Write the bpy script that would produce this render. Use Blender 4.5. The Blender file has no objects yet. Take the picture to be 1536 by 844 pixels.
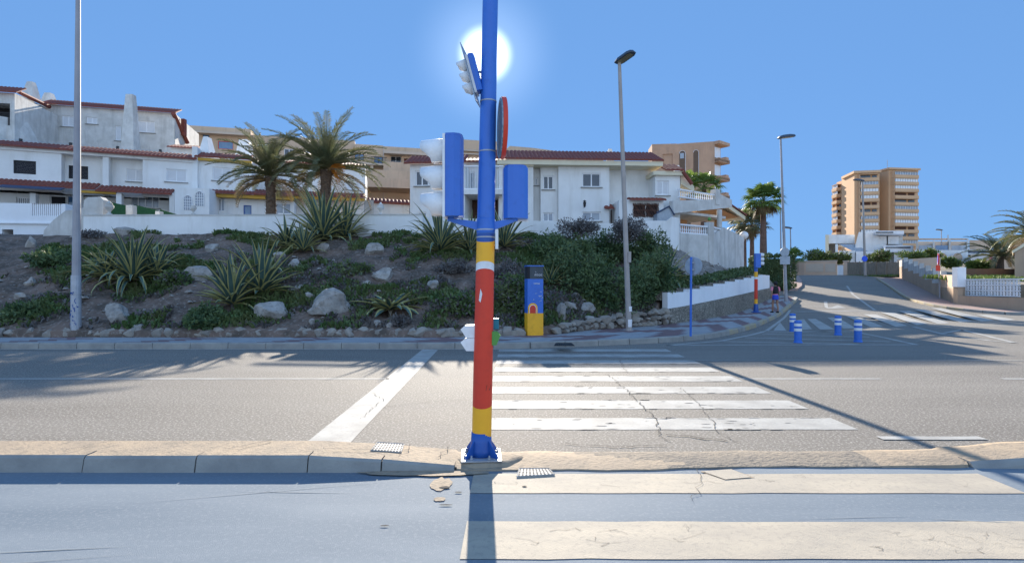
import bpy, math, random
from mathutils import Vector, Matrix, noise
R = math.radians
PI = math.pi
sc = bpy.context.scene
# ------------------------------------------------------------------ camera, sky, sun, exposure
CH = 1.63
cam_d = bpy.data.cameras.new('camera'); cam = bpy.data.objects.new('camera', cam_d)
sc.collection.objects.link(cam); sc.camera = cam
cam.location = (0, 0, CH); cam.rotation_euler = (R(90), 0, 0)
cam_d.sensor_width = 36; cam_d.lens = 36*800/1536; cam_d.shift_y = 5/1536
cam_d.clip_start = .05; cam_d.clip_end = 6000

SUN_EL = math.atan(344/math.hypot(800, 40)); SUN_AZ = math.atan2(-40, 800)   # azimuth from +Y towards +X
sdir = Vector((math.sin(SUN_AZ)*math.cos(SUN_EL), math.cos(SUN_AZ)*math.cos(SUN_EL), math.sin(SUN_EL)))
w = bpy.data.worlds.new('World'); sc.world = w; w.use_nodes = True
nt = w.node_tree; nt.nodes.clear()
def N(t, **k):
    n = nt.nodes.new(t)
    for a, b in k.items(): setattr(n, a, b)
    return n
L = nt.links.new
sky = N('ShaderNodeTexSky', sky_type='NISHITA'); sky.sun_disc = False
sky.sun_elevation = SUN_EL; sky.sun_rotation = SUN_AZ
sky.air_density = 1.0; sky.dust_density = 0.0; sky.ozone_density = 3.0; sky.altitude = 0
bg = N('ShaderNodeBackground'); bg.inputs[1].default_value = 0.145
out = N('ShaderNodeOutputWorld')
tc = N('ShaderNodeTexCoord')
dot = N('ShaderNodeVectorMath', operation='DOT_PRODUCT'); dot.inputs[1].default_value = sdir
L(tc.outputs['Generated'], dot.inputs[0])
# dim the sun's half of the sky a little against the other half (a clear winter sky)
side = N('ShaderNodeMapRange'); side.inputs[1].default_value = -1; side.inputs[2].default_value = .6
side.inputs[3].default_value = 3.3; side.inputs[4].default_value = 0.80
L(dot.outputs['Value'], side.inputs[0])
hs = N('ShaderNodeGamma'); hs.inputs[1].default_value = .2
L(sky.outputs[0], hs.inputs[0])
tint = N('ShaderNodeMix', data_type='RGBA', blend_type='MULTIPLY'); tint.inputs[0].default_value = 1

tm = N('ShaderNodeMix', data_type='RGBA'); tm.inputs[6].default_value = (.62, .78, 1.03, 1); tm.inputs[7].default_value = (.53, 1.06, 1.98, 1)
tmr = N('ShaderNodeMapRange'); tmr.inputs[1].default_value = -.55; tmr.inputs[2].default_value = .3; L(dot.outputs['Value'], tmr.inputs[0]); L(tmr.outputs[0], tm.inputs[0])
L(tm.outputs[2], tint.inputs[7])
L(hs.outputs[0], tint.inputs[6])
mul = N('ShaderNodeVectorMath', operation='SCALE'); L(tint.outputs[2], mul.inputs[0]); L(side.outputs[0], mul.inputs[3])
# the sun's own disc and the bright aureole round it
def glow(a0, a1, s, p):
    m = N('ShaderNodeMapRange'); m.interpolation_type = 'LINEAR'
    m.inputs[1].default_value = math.cos(R(a1)); m.inputs[2].default_value = math.cos(R(a0)); L(dot.outputs['Value'], m.inputs[0])
    q = N('ShaderNodeMath', operation='POWER'); L(m.outputs[0], q.inputs[0]); q.inputs[1].default_value = p
    r = N('ShaderNodeMath', operation='MULTIPLY'); L(q.outputs[0], r.inputs[0]); r.inputs[1].default_value = s
    return r
g1 = glow(1.3, 3.1, 6.0, 2.2); g2 = glow(2.0, 8.5, .6, 2.8)
ga = N('ShaderNodeMath', operation='ADD'); L(g1.outputs[0], ga.inputs[0]); L(g2.outputs[0], ga.inputs[1])
gc = N('ShaderNodeVectorMath', operation='SCALE'); gc.inputs[0].default_value = (.86, 1.0, 1.18); L(ga.outputs[0], gc.inputs[3])
ad = N('ShaderNodeVectorMath', operation='ADD'); L(mul.outputs[0], ad.inputs[0]); L(gc.outputs[0], ad.inputs[1])
L(ad.outputs[0], bg.inputs[0]); L(bg.outputs[0], out.inputs[0])

sun_d = bpy.data.lights.new('sun', 'SUN'); sun = bpy.data.objects.new('sun', sun_d); sc.collection.objects.link(sun)
sun_d.energy = 5.0; sun_d.angle = R(.53); sun_d.color = (1, .91, .78)
sun.rotation_euler = sdir.to_track_quat('Z', 'Y').to_euler(); sun.location = (0, 0, 30)
sc.view_settings.view_transform = 'Standard'; sc.view_settings.look = 'None'
sc.view_settings.exposure = 1.34; sc.view_settings.gamma = 1; sc.view_settings.use_curve_mapping = False
sc.cycles.max_bounces = 5; sc.cycles.diffuse_bounces = 3; sc.cycles.glossy_bounces = 2
sc.cycles.sample_clamp_indirect = 4

# ------------------------------------------------------------------ materials
def mat(name, c, c2=None, sc1=3.0, rough=.75, bump=0.0, bs=40.0, spec=.3, stain=None, stain_amt=0.0, metal=0.0,
        speck=None, speck_amt=0.0, speck_scale=120.0, stretch=None, contrast=(.35, .65), rough2=None, detail=6, trans=0.0):
    m = bpy.data.materials.new(name); m.use_nodes = True
    t = m.node_tree; b = t.nodes['Principled BSDF']
    b.inputs['Roughness'].default_value = rough; b.inputs['Specular IOR Level'].default_value = spec
    b.inputs['Metallic'].default_value = metal
    geo = t.nodes.new('ShaderNodeNewGeometry'); pos = geo.outputs['Position']
    c = (*c, 1); col = None
    def noise_(scale, vec=pos, det=detail, rgh=.6):
        n = t.nodes.new('ShaderNodeTexNoise'); n.inputs['Scale'].default_value = scale
        n.inputs['Detail'].default_value = det; n.inputs['Roughness'].default_value = rgh
        t.links.new(vec, n.inputs['Vector']); return n
    def ramp(src, lo, hi):
        r = t.nodes.new('ShaderNodeMapRange'); r.inputs[1].default_value = lo; r.inputs[2].default_value = hi
        t.links.new(src, r.inputs[0]); return r.outputs[0]
    def mix(f, a, bcol):
        x = t.nodes.new('ShaderNodeMix'); x.data_type = 'RGBA'
        if isinstance(f, float): x.inputs[0].default_value = f
        else: t.links.new(f, x.inputs[0])
        if isinstance(a, tuple): x.inputs[6].default_value = a
        else: t.links.new(a, x.inputs[6])
        x.inputs[7].default_value = bcol
        return x.outputs[2]
    col = c
    vec = pos
    if stretch:
        mp = t.nodes.new('ShaderNodeMapping'); mp.inputs['Scale'].default_value = stretch
        t.links.new(pos, mp.inputs['Vector']); vec = mp.outputs[0]
    if c2:
        f = ramp(noise_(sc1, vec).outputs[0], *contrast); col = mix(f, col, (*c2, 1))
        if rough2 is not None:
            rr = t.nodes.new('ShaderNodeMapRange'); rr.inputs[3].default_value = rough; rr.inputs[4].default_value = rough2
            t.links.new(f, rr.inputs[0]); t.links.new(rr.outputs[0], b.inputs['Roughness'])
    if speck:
        f = ramp(noise_(speck_scale, pos, 2).outputs[0], .52, .68)
        mm = t.nodes.new('ShaderNodeMath'); mm.operation = 'MULTIPLY'; mm.inputs[1].default_value = speck_amt
        t.links.new(f, mm.inputs[0]); col = mix(mm.outputs[0], col, (*speck, 1))
    if stain:
        mp = t.nodes.new('ShaderNodeMapping'); mp.inputs['Scale'].default_value = (1.6, 1.6, .28)
        t.links.new(pos, mp.inputs['Vector'])
        f = ramp(noise_(1.1, mp.outputs[0], 5, .65).outputs[0], .5, .72)
        mm = t.nodes.new('ShaderNodeMath'); mm.operation = 'MULTIPLY'; mm.inputs[1].default_value = stain_amt
        t.links.new(f, mm.inputs[0]); col = mix(mm.outputs[0], col, (*stain, 1))
    if isinstance(col, tuple): b.inputs['Base Color'].default_value = col
    else: t.links.new(col, b.inputs['Base Color'])
    if bump:
        bn = t.nodes.new('ShaderNodeBump'); bn.inputs['Strength'].default_value = bump; bn.inputs['Distance'].default_value = .02 if bs < 100 else .006
        t.links.new(noise_(bs, pos, 4).outputs[0], bn.inputs['Height']); t.links.new(bn.outputs[0], b.inputs['Normal'])
    if trans:
        b.inputs['Subsurface Weight'].default_value = 0
        tr = t.nodes.new('ShaderNodeBsdfTranslucent'); mx = t.nodes.new('ShaderNodeMixShader'); mx.inputs[0].default_value = trans
        if isinstance(col, tuple): tr.inputs[0].default_value = col
        else: t.links.new(col, tr.inputs[0])
        o = t.nodes['Material Output']
        t.links.new(b.outputs[0], mx.inputs[1]); t.links.new(tr.outputs[0], mx.inputs[2]); t.links.new(mx.outputs[0], o.inputs[0])
    return m
M = {}
M['asphalt'] = mat('asphalt', (.158, .142, .120), (.20, .182, .155), .5, .8, .8, 170, .12, speck=(.42, .39, .35), speck_amt=.8, speck_scale=38, rough2=.85, stretch=(.25, 1.3, 1))
M['blueroad'] = mat('blue grey road coating', (.135, .168, .198), (.19, .222, .248), .8, .8, .6, 150, .12, speck=(.24, .26, .28), speck_amt=.45, speck_scale=34, stretch=(.3, 1.5, 1))
M['paint'] = mat('worn white road paint', (.41, .40, .365), (.30, .29, .265), 2.2, .75, .6, 150, .12, speck=(.28, .27, .25), speck_amt=.55, speck_scale=22)
M['paintwarm'] = mat('cream road paint', (.45, .39, .30), (.35, .31, .25), 2.5, .75, .7, 130, .12, speck=(.27, .245, .205), speck_amt=.4, speck_scale=24, stretch=(.5, 1.4, 1))
M['yellowpaint'] = mat('faded yellow kerb paint', (.40, .31, .17), (.31, .285, .24), 2.0, .8)
M['concrete'] = mat('worn beige concrete', (.37, .285, .195), (.28, .225, .165), 2.4, .85, .5, 30, .2, speck=(.16, .14, .11), speck_amt=.5, speck_scale=12)
M['patch'] = mat('rough mortar patch', (.27, .225, .17), (.19, .165, .135), 3, .9, .9, 25, .2, speck=(.1, .09, .08), speck_amt=.6, speck_scale=20)
M['kerb'] = mat('grey concrete kerb stone', (.33, .315, .28), (.25, .24, .22), 3, .85, .4, 40, .2)
M['crack'] = mat('dark crack', (.06, .055, .05), rough=1)
M['paving'] = mat('pale paving tile', (.36, .355, .35), (.27, .27, .27), 3, .8, .2, 30, .2, speck=(.25, .25, .26), speck_amt=.5, speck_scale=9)
M['redpaving'] = mat('dark red paving tile', (.22, .13, .125), (.17, .115, .11), 2, .8, .2, 30, .2)
M['pinkpave'] = mat('pink pavement', (.36, .25, .21), (.30, .22, .19), 2, .85, .2, 30, .2)
M['soil'] = mat('stony hillside soil', (.19, .135, .105), (.10, .078, .062), 1.6, .95, .9, 9, .1, speck=(.30, .25, .21), speck_amt=.55, speck_scale=9, contrast=(.4, .6))
M['scree'] = mat('rocky scree', (.26, .22, .185), (.16, .14, .12), 1.4, .95, 1.0, 6, .1, speck=(.4, .36, .32), speck_amt=.7, speck_scale=5)
M['ground'] = mat('dry ground', (.24, .2, .15), (.17, .15, .11), .3, .95)
M['rock'] = mat('grey limestone', (.40, .37, .33), (.25, .23, .205), 3.5, .9, .9, 9, .2, speck=(.14, .13, .12), speck_amt=.5, speck_scale=11)
M['rubble'] = mat('rubble stone', (.34, .30, .25), (.22, .20, .175), 2.2, .9, .8, 12, .2)
M['grout'] = mat('dark mortar', (.10, .09, .08), (.06, .055, .05), 5, .95)
M['white'] = mat('white render', (.80, .79, .76), (.72, .71, .68), .8, .85, .12, 25, .2, stain=(.55, .52, .46), stain_amt=.45)
M['cleanwhite'] = mat('white paint', (.82, .82, .82), (.76, .76, .76), 1.0, .7, 0, 20, .3, stain=(.62, .6, .56), stain_amt=.25)
M['dirtywhite'] = mat('weathered white render', (.64, .62, .58), (.5, .48, .44), 1.3, .9, .3, 20, .2, stain=(.33, .31, .28), stain_amt=.7)
M['cream'] = mat('cream render', (.74, .66, .48), (.66, .58, .42), 1, .85, .1, 25, .2)
M['ochre'] = mat('ochre painted beam', (.62, .36, .06), (.5, .3, .06), 1, .8)
M['tan'] = mat('tan render', (.62, .45, .31), (.54, .39, .27), .3, .9, 0, 25, .2, stain=(.3, .23, .18), stain_amt=.4)
M['tanlight'] = mat('pale tan render', (.6, .48, .37), (.52, .42, .33), .4, .9)
M['brickorange'] = mat('orange brown brick', (.55, .34, .22), (.46, .29, .19), .5, .9, 0, 25, .2, stain=(.27, .18, .13), stain_amt=.4)
M['brickdark'] = mat('dark brown render', (.15, .10, .07), rough=.9)
M['towerbrick'] = mat('yellow brown brick', (.68, .43, .25), (.60, .38, .22), .12, .9)
M['terrasoffit'] = mat('orange render', (.55, .30, .14), (.45, .25, .13), 1, .85, stain=(.25, .15, .09), stain_amt=.5)
M['gardenwall'] = mat('sand coloured garden wall', (.46, .33, .225), (.38, .28, .2), .8, .9, .2, 20, .2, stain=(.28, .21, .15), stain_amt=.5)
M['salmon'] = mat('salmon render', (.68, .48, .34), (.6, .42, .30), .7, .9)
M['tile'] = mat('terracotta roof tile', (.24, .062, .04), (.15, .045, .035), 5, .75, .3, 15, .3, speck=(.3, .12, .08), speck_amt=.4, speck_scale=5)
M['frame'] = mat('white window frame', (.80, .80, .80), rough=.5)
M['shutter'] = mat('white slatted shutter', (.74, .74, .74), (.68, .68, .68), 2, .6)
M['glass'] = mat('dark window glass', (.025, .035, .05), (.05, .06, .075), .8, .08, spec=.8)
M['curtain'] = mat('pale curtain behind glass', (.22, .25, .30), (.34, .38, .42), 1.2, .15, spec=.7)
M['blueglass'] = mat('blue reflecting glass', (.06, .14, .26), (.12, .22, .36), 1, .08, spec=.8)
M['iron_grate'] = mat('worn cast iron', (.42, .41, .38), (.30, .29, .27), 12, .7)
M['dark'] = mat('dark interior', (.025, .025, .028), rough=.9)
M['darkshut'] = mat('dark slatted shutter', (.04, .04, .045), (.03, .03, .034), 3, .7)
M['iron'] = mat('black iron', (.02, .02, .022), rough=.5)
M['brown'] = mat('brown wood', (.10, .045, .03), (.14, .07, .05), 4, .7)
M['greynet'] = mat('green artificial hedge', (.03, .10, .04), (.02, .07, .03), 15, .95, .5, 50)
M['awning'] = mat('dark blue awning', (.05, .07, .12), rough=.8)
M['blue'] = mat('glossy blue paint', (.035, .155, .56), (.03, .135, .50), 1.5, .38, .05, 30, .5, speck=(.02, .06, .22), speck_amt=.18, speck_scale=9, stain=(.02, .06, .22), stain_amt=.12)
M['deepblue'] = mat('deep blue paint', (.014, .085, .34), (.012, .07, .28), 3, .4, .1, 30, .5)
M['yellow'] = mat('orange yellow paint', (.95, .47, .02), (.88, .42, .02), 2, .45, .05, 30, .4, speck=(.35, .16, .02), speck_amt=.18, speck_scale=9, stain=(.35, .16, .02), stain_amt=.12)
M['red'] = mat('bright red paint', (.70, .05, .02), (.62, .045, .02), 2, .45, .05, 30, .4, speck=(.36, .04, .02), speck_amt=.18, speck_scale=9, stain=(.36, .04, .02), stain_amt=.12)
M['whitepaint'] = mat('white enamel', (.84, .82, .80), (.70, .69, .68), 6, .45, .05, 20, .4, speck=(.5, .42, .33), speck_amt=.12, speck_scale=30)
M['galv'] = mat('galvanised steel', (.42, .43, .45), (.34, .35, .37), 5, .5, .05, 20, .5, metal=.3)
M['polegrey'] = mat('grey painted pole', (.34, .33, .34), (.28, .27, .28), 2, .6, .05, 20, .4)
M['poletan'] = mat('beige galvanised pole', (.40, .35, .31), (.33, .29, .26), 2, .6, .05, 20, .4)
M['lamphead'] = mat('dark blue grey lamp housing', (.04, .06, .09), rough=.4, spec=.5)
M['lampglass'] = mat('frosted lamp glass', (.22, .20, .13), rough=.2, spec=.6)
M['signgrey'] = mat('grey back of a road sign', (.36, .40, .44), (.28, .32, .36), 6, .5, metal=.2)
M['tealgrey'] = mat('blotchy teal grey sign back', (.12, .22, .26), (.30, .37, .40), 35, .6, contrast=(.45, .55))
M['green'] = mat('green lens hood', (.10, .28, .06), rough=.5)
M['teal'] = mat('teal glass', (.02, .20, .28), rough=.3)
M['darkgrey'] = mat('dark grey panel', (.07, .085, .095), (.05, .06, .07), 4, .6)
M['bark'] = mat('palm bark', (.16, .12, .09), (.08, .06, .045), 9, .95, 1.0, 14, .1, stretch=(1, 1, 2.5))
M['barkred'] = mat('smooth palm trunk', (.20, .13, .10), (.12, .08, .065), 4, .95, .5, 14, .1)
M['frond'] = mat('dark green palm leaf', (.095, .12, .055), (.19, .18, .09), .9, .5, spec=.35, trans=.28)
M['frondold'] = mat('dry brown palm leaf', (.26, .19, .10), (.18, .14, .07), 1.4, .7, trans=.25)
M['fan'] = mat('bright green fan palm leaf', (.08, .15, .03), (.16, .22, .05), 1.2, .5, trans=.35)
M['fruit'] = mat('orange date stalk', (.55, .22, .03), rough=.8)
M['agave'] = mat('blue green agave', (.075, .13, .105), (.05, .095, .085), 2.5, .5, spec=.4)
M['agavey'] = mat('yellow leaf margin', (.40, .37, .14), (.30, .29, .12), 2.5, .55)
M['agavedry'] = mat('dry agave leaf', (.24, .19, .13), (.16, .13, .09), 4, .85)
M['leafdark'] = mat('dark shrub leaf', (.055, .105, .045), (.13, .17, .07), 1.1, .6, trans=.2)
M['leafgrey'] = mat('grey purple twig shrub', (.11, .10, .10), (.16, .145, .13), 1.8, .9)
M['leafgreen'] = mat('green ground cover leaf', (.075, .14, .04), (.15, .175, .07), 1.2, .7, trans=.15)
M['leafyellow'] = mat('yellow green leaf', (.12, .18, .04), (.18, .22, .05), 1.4, .6, trans=.2)
M['leafolive'] = mat('olive conifer leaf', (.09, .105, .045), (.13, .13, .06), 1.2, .7, trans=.15)
M['skin'] = mat('tanned skin', (.36, .20, .13), rough=.6)
M['hair'] = mat('black hair', (.015, .012, .012), rough=.5)
M['pink'] = mat('pink sports top', (.70, .22, .28), rough=.8)
M['black'] = mat('black cloth', (.02, .02, .022), rough=.8)
M['royal'] = mat('royal blue cloth', (.04, .08, .50), rough=.8)
M['fence'] = mat('weathered wood fence', (.30, .25, .19), (.2, .17, .13), 3, .9, .2, 20, stretch=(4, 4, .6))
M['roundblue'] = mat('blue sign face', (.02, .10, .70), rough=.4)

def rubble_mat():
    m = mat('rubble masonry', (.50, .44, .35), (.36, .32, .26), 2.5, .9, .4, 20, .15); t = m.node_tree; b = t.nodes['Principled BSDF']
    geo = t.nodes.new('ShaderNodeNewGeometry'); mp = t.nodes.new('ShaderNodeMapping'); mp.inputs['Scale'].default_value = (2.3, 2.3, 3.8); t.links.new(geo.outputs['Position'], mp.inputs['Vector'])
    nz = t.nodes.new('ShaderNodeTexNoise'); nz.inputs['Scale'].default_value = 1.5; t.links.new(mp.outputs[0], nz.inputs['Vector'])
    ad = t.nodes.new('ShaderNodeVectorMath'); ad.operation = 'MULTIPLY_ADD'; ad.inputs[1].default_value = (.5, .5, .5); t.links.new(nz.outputs[1], ad.inputs[0]); t.links.new(mp.outputs[0], ad.inputs[2])
    v = t.nodes.new('ShaderNodeTexVoronoi'); v.feature = 'DISTANCE_TO_EDGE'; t.links.new(ad.outputs[0], v.inputs['Vector'])
    r = t.nodes.new('ShaderNodeMapRange'); r.inputs[1].default_value = .02; r.inputs[2].default_value = .13; t.links.new(v.outputs['Distance'], r.inputs[0])
    v2 = t.nodes.new('ShaderNodeTexVoronoi'); t.links.new(ad.outputs[0], v2.inputs['Vector'])
    hs_ = t.nodes.new('ShaderNodeSeparateColor'); t.links.new(v2.outputs['Color'], hs_.inputs[0])
    rr = t.nodes.new('ShaderNodeMapRange'); rr.inputs[3].default_value = .6; rr.inputs[4].default_value = 1.25; t.links.new(hs_.outputs[0], rr.inputs[0])
    src = b.inputs['Base Color'].links[0].from_socket
    sc_ = t.nodes.new('ShaderNodeVectorMath'); sc_.operation = 'SCALE'; t.links.new(src, sc_.inputs[0]); t.links.new(rr.outputs[0], sc_.inputs[3])
    mx = t.nodes.new('ShaderNodeMix'); mx.data_type = 'RGBA'; mx.inputs[6].default_value = (.17, .15, .12, 1); t.links.new(r.outputs[0], mx.inputs[0]); t.links.new(sc_.outputs[0], mx.inputs[7]); t.links.new(mx.outputs[2], b.inputs['Base Color'])
    bn = t.nodes.new('ShaderNodeBump'); bn.inputs['Strength'].default_value = .9; bn.inputs['Distance'].default_value = .05; t.links.new(r.outputs[0], bn.inputs['Height'])
    t.links.new(b.inputs['Normal'].links[0].from_socket, bn.inputs['Normal']); t.links.new(bn.outputs[0], b.inputs['Normal'])
    return m
M['rubblewall'] = rubble_mat()
M['scuff'] = mat('pale tyre scuff', (.20, .235, .265), (.17, .205, .24), 8, .85)
M['plastercrack'] = mat('crack in cream road paint', (.19, .175, .15), rough=.95)
M['wear'] = mat('worn paint showing grey asphalt', (.24, .23, .21), (.30, .285, .26), 20, .85)
# ------------------------------------------------------------------ helpers
class MB:
    def __init__(s): s.v = []; s.f = []; s.m = []; s.smooth = False
    def add(s, vs, fs, mi=0):
        o = len(s.v); s.v.extend([tuple(x) for x in vs])
        for f in fs: s.f.append(tuple(i+o for i in f)); s.m.append(mi)
        return s
    def box(s, x0, x1, y0, y1, z0, z1, mi=0, T=None):
        vs = [Vector(p) for p in ((x0,y0,z0),(x1,y0,z0),(x1,y1,z0),(x0,y1,z0),(x0,y0,z1),(x1,y0,z1),(x1,y1,z1),(x0,y1,z1))]
        if T: vs = [T @ v for v in vs]
        return s.add(vs, [(0,3,2,1),(4,5,6,7),(0,1,5,4),(1,2,6,5),(2,3,7,6),(3,0,4,7)], mi)
    def prism(s, poly, z0, z1, mi=0, T=None):      # poly (x,y) ccw; z may be lists
        n = len(poly)
        a = z0 if isinstance(z0, (list, tuple)) else [z0]*n
        b = z1 if isinstance(z1, (list, tuple)) else [z1]*n
        vs = [Vector((p[0], p[1], a[i])) for i, p in enumerate(poly)] + [Vector((p[0], p[1], b[i])) for i, p in enumerate(poly)]
        if T: vs = [T @ v for v in vs]
        fs = [tuple(range(n))[::-1], tuple(range(n, 2*n))] + [(i, (i+1) % n, n+(i+1) % n, n+i) for i in range(n)]
        return s.add(vs, fs, mi)
    def tube(s, pts, rad, n=8, mi=0, cap=True):
        pts = [Vector(p) for p in pts]
        if not isinstance(rad, (list, tuple)): rad = [rad]*len(pts)
        vs = []; up = None
        for i, p in enumerate(pts):
            t = (pts[min(i+1, len(pts)-1)] - pts[max(i-1, 0)]).normalized()
            if up is None: up = Vector((0, 0, 1)) if abs(t.z) < .9 else Vector((0, 1, 0))
            a = t.cross(up).normalized(); b = a.cross(t).normalized(); up = b
            for k in range(n):
                q = 2*PI*k/n; vs.append(p + rad[i]*(a*math.cos(q)+b*math.sin(q)))
        fs = []
        for i in range(len(pts)-1):
            for k in range(n):
                fs.append((i*n+k, i*n+(k+1) % n, (i+1)*n+(k+1) % n, (i+1)*n+k))
        if cap: fs += [tuple(range(n)), tuple(range((len(pts)-1)*n, len(pts)*n))[::-1]]
        return s.add(vs, fs, mi)
    def lathe(s, prof, c=(0,0,0), n=16, mi=0, T=None):   # prof (r,z)
        vs = []
        for r, z in prof:
            for k in range(n):
                q = 2*PI*k/n; v = Vector((r*math.cos(q), r*math.sin(q), z)); 
                if T: v = T @ v
                vs.append(v + Vector(c))
        fs = [(i*n+k, i*n+(k+1) % n, (i+1)*n+(k+1) % n, (i+1)*n+k) for i in range(len(prof)-1) for k in range(n)]
        fs += [tuple(range(n))[::-1], tuple(range((len(prof)-1)*n, len(prof)*n))]
        return s.add(vs, fs, mi)
    def quad(s, a, b, c, d, mi=0): return s.add([a, b, c, d], [(0,1,2,3)], mi)
    def build(s, name, mats, parent=None, origin=None, smooth=False):
        if origin is None: origin = Vector(parent['wo']) if parent is not None else Vector((0, 0, 0))
        origin = Vector(origin)
        me = bpy.data.meshes.new(name)
        me.from_pydata([(a-origin.x, b-origin.y, c-origin.z) for a, b, c in s.v], [], s.f)
        if not isinstance(mats, (list, tuple)): mats = [mats]
        for m in mats: me.materials.append(m)
        if len(mats) > 1: me.polygons.foreach_set('material_index', s.m)
        if smooth: me.polygons.foreach_set('use_smooth', [True]*len(s.f))
        me.update()
        o = bpy.data.objects.new(name, me); sc.collection.objects.link(o)
        if parent is not None: o.parent = parent
        else: o.location = origin
        o['wo'] = tuple(origin)
        return o
def thing(name, label, cat, loc, group=None):
    o = bpy.data.objects.new(name, None); sc.collection.objects.link(o)
    o.empty_display_size = .3
    o.location = loc; o['wo'] = tuple(loc); o['label'] = label; o['category'] = cat
    if group: o['group'] = group
    return o
def tag(o, label, cat, group=None, kind=None):
    o['label'] = label; o['category'] = cat
    if group: o['group'] = group
    if kind: o['kind'] = kind
    return o
def struct(o): o['kind'] = 'structure'; return o
def copy_tree(o, parent=None, loc=None, rz=None, scale=None, label=None, group=None):
    c = o.copy(); sc.collection.objects.link(c)
    if parent is not None: c.parent = parent
    for ch in list(o.children): copy_tree(ch, c)
    if loc is not None: c.location = loc
    if rz is not None: c.rotation_euler = (0, 0, rz)
    if scale is not None: c.scale = (scale,)*3 if not isinstance(scale, tuple) else scale
    if label: c['label'] = label
    if group: c['group'] = group
    return c
def sm(a, b, x):
    t = min(1, max(0, (x-a)/(b-a))); return t*t*(3-2*t)
def lerp(a, b, t): return a+(b-a)*t
def zs(Y):       # height of the street surface
    if Y < 25: return 0
    if Y < 31: return .09*(Y-25)**2/12
    if Y < 55: return .27+.09*(Y-31)
    if Y < 62: 
        u = Y-55; return 2.43+.09*u-.09*u*u/14
    return 2.43+.315+(Y-62)*.004 if Y < 400 else 2.745+1.352
def P(x, y, D): return Vector(((x-768)/800*D, D, CH-(y-427)/800*D))
def G(x, y, dz=0):     # where a line of sight meets the street surface raised by dz
    D = 2.0; step = .05
    while D < 120:
        if CH-(y-427)/800*D <= zs(D)+dz: break
        D += step
    return Vector(((x-768)/800*D, D, zs(D)+dz))
def depth_for(y, z): return (CH-z)*800/(y-427)

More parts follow.
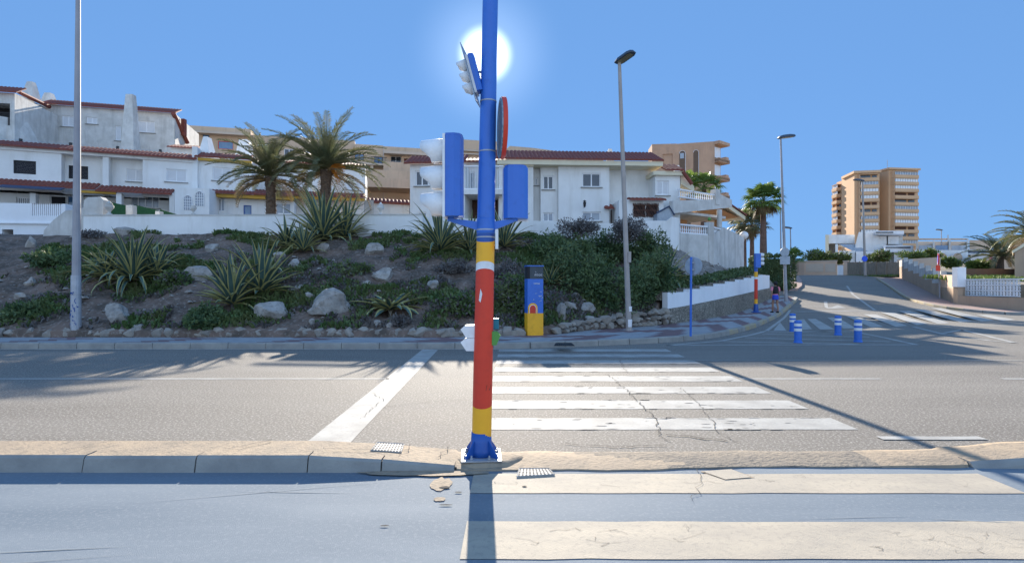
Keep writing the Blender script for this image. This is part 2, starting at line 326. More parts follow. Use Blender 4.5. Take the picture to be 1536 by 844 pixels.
# facade with real openings.  A,B ground points (left,right as seen); openings [(u0,u1,z0,z1)]
class Fac:
    def __init__(s, A, B):
        s.A = Vector(A[:2]); s.B = Vector(B[:2]); d = s.B-s.A; s.len = d.length; s.d = d/s.len
        s.n = Vector((s.d.y, -s.d.x))       # outward, towards the viewer
    def pt(s, u, z, out=0): p = s.A+s.d*u+s.n*out; return Vector((p.x, p.y, z))
    def hit(s, px, py):
        k = (px-768)/800    # X = k Y
        # A.x+u dx = k (A.y+u dy)
        u = (k*s.A.y-s.A.x)/(s.d.x-k*s.d.y); Y = s.A.y+u*s.d.y
        return u, CH-(py-427)/800*Y
    def rect(s, r):
        u0, a = s.hit(r[0], (r[1]+r[3])/2); u1, b = s.hit(r[2], (r[1]+r[3])/2)
        um = (r[0]+r[2])/2; _, z1 = s.hit(um, r[1]); _, z0 = s.hit(um, r[3])
        return (u0, u1, z0, z1)
    def box(s, mb, u0, u1, z0, z1, o0, o1, mi=0):
        vs = [s.pt(u0,z0,o1), s.pt(u1,z0,o1), s.pt(u1,z0,o0), s.pt(u0,z0,o0), s.pt(u0,z1,o1), s.pt(u1,z1,o1), s.pt(u1,z1,o0), s.pt(u0,z1,o0)]
        mb.add(vs, [(0,3,2,1),(4,5,6,7),(0,1,5,4),(1,2,6,5),(2,3,7,6),(3,0,4,7)], mi)
    def wall(s, mb, u0, u1, z0, z1, ops, depth, out=0, rev=.18, mi=0):
        ops = [o for o in ops if o[1] > u0 and o[0] < u1]
        us = sorted({u0, u1} | {max(u0, o[0]) for o in ops} | {min(u1, o[1]) for o in ops})
        zz = sorted({z0, z1} | {o[2] for o in ops if z0 < o[2] < z1} | {o[3] for o in ops if z0 < o[3] < z1})
        for i in range(len(us)-1):
            for j in range(len(zz)-1):
                cu = (us[i]+us[i+1])/2; cz = (zz[j]+zz[j+1])/2
                if any(o[0] < cu < o[1] and o[2] < cz < o[3] for o in ops): continue
                mb.quad(s.pt(us[i], zz[j], out), s.pt(us[i+1], zz[j], out), s.pt(us[i+1], zz[j+1], out), s.pt(us[i], zz[j+1], out), mi)
        for o in ops:
            a, b, c, d = max(o[0], u0), min(o[1], u1), max(o[2], z0), min(o[3], z1)
            r = rev if len(o) < 5 else o[4]
            i_ = out-r
            mb.quad(s.pt(a,c,out), s.pt(a,c,i_), s.pt(a,d,i_), s.pt(a,d,out), mi)
            mb.quad(s.pt(b,c,i_), s.pt(b,c,out), s.pt(b,d,out), s.pt(b,d,i_), mi)
            mb.quad(s.pt(a,d,i_), s.pt(b,d,i_), s.pt(b,d,out), s.pt(a,d,out), mi)
            mb.quad(s.pt(a,c,out), s.pt(b,c,out), s.pt(b,c,i_), s.pt(a,c,i_), mi)
            mb.quad(s.pt(a,c,i_), s.pt(b,c,i_), s.pt(b,d,i_), s.pt(a,d,i_), mi)
        k = out-depth
        mb.quad(s.pt(u0,z0,k), s.pt(u0,z0,out), s.pt(u0,z1,out), s.pt(u0,z1,k), mi)
        mb.quad(s.pt(u1,z0,out), s.pt(u1,z0,k), s.pt(u1,z1,k), s.pt(u1,z1,out), mi)
        mb.quad(s.pt(u0,z1,out), s.pt(u1,z1,out), s.pt(u1,z1,k), s.pt(u0,z1,k), mi)
        mb.quad(s.pt(u1,z0,k), s.pt(u0,z0,k), s.pt(u0,z1,k), s.pt(u1,z1,k), mi)
    def window(s, root, o, style='glass', out=0, rev=.12, mull=1, sill=True, frame='frame', name='window', label=None, fw=.07, rails=0):
        a, b, c, d = o[:4]; f = MB(); ob = out-rev; fr = ob+.06
        s.box(f, a, a+fw, c, d, ob, fr); s.box(f, b-fw, b, c, d, ob, fr)
        s.box(f, a+fw, b-fw, c, c+fw, ob, fr); s.box(f, a+fw, b-fw, d-fw, d, ob, fr)
        for i in range(mull):
            m = a+(b-a)*(i+1)/(mull+1); s.box(f, m-fw/2, m+fw/2, c+fw, d-fw, ob, fr-.003)
        for i in range(rails):
            m = c+(d-c)*(i+1)/(rails+1); s.box(f, a+fw, b-fw, m-fw/3, m+fw/3, ob, fr-.006)
        fo = f.build(name, M[frame], root)
        if label: fo['label'] = label
        p = MB()
        if style in ('shutter', 'darkshut'):
            k = max(4, int((d-c-2*fw)/.09)); h = (d-c-2*fw)/k
            for i in range(k):
                z = c+fw+i*h
                p.quad(s.pt(a+fw, z, ob+.045), s.pt(b-fw, z, ob+.045), s.pt(b-fw, z+h, ob+.018), s.pt(a+fw, z+h, ob+.018))
            p.build('shutter', M[style], fo)
        else:
            s.box(p, a+fw, b-fw, c+fw, d-fw, ob+.004, ob+.02); p.build('pane', M[style], fo)
        if sill:
            q = MB(); s.box(q, a-.1, b+.1, c-.06, c-.004, out-.02, out+.09); q.build('sill', M['kerb'], fo)
        return fo
def tiles(F, u0, u1, z0, run, rise, out, step=.24, amp=.06, thick=.07, z0b=None):   # sloping strip of half-round roof tiles
    mb = MB(); n = max(2, int((u1-u0)/step)); k = 6; rows = max(1, int(run/.35))
    vs = []; nn = n*k
    for j in range(rows+1):
        for i in range(nn+1):
            u = u0+(u1-u0)*i/nn; zz0 = z0 if z0b is None else lerp(z0, z0b, i/nn)
            t = j/rows; h = amp*abs(math.sin(PI*n*i/nn))**.7
            vs.append(F.pt(u, zz0+rise*t+h, out-run*t))
    fs = [(j*(nn+1)+i, j*(nn+1)+i+1, (j+1)*(nn+1)+i+1, (j+1)*(nn+1)+i) for j in range(rows) for i in range(nn)]
    mb.add(vs, fs)
    b = []
    for i in range(nn+1):
        u = u0+(u1-u0)*i/nn; zz0 = z0 if z0b is None else lerp(z0, z0b, i/nn); b.append(F.pt(u, zz0-thick, out))
    o = len(mb.v); mb.v.extend([tuple(x) for x in b])
    for i in range(nn): mb.f.append((o+i, o+i+1, i+1, i)); mb.m.append(0)
    zb = z0 if z0b is None else z0b
    mb.add([F.pt(u0,z0-thick,out), F.pt(u0,z0,out), F.pt(u0,z0+rise,out-run), F.pt(u0,z0+rise-thick,out-run)], [(0,1,2,3)])
    mb.add([F.pt(u1,zb-thick,out), F.pt(u1,zb,out), F.pt(u1,zb+rise,out-run), F.pt(u1,zb+rise-thick,out-run)], [(3,2,1,0)])
    mb.add([F.pt(u0,z0-thick,out), F.pt(u1,zb-thick,out), F.pt(u1,zb+rise-thick,out-run), F.pt(u0,z0+rise-thick,out-run)], [(3,2,1,0)])
    return mb
def balusters(F, u0, u1, z0, z1, out, sp=.22, r=.055, classic=True):
    mb = MB(); n = max(2, int((u1-u0)/sp)); h = z1-z0
    F.box(mb, u0, u1, z1-.08, z1, out-.1, out+.1); F.box(mb, u0, u1, z0, z0+.07, out-.1, out+.1)
    for i in range(n):
        p = F.pt(u0+(i+.5)*(u1-u0)/n, 0, out)
        if classic: prof = [(r*.7, z0+.07), (r*.55, z0+.07+h*.1), (r, z0+.07+h*.3), (r*.45, z0+h*.6), (r*.7, z1-.08)]
        else: prof = [(.016, z0+.07), (.016, z1-.08)]
        mb.lathe(prof, (p.x, p.y, 0), 8 if classic else 5)
    return mb
# ------------------------------------------------------------------ ground, roads, kerbs
def strip_grid(xs, ys, zf, name, m, zoff=0):
    mb = MB(); nx = len(xs)
    mb.add([(x, y, zf(x, y)+zoff) for y in ys for x in xs], [(j*nx+i, j*nx+i+1, (j+1)*nx+i+1, (j+1)*nx+i) for j in range(len(ys)-1) for i in range(nx-1)])
    return struct(mb.build(name, m))
ysl = [-60, -6, 4.4] + [5+i for i in range(0, 21, 5)] + [25+i*.5 for i in range(1, 80)] + [70, 100, 200, 400, 900, 3000]
strip_grid([-3000, -300, -80, -30, 0, 30, 80, 300, 3000], ysl, lambda x, y: zs(y)-.06 if y < 399 else (zs(399)-.06), 'ground', M['ground'])
strip_grid([-80, -40, -20, -10, 0, 10, 20, 30, 45, 80], [4.9, 10, 15, 20] + [25+i*.5 for i in range(0, 76)], lambda x, y: zs(y), 'road', M['asphalt'])
strip_grid([-80, -20, 0, 20, 80], [-12, 0, 4.9], lambda x, y: 0, 'near_road', M['blueroad'])

def sheet(polys, name, m, z=.004):
    mb = MB()
    for p in polys:
        mb.add([(q[0], q[1], zs(q[1])+z) for q in p], [tuple(range(len(p)))])
    return struct(mb.build(name, m))
def line_poly(pts, wd):
    """ribbon quads along a polyline"""
    res = []
    for i in range(len(pts)-1):
        a = Vector(pts[i][:2]); b = Vector(pts[i+1][:2]); d = (b-a).normalized(); n = Vector((-d.y, d.x))*wd/2
        L_ = (b-a).length; k = max(1, int(L_/1.5)) if max(a.y, b.y) > 24 else 1
        for j in range(k):
            p = a+(b-a)*j/k; q = a+(b-a)*(j+1)/k
            res.append([p-n, q-n, q+n, p+n] if d.x > 0 else [p+n, p-n, q-n, q+n][::1])
    return res
random.seed(3)
def ragged(x0, x1, y0, y1, amp=.012, step=.12):
    """a painted bar with slightly worn edges"""
    n = max(2, int((x1-x0)/step)); pts = []
    for i in range(n+1): pts.append((x0+(x1-x0)*i/n, y0+random.uniform(-amp, amp)))
    for i in range(n+1): pts.append((x1-(x1-x0)*i/n+0, y1+random.uniform(-amp, amp)))
    return pts
cross = [ragged(-.33, 3.9, 6.0+k, 6.52+k) for k in range(8)]
sheet(cross, 'zebra_crossing', M['paint'])
sheet([ragged(-.33, 4.02, 4.17, 4.6, .007, .25), ragged(-.31, 4.6, 3.17, 3.67, .007, .25), ragged(-.31, 4.8, 2.15, 2.66, .007, .25)], 'near_zebra_crossing', M['paintwarm'])
sheet([[(-2.12, 5.15), (-1.66, 5.15), (-1.86, 13.5), (-2.26, 13.5)]], 'stop_line', M['paint'], .004)
sheet([ragged(-60, -2.13, 9.2, 9.3, .006, .5), ragged(3.95, 6.4, 9.2, 9.3, .006, .4), ragged(8.5, 14, 9.2, 9.3, .006, .5)], 'lane_line', M['paint'])
sheet([ragged(-60, 1.5, 13.36, 13.46, .004, .5), ragged(3.9, 30, 11.38, 11.46, .006, .5), ragged(3.9, 5.0, 5.6, 5.72, .006, .2), ragged(5.6, 30, 5.5, 5.6, .01, .4), ragged(-60, -2.2, 5.14, 5.2, .006, .3)], 'edge_line', M['paint'], .008)
# hatched triangle and markings at the mouth of the side street
def GP(*pp): return [tuple(G(x, y)[:2]) for x, y in pp]
hat = []
hat += line_poly(GP((1000, 518), (1140, 517), (1375, 517)), .14)
hat += line_poly(GP((1000, 518), (1080, 511.5), (1128, 502), (1150, 496), (1185, 465)), .13)
hat += line_poly(GP((1148, 496.5), (1282, 497.3), (1330, 507), (1375, 517)), .14)
for a, b in (((1143, 500.5), (1305, 506)), ((1118, 506.5), (1335, 512.5)), ((1085, 512), (1290, 516.5)), ((1150, 498.5), (1240, 497))):
    hat += line_poly(GP(a, b), .16)
hat.append(GP((1160, 496), (1180, 496), (1170, 483)))
def crop6(*pp): return GP(*[(1000+x/2.866, 350+y/2.866) for x, y in pp])
sheet(hat, 'hatched_marking', M['paint'])
bars = [[(560,372),(590,368),(625,412),(585,414)], [(605,368),(640,367),(722,412),(660,413)], [(690,362),(738,362),(812,407),(760,409)],
        [(770,356),(820,356),(932,401),(880,404)], [(845,348),(900,348),(1035,397),(985,401)], [(920,340),(975,340),(1122,388),(1075,394)],
        [(992,334),(1045,333),(1218,385),(1165,388)], [(1062,328),(1112,327),(1312,378),(1262,382)], [(1135,322),(1180,320),(1408,374),(1352,378)],
        [(1330,350),(1385,350),(1500,371),(1445,376)]]
sheet([crop6(*b[::-1]) for b in bars], 'side_street_crossing', M['paint'])
sm_ = line_poly(crop6((775,226),(800,262),(895,330)), .16) + line_poly(crop6((545,337),(900,331)), .2)
sm_ += line_poly(crop6((1050,402),(1536,397)), .16) + line_poly(crop6((1188,430),(1270,415),(1500,472),(1390,462),(1188,434)), .14)
sm_ += line_poly(crop6((1060,402),(1190,434)), .16)
sm_ += [crop6((682,318),(760,316),(752,322),(690,323))[::-1], crop6((675,293),(690,292),(694,318),(680,320))[::-1], crop6((735,308),(772,322),(700,322))[::-1]]
sm_ += line_poly(crop6((610,246),(655,240),(775,238)), .12)
sheet(sm_, 'side_street_line', M['paint'], .008)

# cracks in the asphalt
def blob(cx, cy, rx, ry, n=18, seed=0):
    return [(cx+rx*math.cos(2*PI*i/n)*(1+.35*noise.noise(Vector((i*.9, seed, 0)))), cy+ry*math.sin(2*PI*i/n)*(1+.35*noise.noise(Vector((i*.9, seed+7, 0))))) for i in range(n)]

def crack(pts, wd, seed):
    random.seed(seed); P_ = []
    for i in range(len(pts)-1):
        a = Vector(pts[i]); b = Vector(pts[i+1]); k = max(2, int((b-a).length/.06))
        for j in range(k):
            p = a+(b-a)*j/k; P_.append(p+Vector((random.uniform(-.03, .03), random.uniform(-.025, .025))))
    P_.append(Vector(pts[-1])); res = []
    w0 = [random.uniform(.3, 1)*wd for _ in P_]
    for i in range(len(P_)-1):
        d = (P_[i+1]-P_[i]).normalized(); n = Vector((-d.y, d.x)); 
        q = [P_[i]-n*w0[i], P_[i+1]-n*w0[i+1], P_[i+1]+n*w0[i+1], P_[i]+n*w0[i]]
        res.append(q)
    return res
def gp(*pp): return [tuple(G(x, y)[:2]) for x, y in pp]
cr = crack(gp((910,562),(925,572),(950,596),(965,612),(985,630),(990,655),(1005,664)), .007, 1)
cr += crack(gp((1020,583),(1042,600),(1070,636),(1075,650),(1110,665)), .0055, 2)
cr += crack(gp((985,630),(1010,627),(1060,630)), .007, 3) + crack(gp((1000,652),(1040,656),(1090,664)), .014, 4) + crack(gp((940,560),(930,540)), .006, 5)
cr += crack(gp((570,612),(640,604),(700,600)), .004, 6) + crack(gp((560,590),(575,600),(540,630)), .004, 7) + crack(gp((850,668),(930,672),(1000,670)), .008, 8)
cr += crack(gp((1040,757),(1053,718),(1045,707)), .003, 9)
sheet(cr, 'road_crack', M['crack'], .012)
random.seed(77); wear = []
for k in range(8):
    for _ in range(26):
        x = random.choice((random.gauss(.9, .5), random.gauss(2.7, .5), random.uniform(-.3, 3.9))); y = 6.0+k+random.uniform(.02, .5)
        if -.3 < x < 3.85: wear.append(blob(x, y, random.uniform(.01, .07), random.uniform(.004, .018), 8, random.random()*50))
    for _ in range(12):
        x = random.uniform(-.3, 3.85); y = 6.0+k+random.choice((.0, .52)); wear.append([(x-.05-random.random()*.08, y-.014), (x+.05, y-.012), (x+.03+random.random()*.1, y+.012), (x-.04, y+.014)])
sheet([q for q in wear if q], 'paint_wear', M['wear'], .0075)
sheet([gp((1050,708),(1098,706),(1132,719),(1087,723))[::-1]], 'patch_outline', M['concrete'], .0065)
sheet([gp((1053,709),(1097,707.4),(1127,718.4),(1088,721.6))[::-1]], 'patch_infill', M['paintwarm'], .0095)

# ---- the median: kerb stones and a worn concrete top
def hm(X):
    if X < -1.78: return .135
    if X < -1.14: return lerp(.135, .10, (X+1.78)/.64)
    if X < -.5: return lerp(.10, .045, (X+1.14)/.64)
    if X < -.3: return lerp(.045, .024, (X+.5)/.2)
    if X < 3.12: return .024
    if X < 4.1: return lerp(.024, .05, (X-3.12)/.98)
    return lerp(.05, .115, min(1, (X-4.1)/.98))
def yf(X): return 4.66 if X < -.5 else (4.66+.02*sm(-.5, .2, X) if X < 1 else lerp(4.68, 4.76, sm(1, 2.2, X)))
def ybk(X): return lerp(5.13, 5.24, sm(-.8, .4, X))
random.seed(5)
mb = MB(); xs = [-40+i*.98 for i in range(39)]
xs = xs + [-1.78, -1.14, -.5]
for i in range(len(xs)-1):
    a = xs[i]+.006; b = xs[i+1]-.006; j = random.uniform(-.006, .006); k = random.uniform(-.004, .004)
    ya, yb_ = yf(a)+j, yf(b)+j; ha, hb = hm(a)+k, hm(b)+k
    mb.add([(a,ya-.03,-.02),(b,yb_-.03,-.02),(b,yb_,hb-.022),(a,ya,ha-.022),(a,ya+.022,ha),(b,yb_+.022,hb),(a,ya+.15,ha),(b,yb_+.15,hb),(a,ya+.15,-.02),(b,yb_+.15,-.02)],
           [(0,1,2,3),(3,2,5,4),(4,5,7,6),(0,3,4,6,8),(1,9,7,5,2)])
    mb.m[-3] = 1
    mb.add([(a-.02,ya+.02,-.02),(b+.02,yb_+.02,-.02),(b+.02,yb_+.13,-.02),(a-.02,ya+.13,-.02),(a-.02,ya+.02,ha-.018),(b+.02,yb_+.02,hb-.018),(b+.02,yb_+.13,hb-.018),(a-.02,ya+.13,ha-.018)], [(4,5,6,7),(0,1,5,4),(3,2,6,7)], 2)  # mortar core added inside the joints to stop sun leaking between stones
x = 4.1
while x < 40:
    a, b = x+.006, x+.97; ha, hb = hm(a), hm(b); ya = 4.76
    mb.add([(a,ya-.03,-.02),(b,ya-.03,-.02),(b,ya,hb-.022),(a,ya,ha-.022),(a,ya+.022,ha),(b,ya+.022,hb),(a,ya+.15,ha),(b,ya+.15,hb),(a,ya+.15,-.02),(b,ya+.15,-.02)],
           [(0,1,2,3),(3,2,5,4),(4,5,7,6),(0,3,4,6,8),(1,9,7,5,2)])
    mb.m[-3] = 1
    x += .98
struct(mb.build('kerb', [M['kerb'], M['concrete'], M['grout']]))
mb = MB(); xs = [-40+i*.5 for i in range(74)] + [-3+i*.06 for i in range(0, 134) if abs(-3+i*.06+1.78) > .02] + [5.04+i*.5 for i in range(70)]
n = 9; vs = []
for x in xs:
    edge = (x < -.5 or x > 4.1)
    y0 = yf(x)+(.13 if edge else 0); y1 = ybk(x)
    if not edge: y0 += noise.noise(Vector((x*3, 2, 0)))*.03
    if x > 0: y1 += noise.noise(Vector((x*2, 5, 0)))*.05
    h0 = hm(x)
    for j in range(n):
        t = j/(n-1); h = h0
        if not edge: h = max(.005, h0*math.sin(PI*(.1+.8*t))**.5 + noise.noise(Vector((x*3, t*3, 1)))*.005)
        else: h = h0-.003+ (h-h0)*(0 if j == 0 else 1)
        if j == n-1: h = -.01 if x >= -.5 else h
        vs.append((x, y0+(y1-y0)*t, h))
mb.add(vs, [(i*n+j, (i+1)*n+j, (i+1)*n+j+1, i*n+j+1) for i in range(len(xs)-1) for j in range(n-1)])
k0 = len(mb.v)
for i in range(len(xs)-1):
    a, b = vs[i*n+n-1], vs[(i+1)*n+n-1]
    mb.quad((b[0],b[1],b[2]), (a[0],a[1],a[2]), (a[0],a[1]+.01,-.02), (b[0],b[1]+.01,-.02))
    if -.7 < xs[i] < 4.3:
        a, b = vs[i*n], vs[(i+1)*n]; mb.quad((a[0],a[1],a[2]), (a[0],a[1]-.01,-.02), (b[0],b[1]-.01,-.02), (b[0],b[1],b[2]))
for k, f in enumerate(mb.f):
    x_, y_ = mb.v[f[0]][0], mb.v[f[0]][1]; mb.m[k] = 1 if (.55+.5*noise.noise(Vector((x_*1.5, y_*7, 0)))+(5.24-y_)*1.6 < x_ < 3.3) else 0
struct(mb.build('median', [M['concrete'], M['patch']], smooth=True))
# joints and cracks in the median top
def mcrack(pts, wd, seed, dz):
    q = crack(pts, wd, seed); mb = MB()
    for p in q: mb.add([(v.x, v.y, hm(v.x)+dz) for v in p], [(0,1,2,3)])
    return mb
mm = MB()
for pts, wd, sd in (([(-2.55,4.82),(-2.3,5.12)], .006, 1), ([(-1.75,4.85),(-1.1,4.9)], .005, 2), ([(-4.0,4.8),(-3.8,5.1)], .004, 3), ([(-.65,4.85),(-.62,5.15)], .006, 4), ([(-1.0,4.78),(-.98,5.12)], .005, 8)):
    q = mcrack(pts, wd, sd, .016); mm.add(q.v, q.f)
struct(mm.build('median_crack', M['crack']))
# mortar patches on the near road
random.seed(12)
sheet([blob(-.58, 4.36, .09, .14, seed=1), blob(-.55, 4.05, .045, .04, seed=2)], 'mortar_patch', M['concrete'], .006)
mb = MB(); mb.add([(x, y, .0125) for x, y in blob(-.75, 4.6, .55, .07, 30, 3)], [tuple(range(30))])
struct(mb.build('mortar_smear', M['concrete']))
sheet([blob(-.54, 4.28, .045, .022, seed=4), blob(-.49, 3.94, .05, .009, seed=5), blob(-.86, 3.6, .03, .008, seed=6), blob(.1, 4.3, .02, .012, seed=7), blob(-.42, 4.18, .03, .01, seed=9)], 'pothole', M['crack'], .009)

random.seed(90); pc_ = []
for _ in range(46):
    y0 = random.choice((2.2, 3.22, 4.2)); x = random.uniform(-.2, 4.2); y = y0+random.uniform(.03, .38); n_ = random.randint(2, 5); q = [(x, y)]
    for _k in range(n_):
        x += random.uniform(-.05, .14); y = min(y0+.41, max(y0+.02, y+random.uniform(-.07, .07))); q.append((x, y))
    if x < 4.0: pc_ += crack(q, random.uniform(.0008, .0022), random.randint(0, 999)); random.seed(1000+_)
sheet(pc_, 'paint_crack', M['plastercrack'], .0065)
random.seed(88); sc_ = []
for _ in range(26):
    x = random.uniform(-4.5, 4.5); y = random.uniform(1.9, 4.5); a = random.gauss(0, .18); l = random.uniform(.15, 1.1); w_ = random.uniform(.0015, .004)
    if any(k < y < k+.52 for k in (2.13, 3.15, 4.15)) and x > -.5: continue
    dx, dy = math.cos(a)*l, math.sin(a)*l; sc_.append([(x-dx, y-dy-w_), (x, y-w_*2), (x+dx, y+dy), (x, y+w_*2)])
sheet(sc_, 'road_scuff', M['scuff'], .005)
# ---- pavements
KL = [(-60, 13.6), (0, 13.62), (1.6, 14.1), (2.8, 14.5), (4.4, 15.15), (5.9, 16.1), (7.4, 17.85), (9.05, 20.1), (11.1, 23.3), (14.3, 28.4), (18.7, 35.0)]
BL = [(-60, 15.05), (-2.2, 15.05), (1.2, 15.9), (2.2, 17.2), (5.7, 19.7), (8.5, 23.2), (13.2, 29.6), (16.0, 33.6), (18.2, 36.2)]
def resample(pl, n):
    d = [0]
    for i in range(len(pl)-1): d.append(d[-1]+math.dist(pl[i], pl[i+1]))
    res = []
    for k in range(n+1):
        t = d[-1]*k/n
        for i in range(len(pl)-1):
            if t <= d[i+1]+1e-9:
                u = (t-d[i])/(d[i+1]-d[i]); res.append((lerp(pl[i][0], pl[i+1][0], u), lerp(pl[i][1], pl[i+1][1], u))); break
    while len(res) < n+1: res.append(pl[-1])
    return res
def smooth_line(pl, it=2):
    for _ in range(it):
        q = [pl[0]]
        for i in range(len(pl)-1):
            a, b = pl[i], pl[i+1]
            q.append((a[0]*.75+b[0]*.25, a[1]*.75+b[1]*.25)); q.append((a[0]*.25+b[0]*.75, a[1]*.25+b[1]*.75))
        q.append(pl[-1]); pl = q
    return pl
KLs = smooth_line(KL[1:]); KLs = [KL[0]] + KLs
BLs = smooth_line(BL[1:]); BLs = [BL[0]] + BLs
def pavement(K, B, name, n, wn, h, pat, mats):
    a = resample(K, n); b = resample(B, n); mb = MB()
    vs = []
    for i in range(n+1):
        for j in range(wn+1):
            x = lerp(a[i][0], b[i][0], j/wn); y = lerp(a[i][1], b[i][1], j/wn); vs.append((x, y, zs(y)+h))
    mb.v = vs
    for i in range(n):
        for j in range(wn):
            o = i*(wn+1)+j; mb.f.append((o, o+wn+1, o+wn+2, o+1) if False else (o, o+1, o+wn+2, o+wn+1)[::-1]); mb.m.append(pat(i, j))
    return struct(mb.build(name, mats))
def zig(i, j):
    t = abs((j % 8)-4)
    return 1 if ((i+2*t) % 14) < (3 if i < 230 else 6) else 0
# split so the paving pattern keeps its scale
ia = [p for p in KLs if p[0] <= 1.6]; 
pavement([KLs[0], (-.5, 13.62)], [BLs[0], (-1.9, 15.05)], 'pavement', 240, 6, .15, zig, [M['paving'], M['redpaving']])
K2 = [(-.5, 13.62)] + [p for p in KLs if p[0] > -.5]; B2 = [(-1.9, 15.05)] + [p for p in BLs if p[0] > -1.9]
pavement(K2, B2, 'corner_pavement', 130, 11, .15, lambda i, j: 1 if ((i+2*abs((j % 8)-4)) % 14) < 6 else 0, [M['paving'], M['redpaving']])
def kerb_line(K, h, name, length=.95, wd=.16, paint=None):
    mb = MB(); tot = sum(math.dist(K[i], K[i+1]) for i in range(len(K)-1)); n = int(tot/length); pts = resample(K, n)
    for i in range(n):
        a = Vector(pts[i]); b = Vector(pts[i+1]); d = (b-a).normalized(); a = a+d*.007; b = b-d*.007; q = Vector((d.y, -d.x)); j = random.uniform(-.004, .004)
        za, zb = zs(a.y), zs(b.y); hh = h+random.uniform(-.003, .003)
        A = [a+q*(wd*.5+.012+j), b+q*(wd*.5+.012+j), b-q*wd*.5, a-q*wd*.5]
        zz = [za, zb, zb, za]
        vs = [(p.x, p.y, z-.05) for p, z in zip(A, zz)]
        T = [a+q*(wd*.5+j), b+q*(wd*.5+j)]
        vs += [(T[0].x, T[0].y, za+hh-.025), (T[1].x, T[1].y, zb+hh-.025), (T[0].x-q.x*.02, T[0].y-q.y*.02, za+hh), (T[1].x-q.x*.02, T[1].y-q.y*.02, zb+hh), (A[2].x, A[2].y, zb+hh), (A[3].x, A[3].y, za+hh)]
        mb.add(vs, [(0,1,5,4),(4,5,7,6),(6,7,8,9),(0,4,6,9,3),(1,2,8,7,5),(2,3,9,8)], 1 if paint and paint(a) else 0)
    return struct(mb.build(name, [M['kerb'], M['yellowpaint']]))
kerb_line(KLs, .158, 'pavement_kerb', paint=lambda a: a.x > 7 and (int(a.x*2) % 3 != 0))
tip = [(18.7, 35.0), (18.9, 35.7), (18.3, 36.4)]
kerb_line(tip, .158, 'pavement_end_kerb', .5)
# far pavement nose beyond the driveway
nose = [tuple(P(x, y, D)[:2]) for x, y, D in ((1176, 430, 41), (1196, 430, 41), (1203, 425, 44), (1203, 419, 49), (1197, 412, 56), (1178, 412, 56))]
mb = MB(); mb.prism(nose, [zs(p[1])-.02 for p in nose], [zs(p[1])+.14 for p in nose]); struct(mb.build('far_pavement', M['pinkpave']))
# right-hand pavement
KR = [G(1316, 419)[:2], G(1334, 430)[:2], G(1352, 443)[:2], G(1366, 451)[:2], G(1400, 460)[:2], G(1450, 467)[:2], G(1536, 474)[:2], (60, 24.5)]
KR = [tuple(p) for p in KR]
WR = [G(1349, 416, .13)[:2], G(1378, 430, .13)[:2], G(1410, 446, .13)[:2], G(1436, 456, .13)[:2], G(1470, 460, .13)[:2], G(1536, 466, .13)[:2], (62, 27.5)]
WR = [tuple(p) for p in WR]
KRs = smooth_line(KR)
pavement(KRs, smooth_line(WR), 'right_pavement', 60, 6, .13, lambda i, j: 0 if j > 2 else (1 if i > 30 else 0), [M['pinkpave'], M['redpaving']])
kerb_line(KRs, .138, 'right_kerb', paint=lambda a: a.y > 30)
# raised garden ground behind the right-hand walls
def zg(y): return 1.75+(y-29)*.068
gpoly = [(WR[3][0]+.9, WR[3][1]+.5), (WR[4][0]+.9, WR[4][1]+.3), (WR[5][0]+1.0, WR[5][1]+.6), (62, 27.8), (130, 27.8), (130, 78), (46, 78), (WR[0][0]+.3, WR[0][1]+.2), (WR[1][0]+.2, WR[1][1]+.2), (WR[2][0]+.15, WR[2][1]+.2)]
mb = MB(); mb.prism(gpoly, -.1, [zg(p[1])-.15 for p in gpoly]); struct(mb.build('garden_ground', M['ground']))

# ---- the hillside
def YB(X):
    if X < -2.2: return 15.1
    for i in range(len(BLs)-1):
        if BLs[i][0] <= X <= BLs[i+1][0]: return lerp(BLs[i][1], BLs[i+1][1], (X-BLs[i][0])/(BLs[i+1][0]-BLs[i][0]))+.05+.75*sm(5.0, 5.9, X)
    return 36.95+(X-18.2)*1.2
def zh(X, Y, rough=True):
    yb = YB(X); c = lerp(1, .62, sm(1, 6, X)); s = (Y-yb)*c
    wd = lerp(8.6, 3.7, sm(1, 9, X)); top = lerp(3.8, 4.15, sm(0, 9, X))-.9*sm(10, 17, X)
    z0 = lerp(.3, 1.0, sm(4.6, 6, X)) if X < 8 else lerp(1.0, 2.0, sm(8, 17, X))
    t = max(0, s/wd)
    z = z0+(top-z0)*(t if t < 1 else 1) if t < 1 else top+min(1.3, (s-wd)*.1)
    if t < 1: z += .18*math.sin(PI*t)*(1 if X < 4 else .3)
    if Y > 42 and X < 10: z += 5*sm(42, 60, Y)*(1-sm(2, 10, X))
    if rough:
        a = min(1, max(0, s*1.2))*(1 if s < wd+2 else .3)
        z += a*(.22*noise.noise(Vector((X*.55, Y*.7, 3)))+.11*noise.noise(Vector((X*1.7, Y*1.9, 8)))+.05*noise.noise(Vector((X*5, Y*5, 1))))
    base = zs(Y)+.1
    k = sm(17.2, 19.6, X); z = lerp(max(z, base), base, k)
    return z
mb = MB(); xs = [-75+i*1.5 for i in range(34)] + [-24+i*.2 for i in range(223)]; ss = [0, .02] + [.15+i*.2 for i in range(50)] + [10.5+i for i in range(62)]
vs = []
for x in xs:
    for s in ss:
        y = YB(x)+s; vs.append((x, y, zs(y)-.1 if s == 0 else zh(x, y)))
n = len(ss)
mb.add(vs, [(i*n+j, (i+1)*n+j, (i+1)*n+j+1, i*n+j+1) for i in range(len(xs)-1) for j in range(n-1)],)
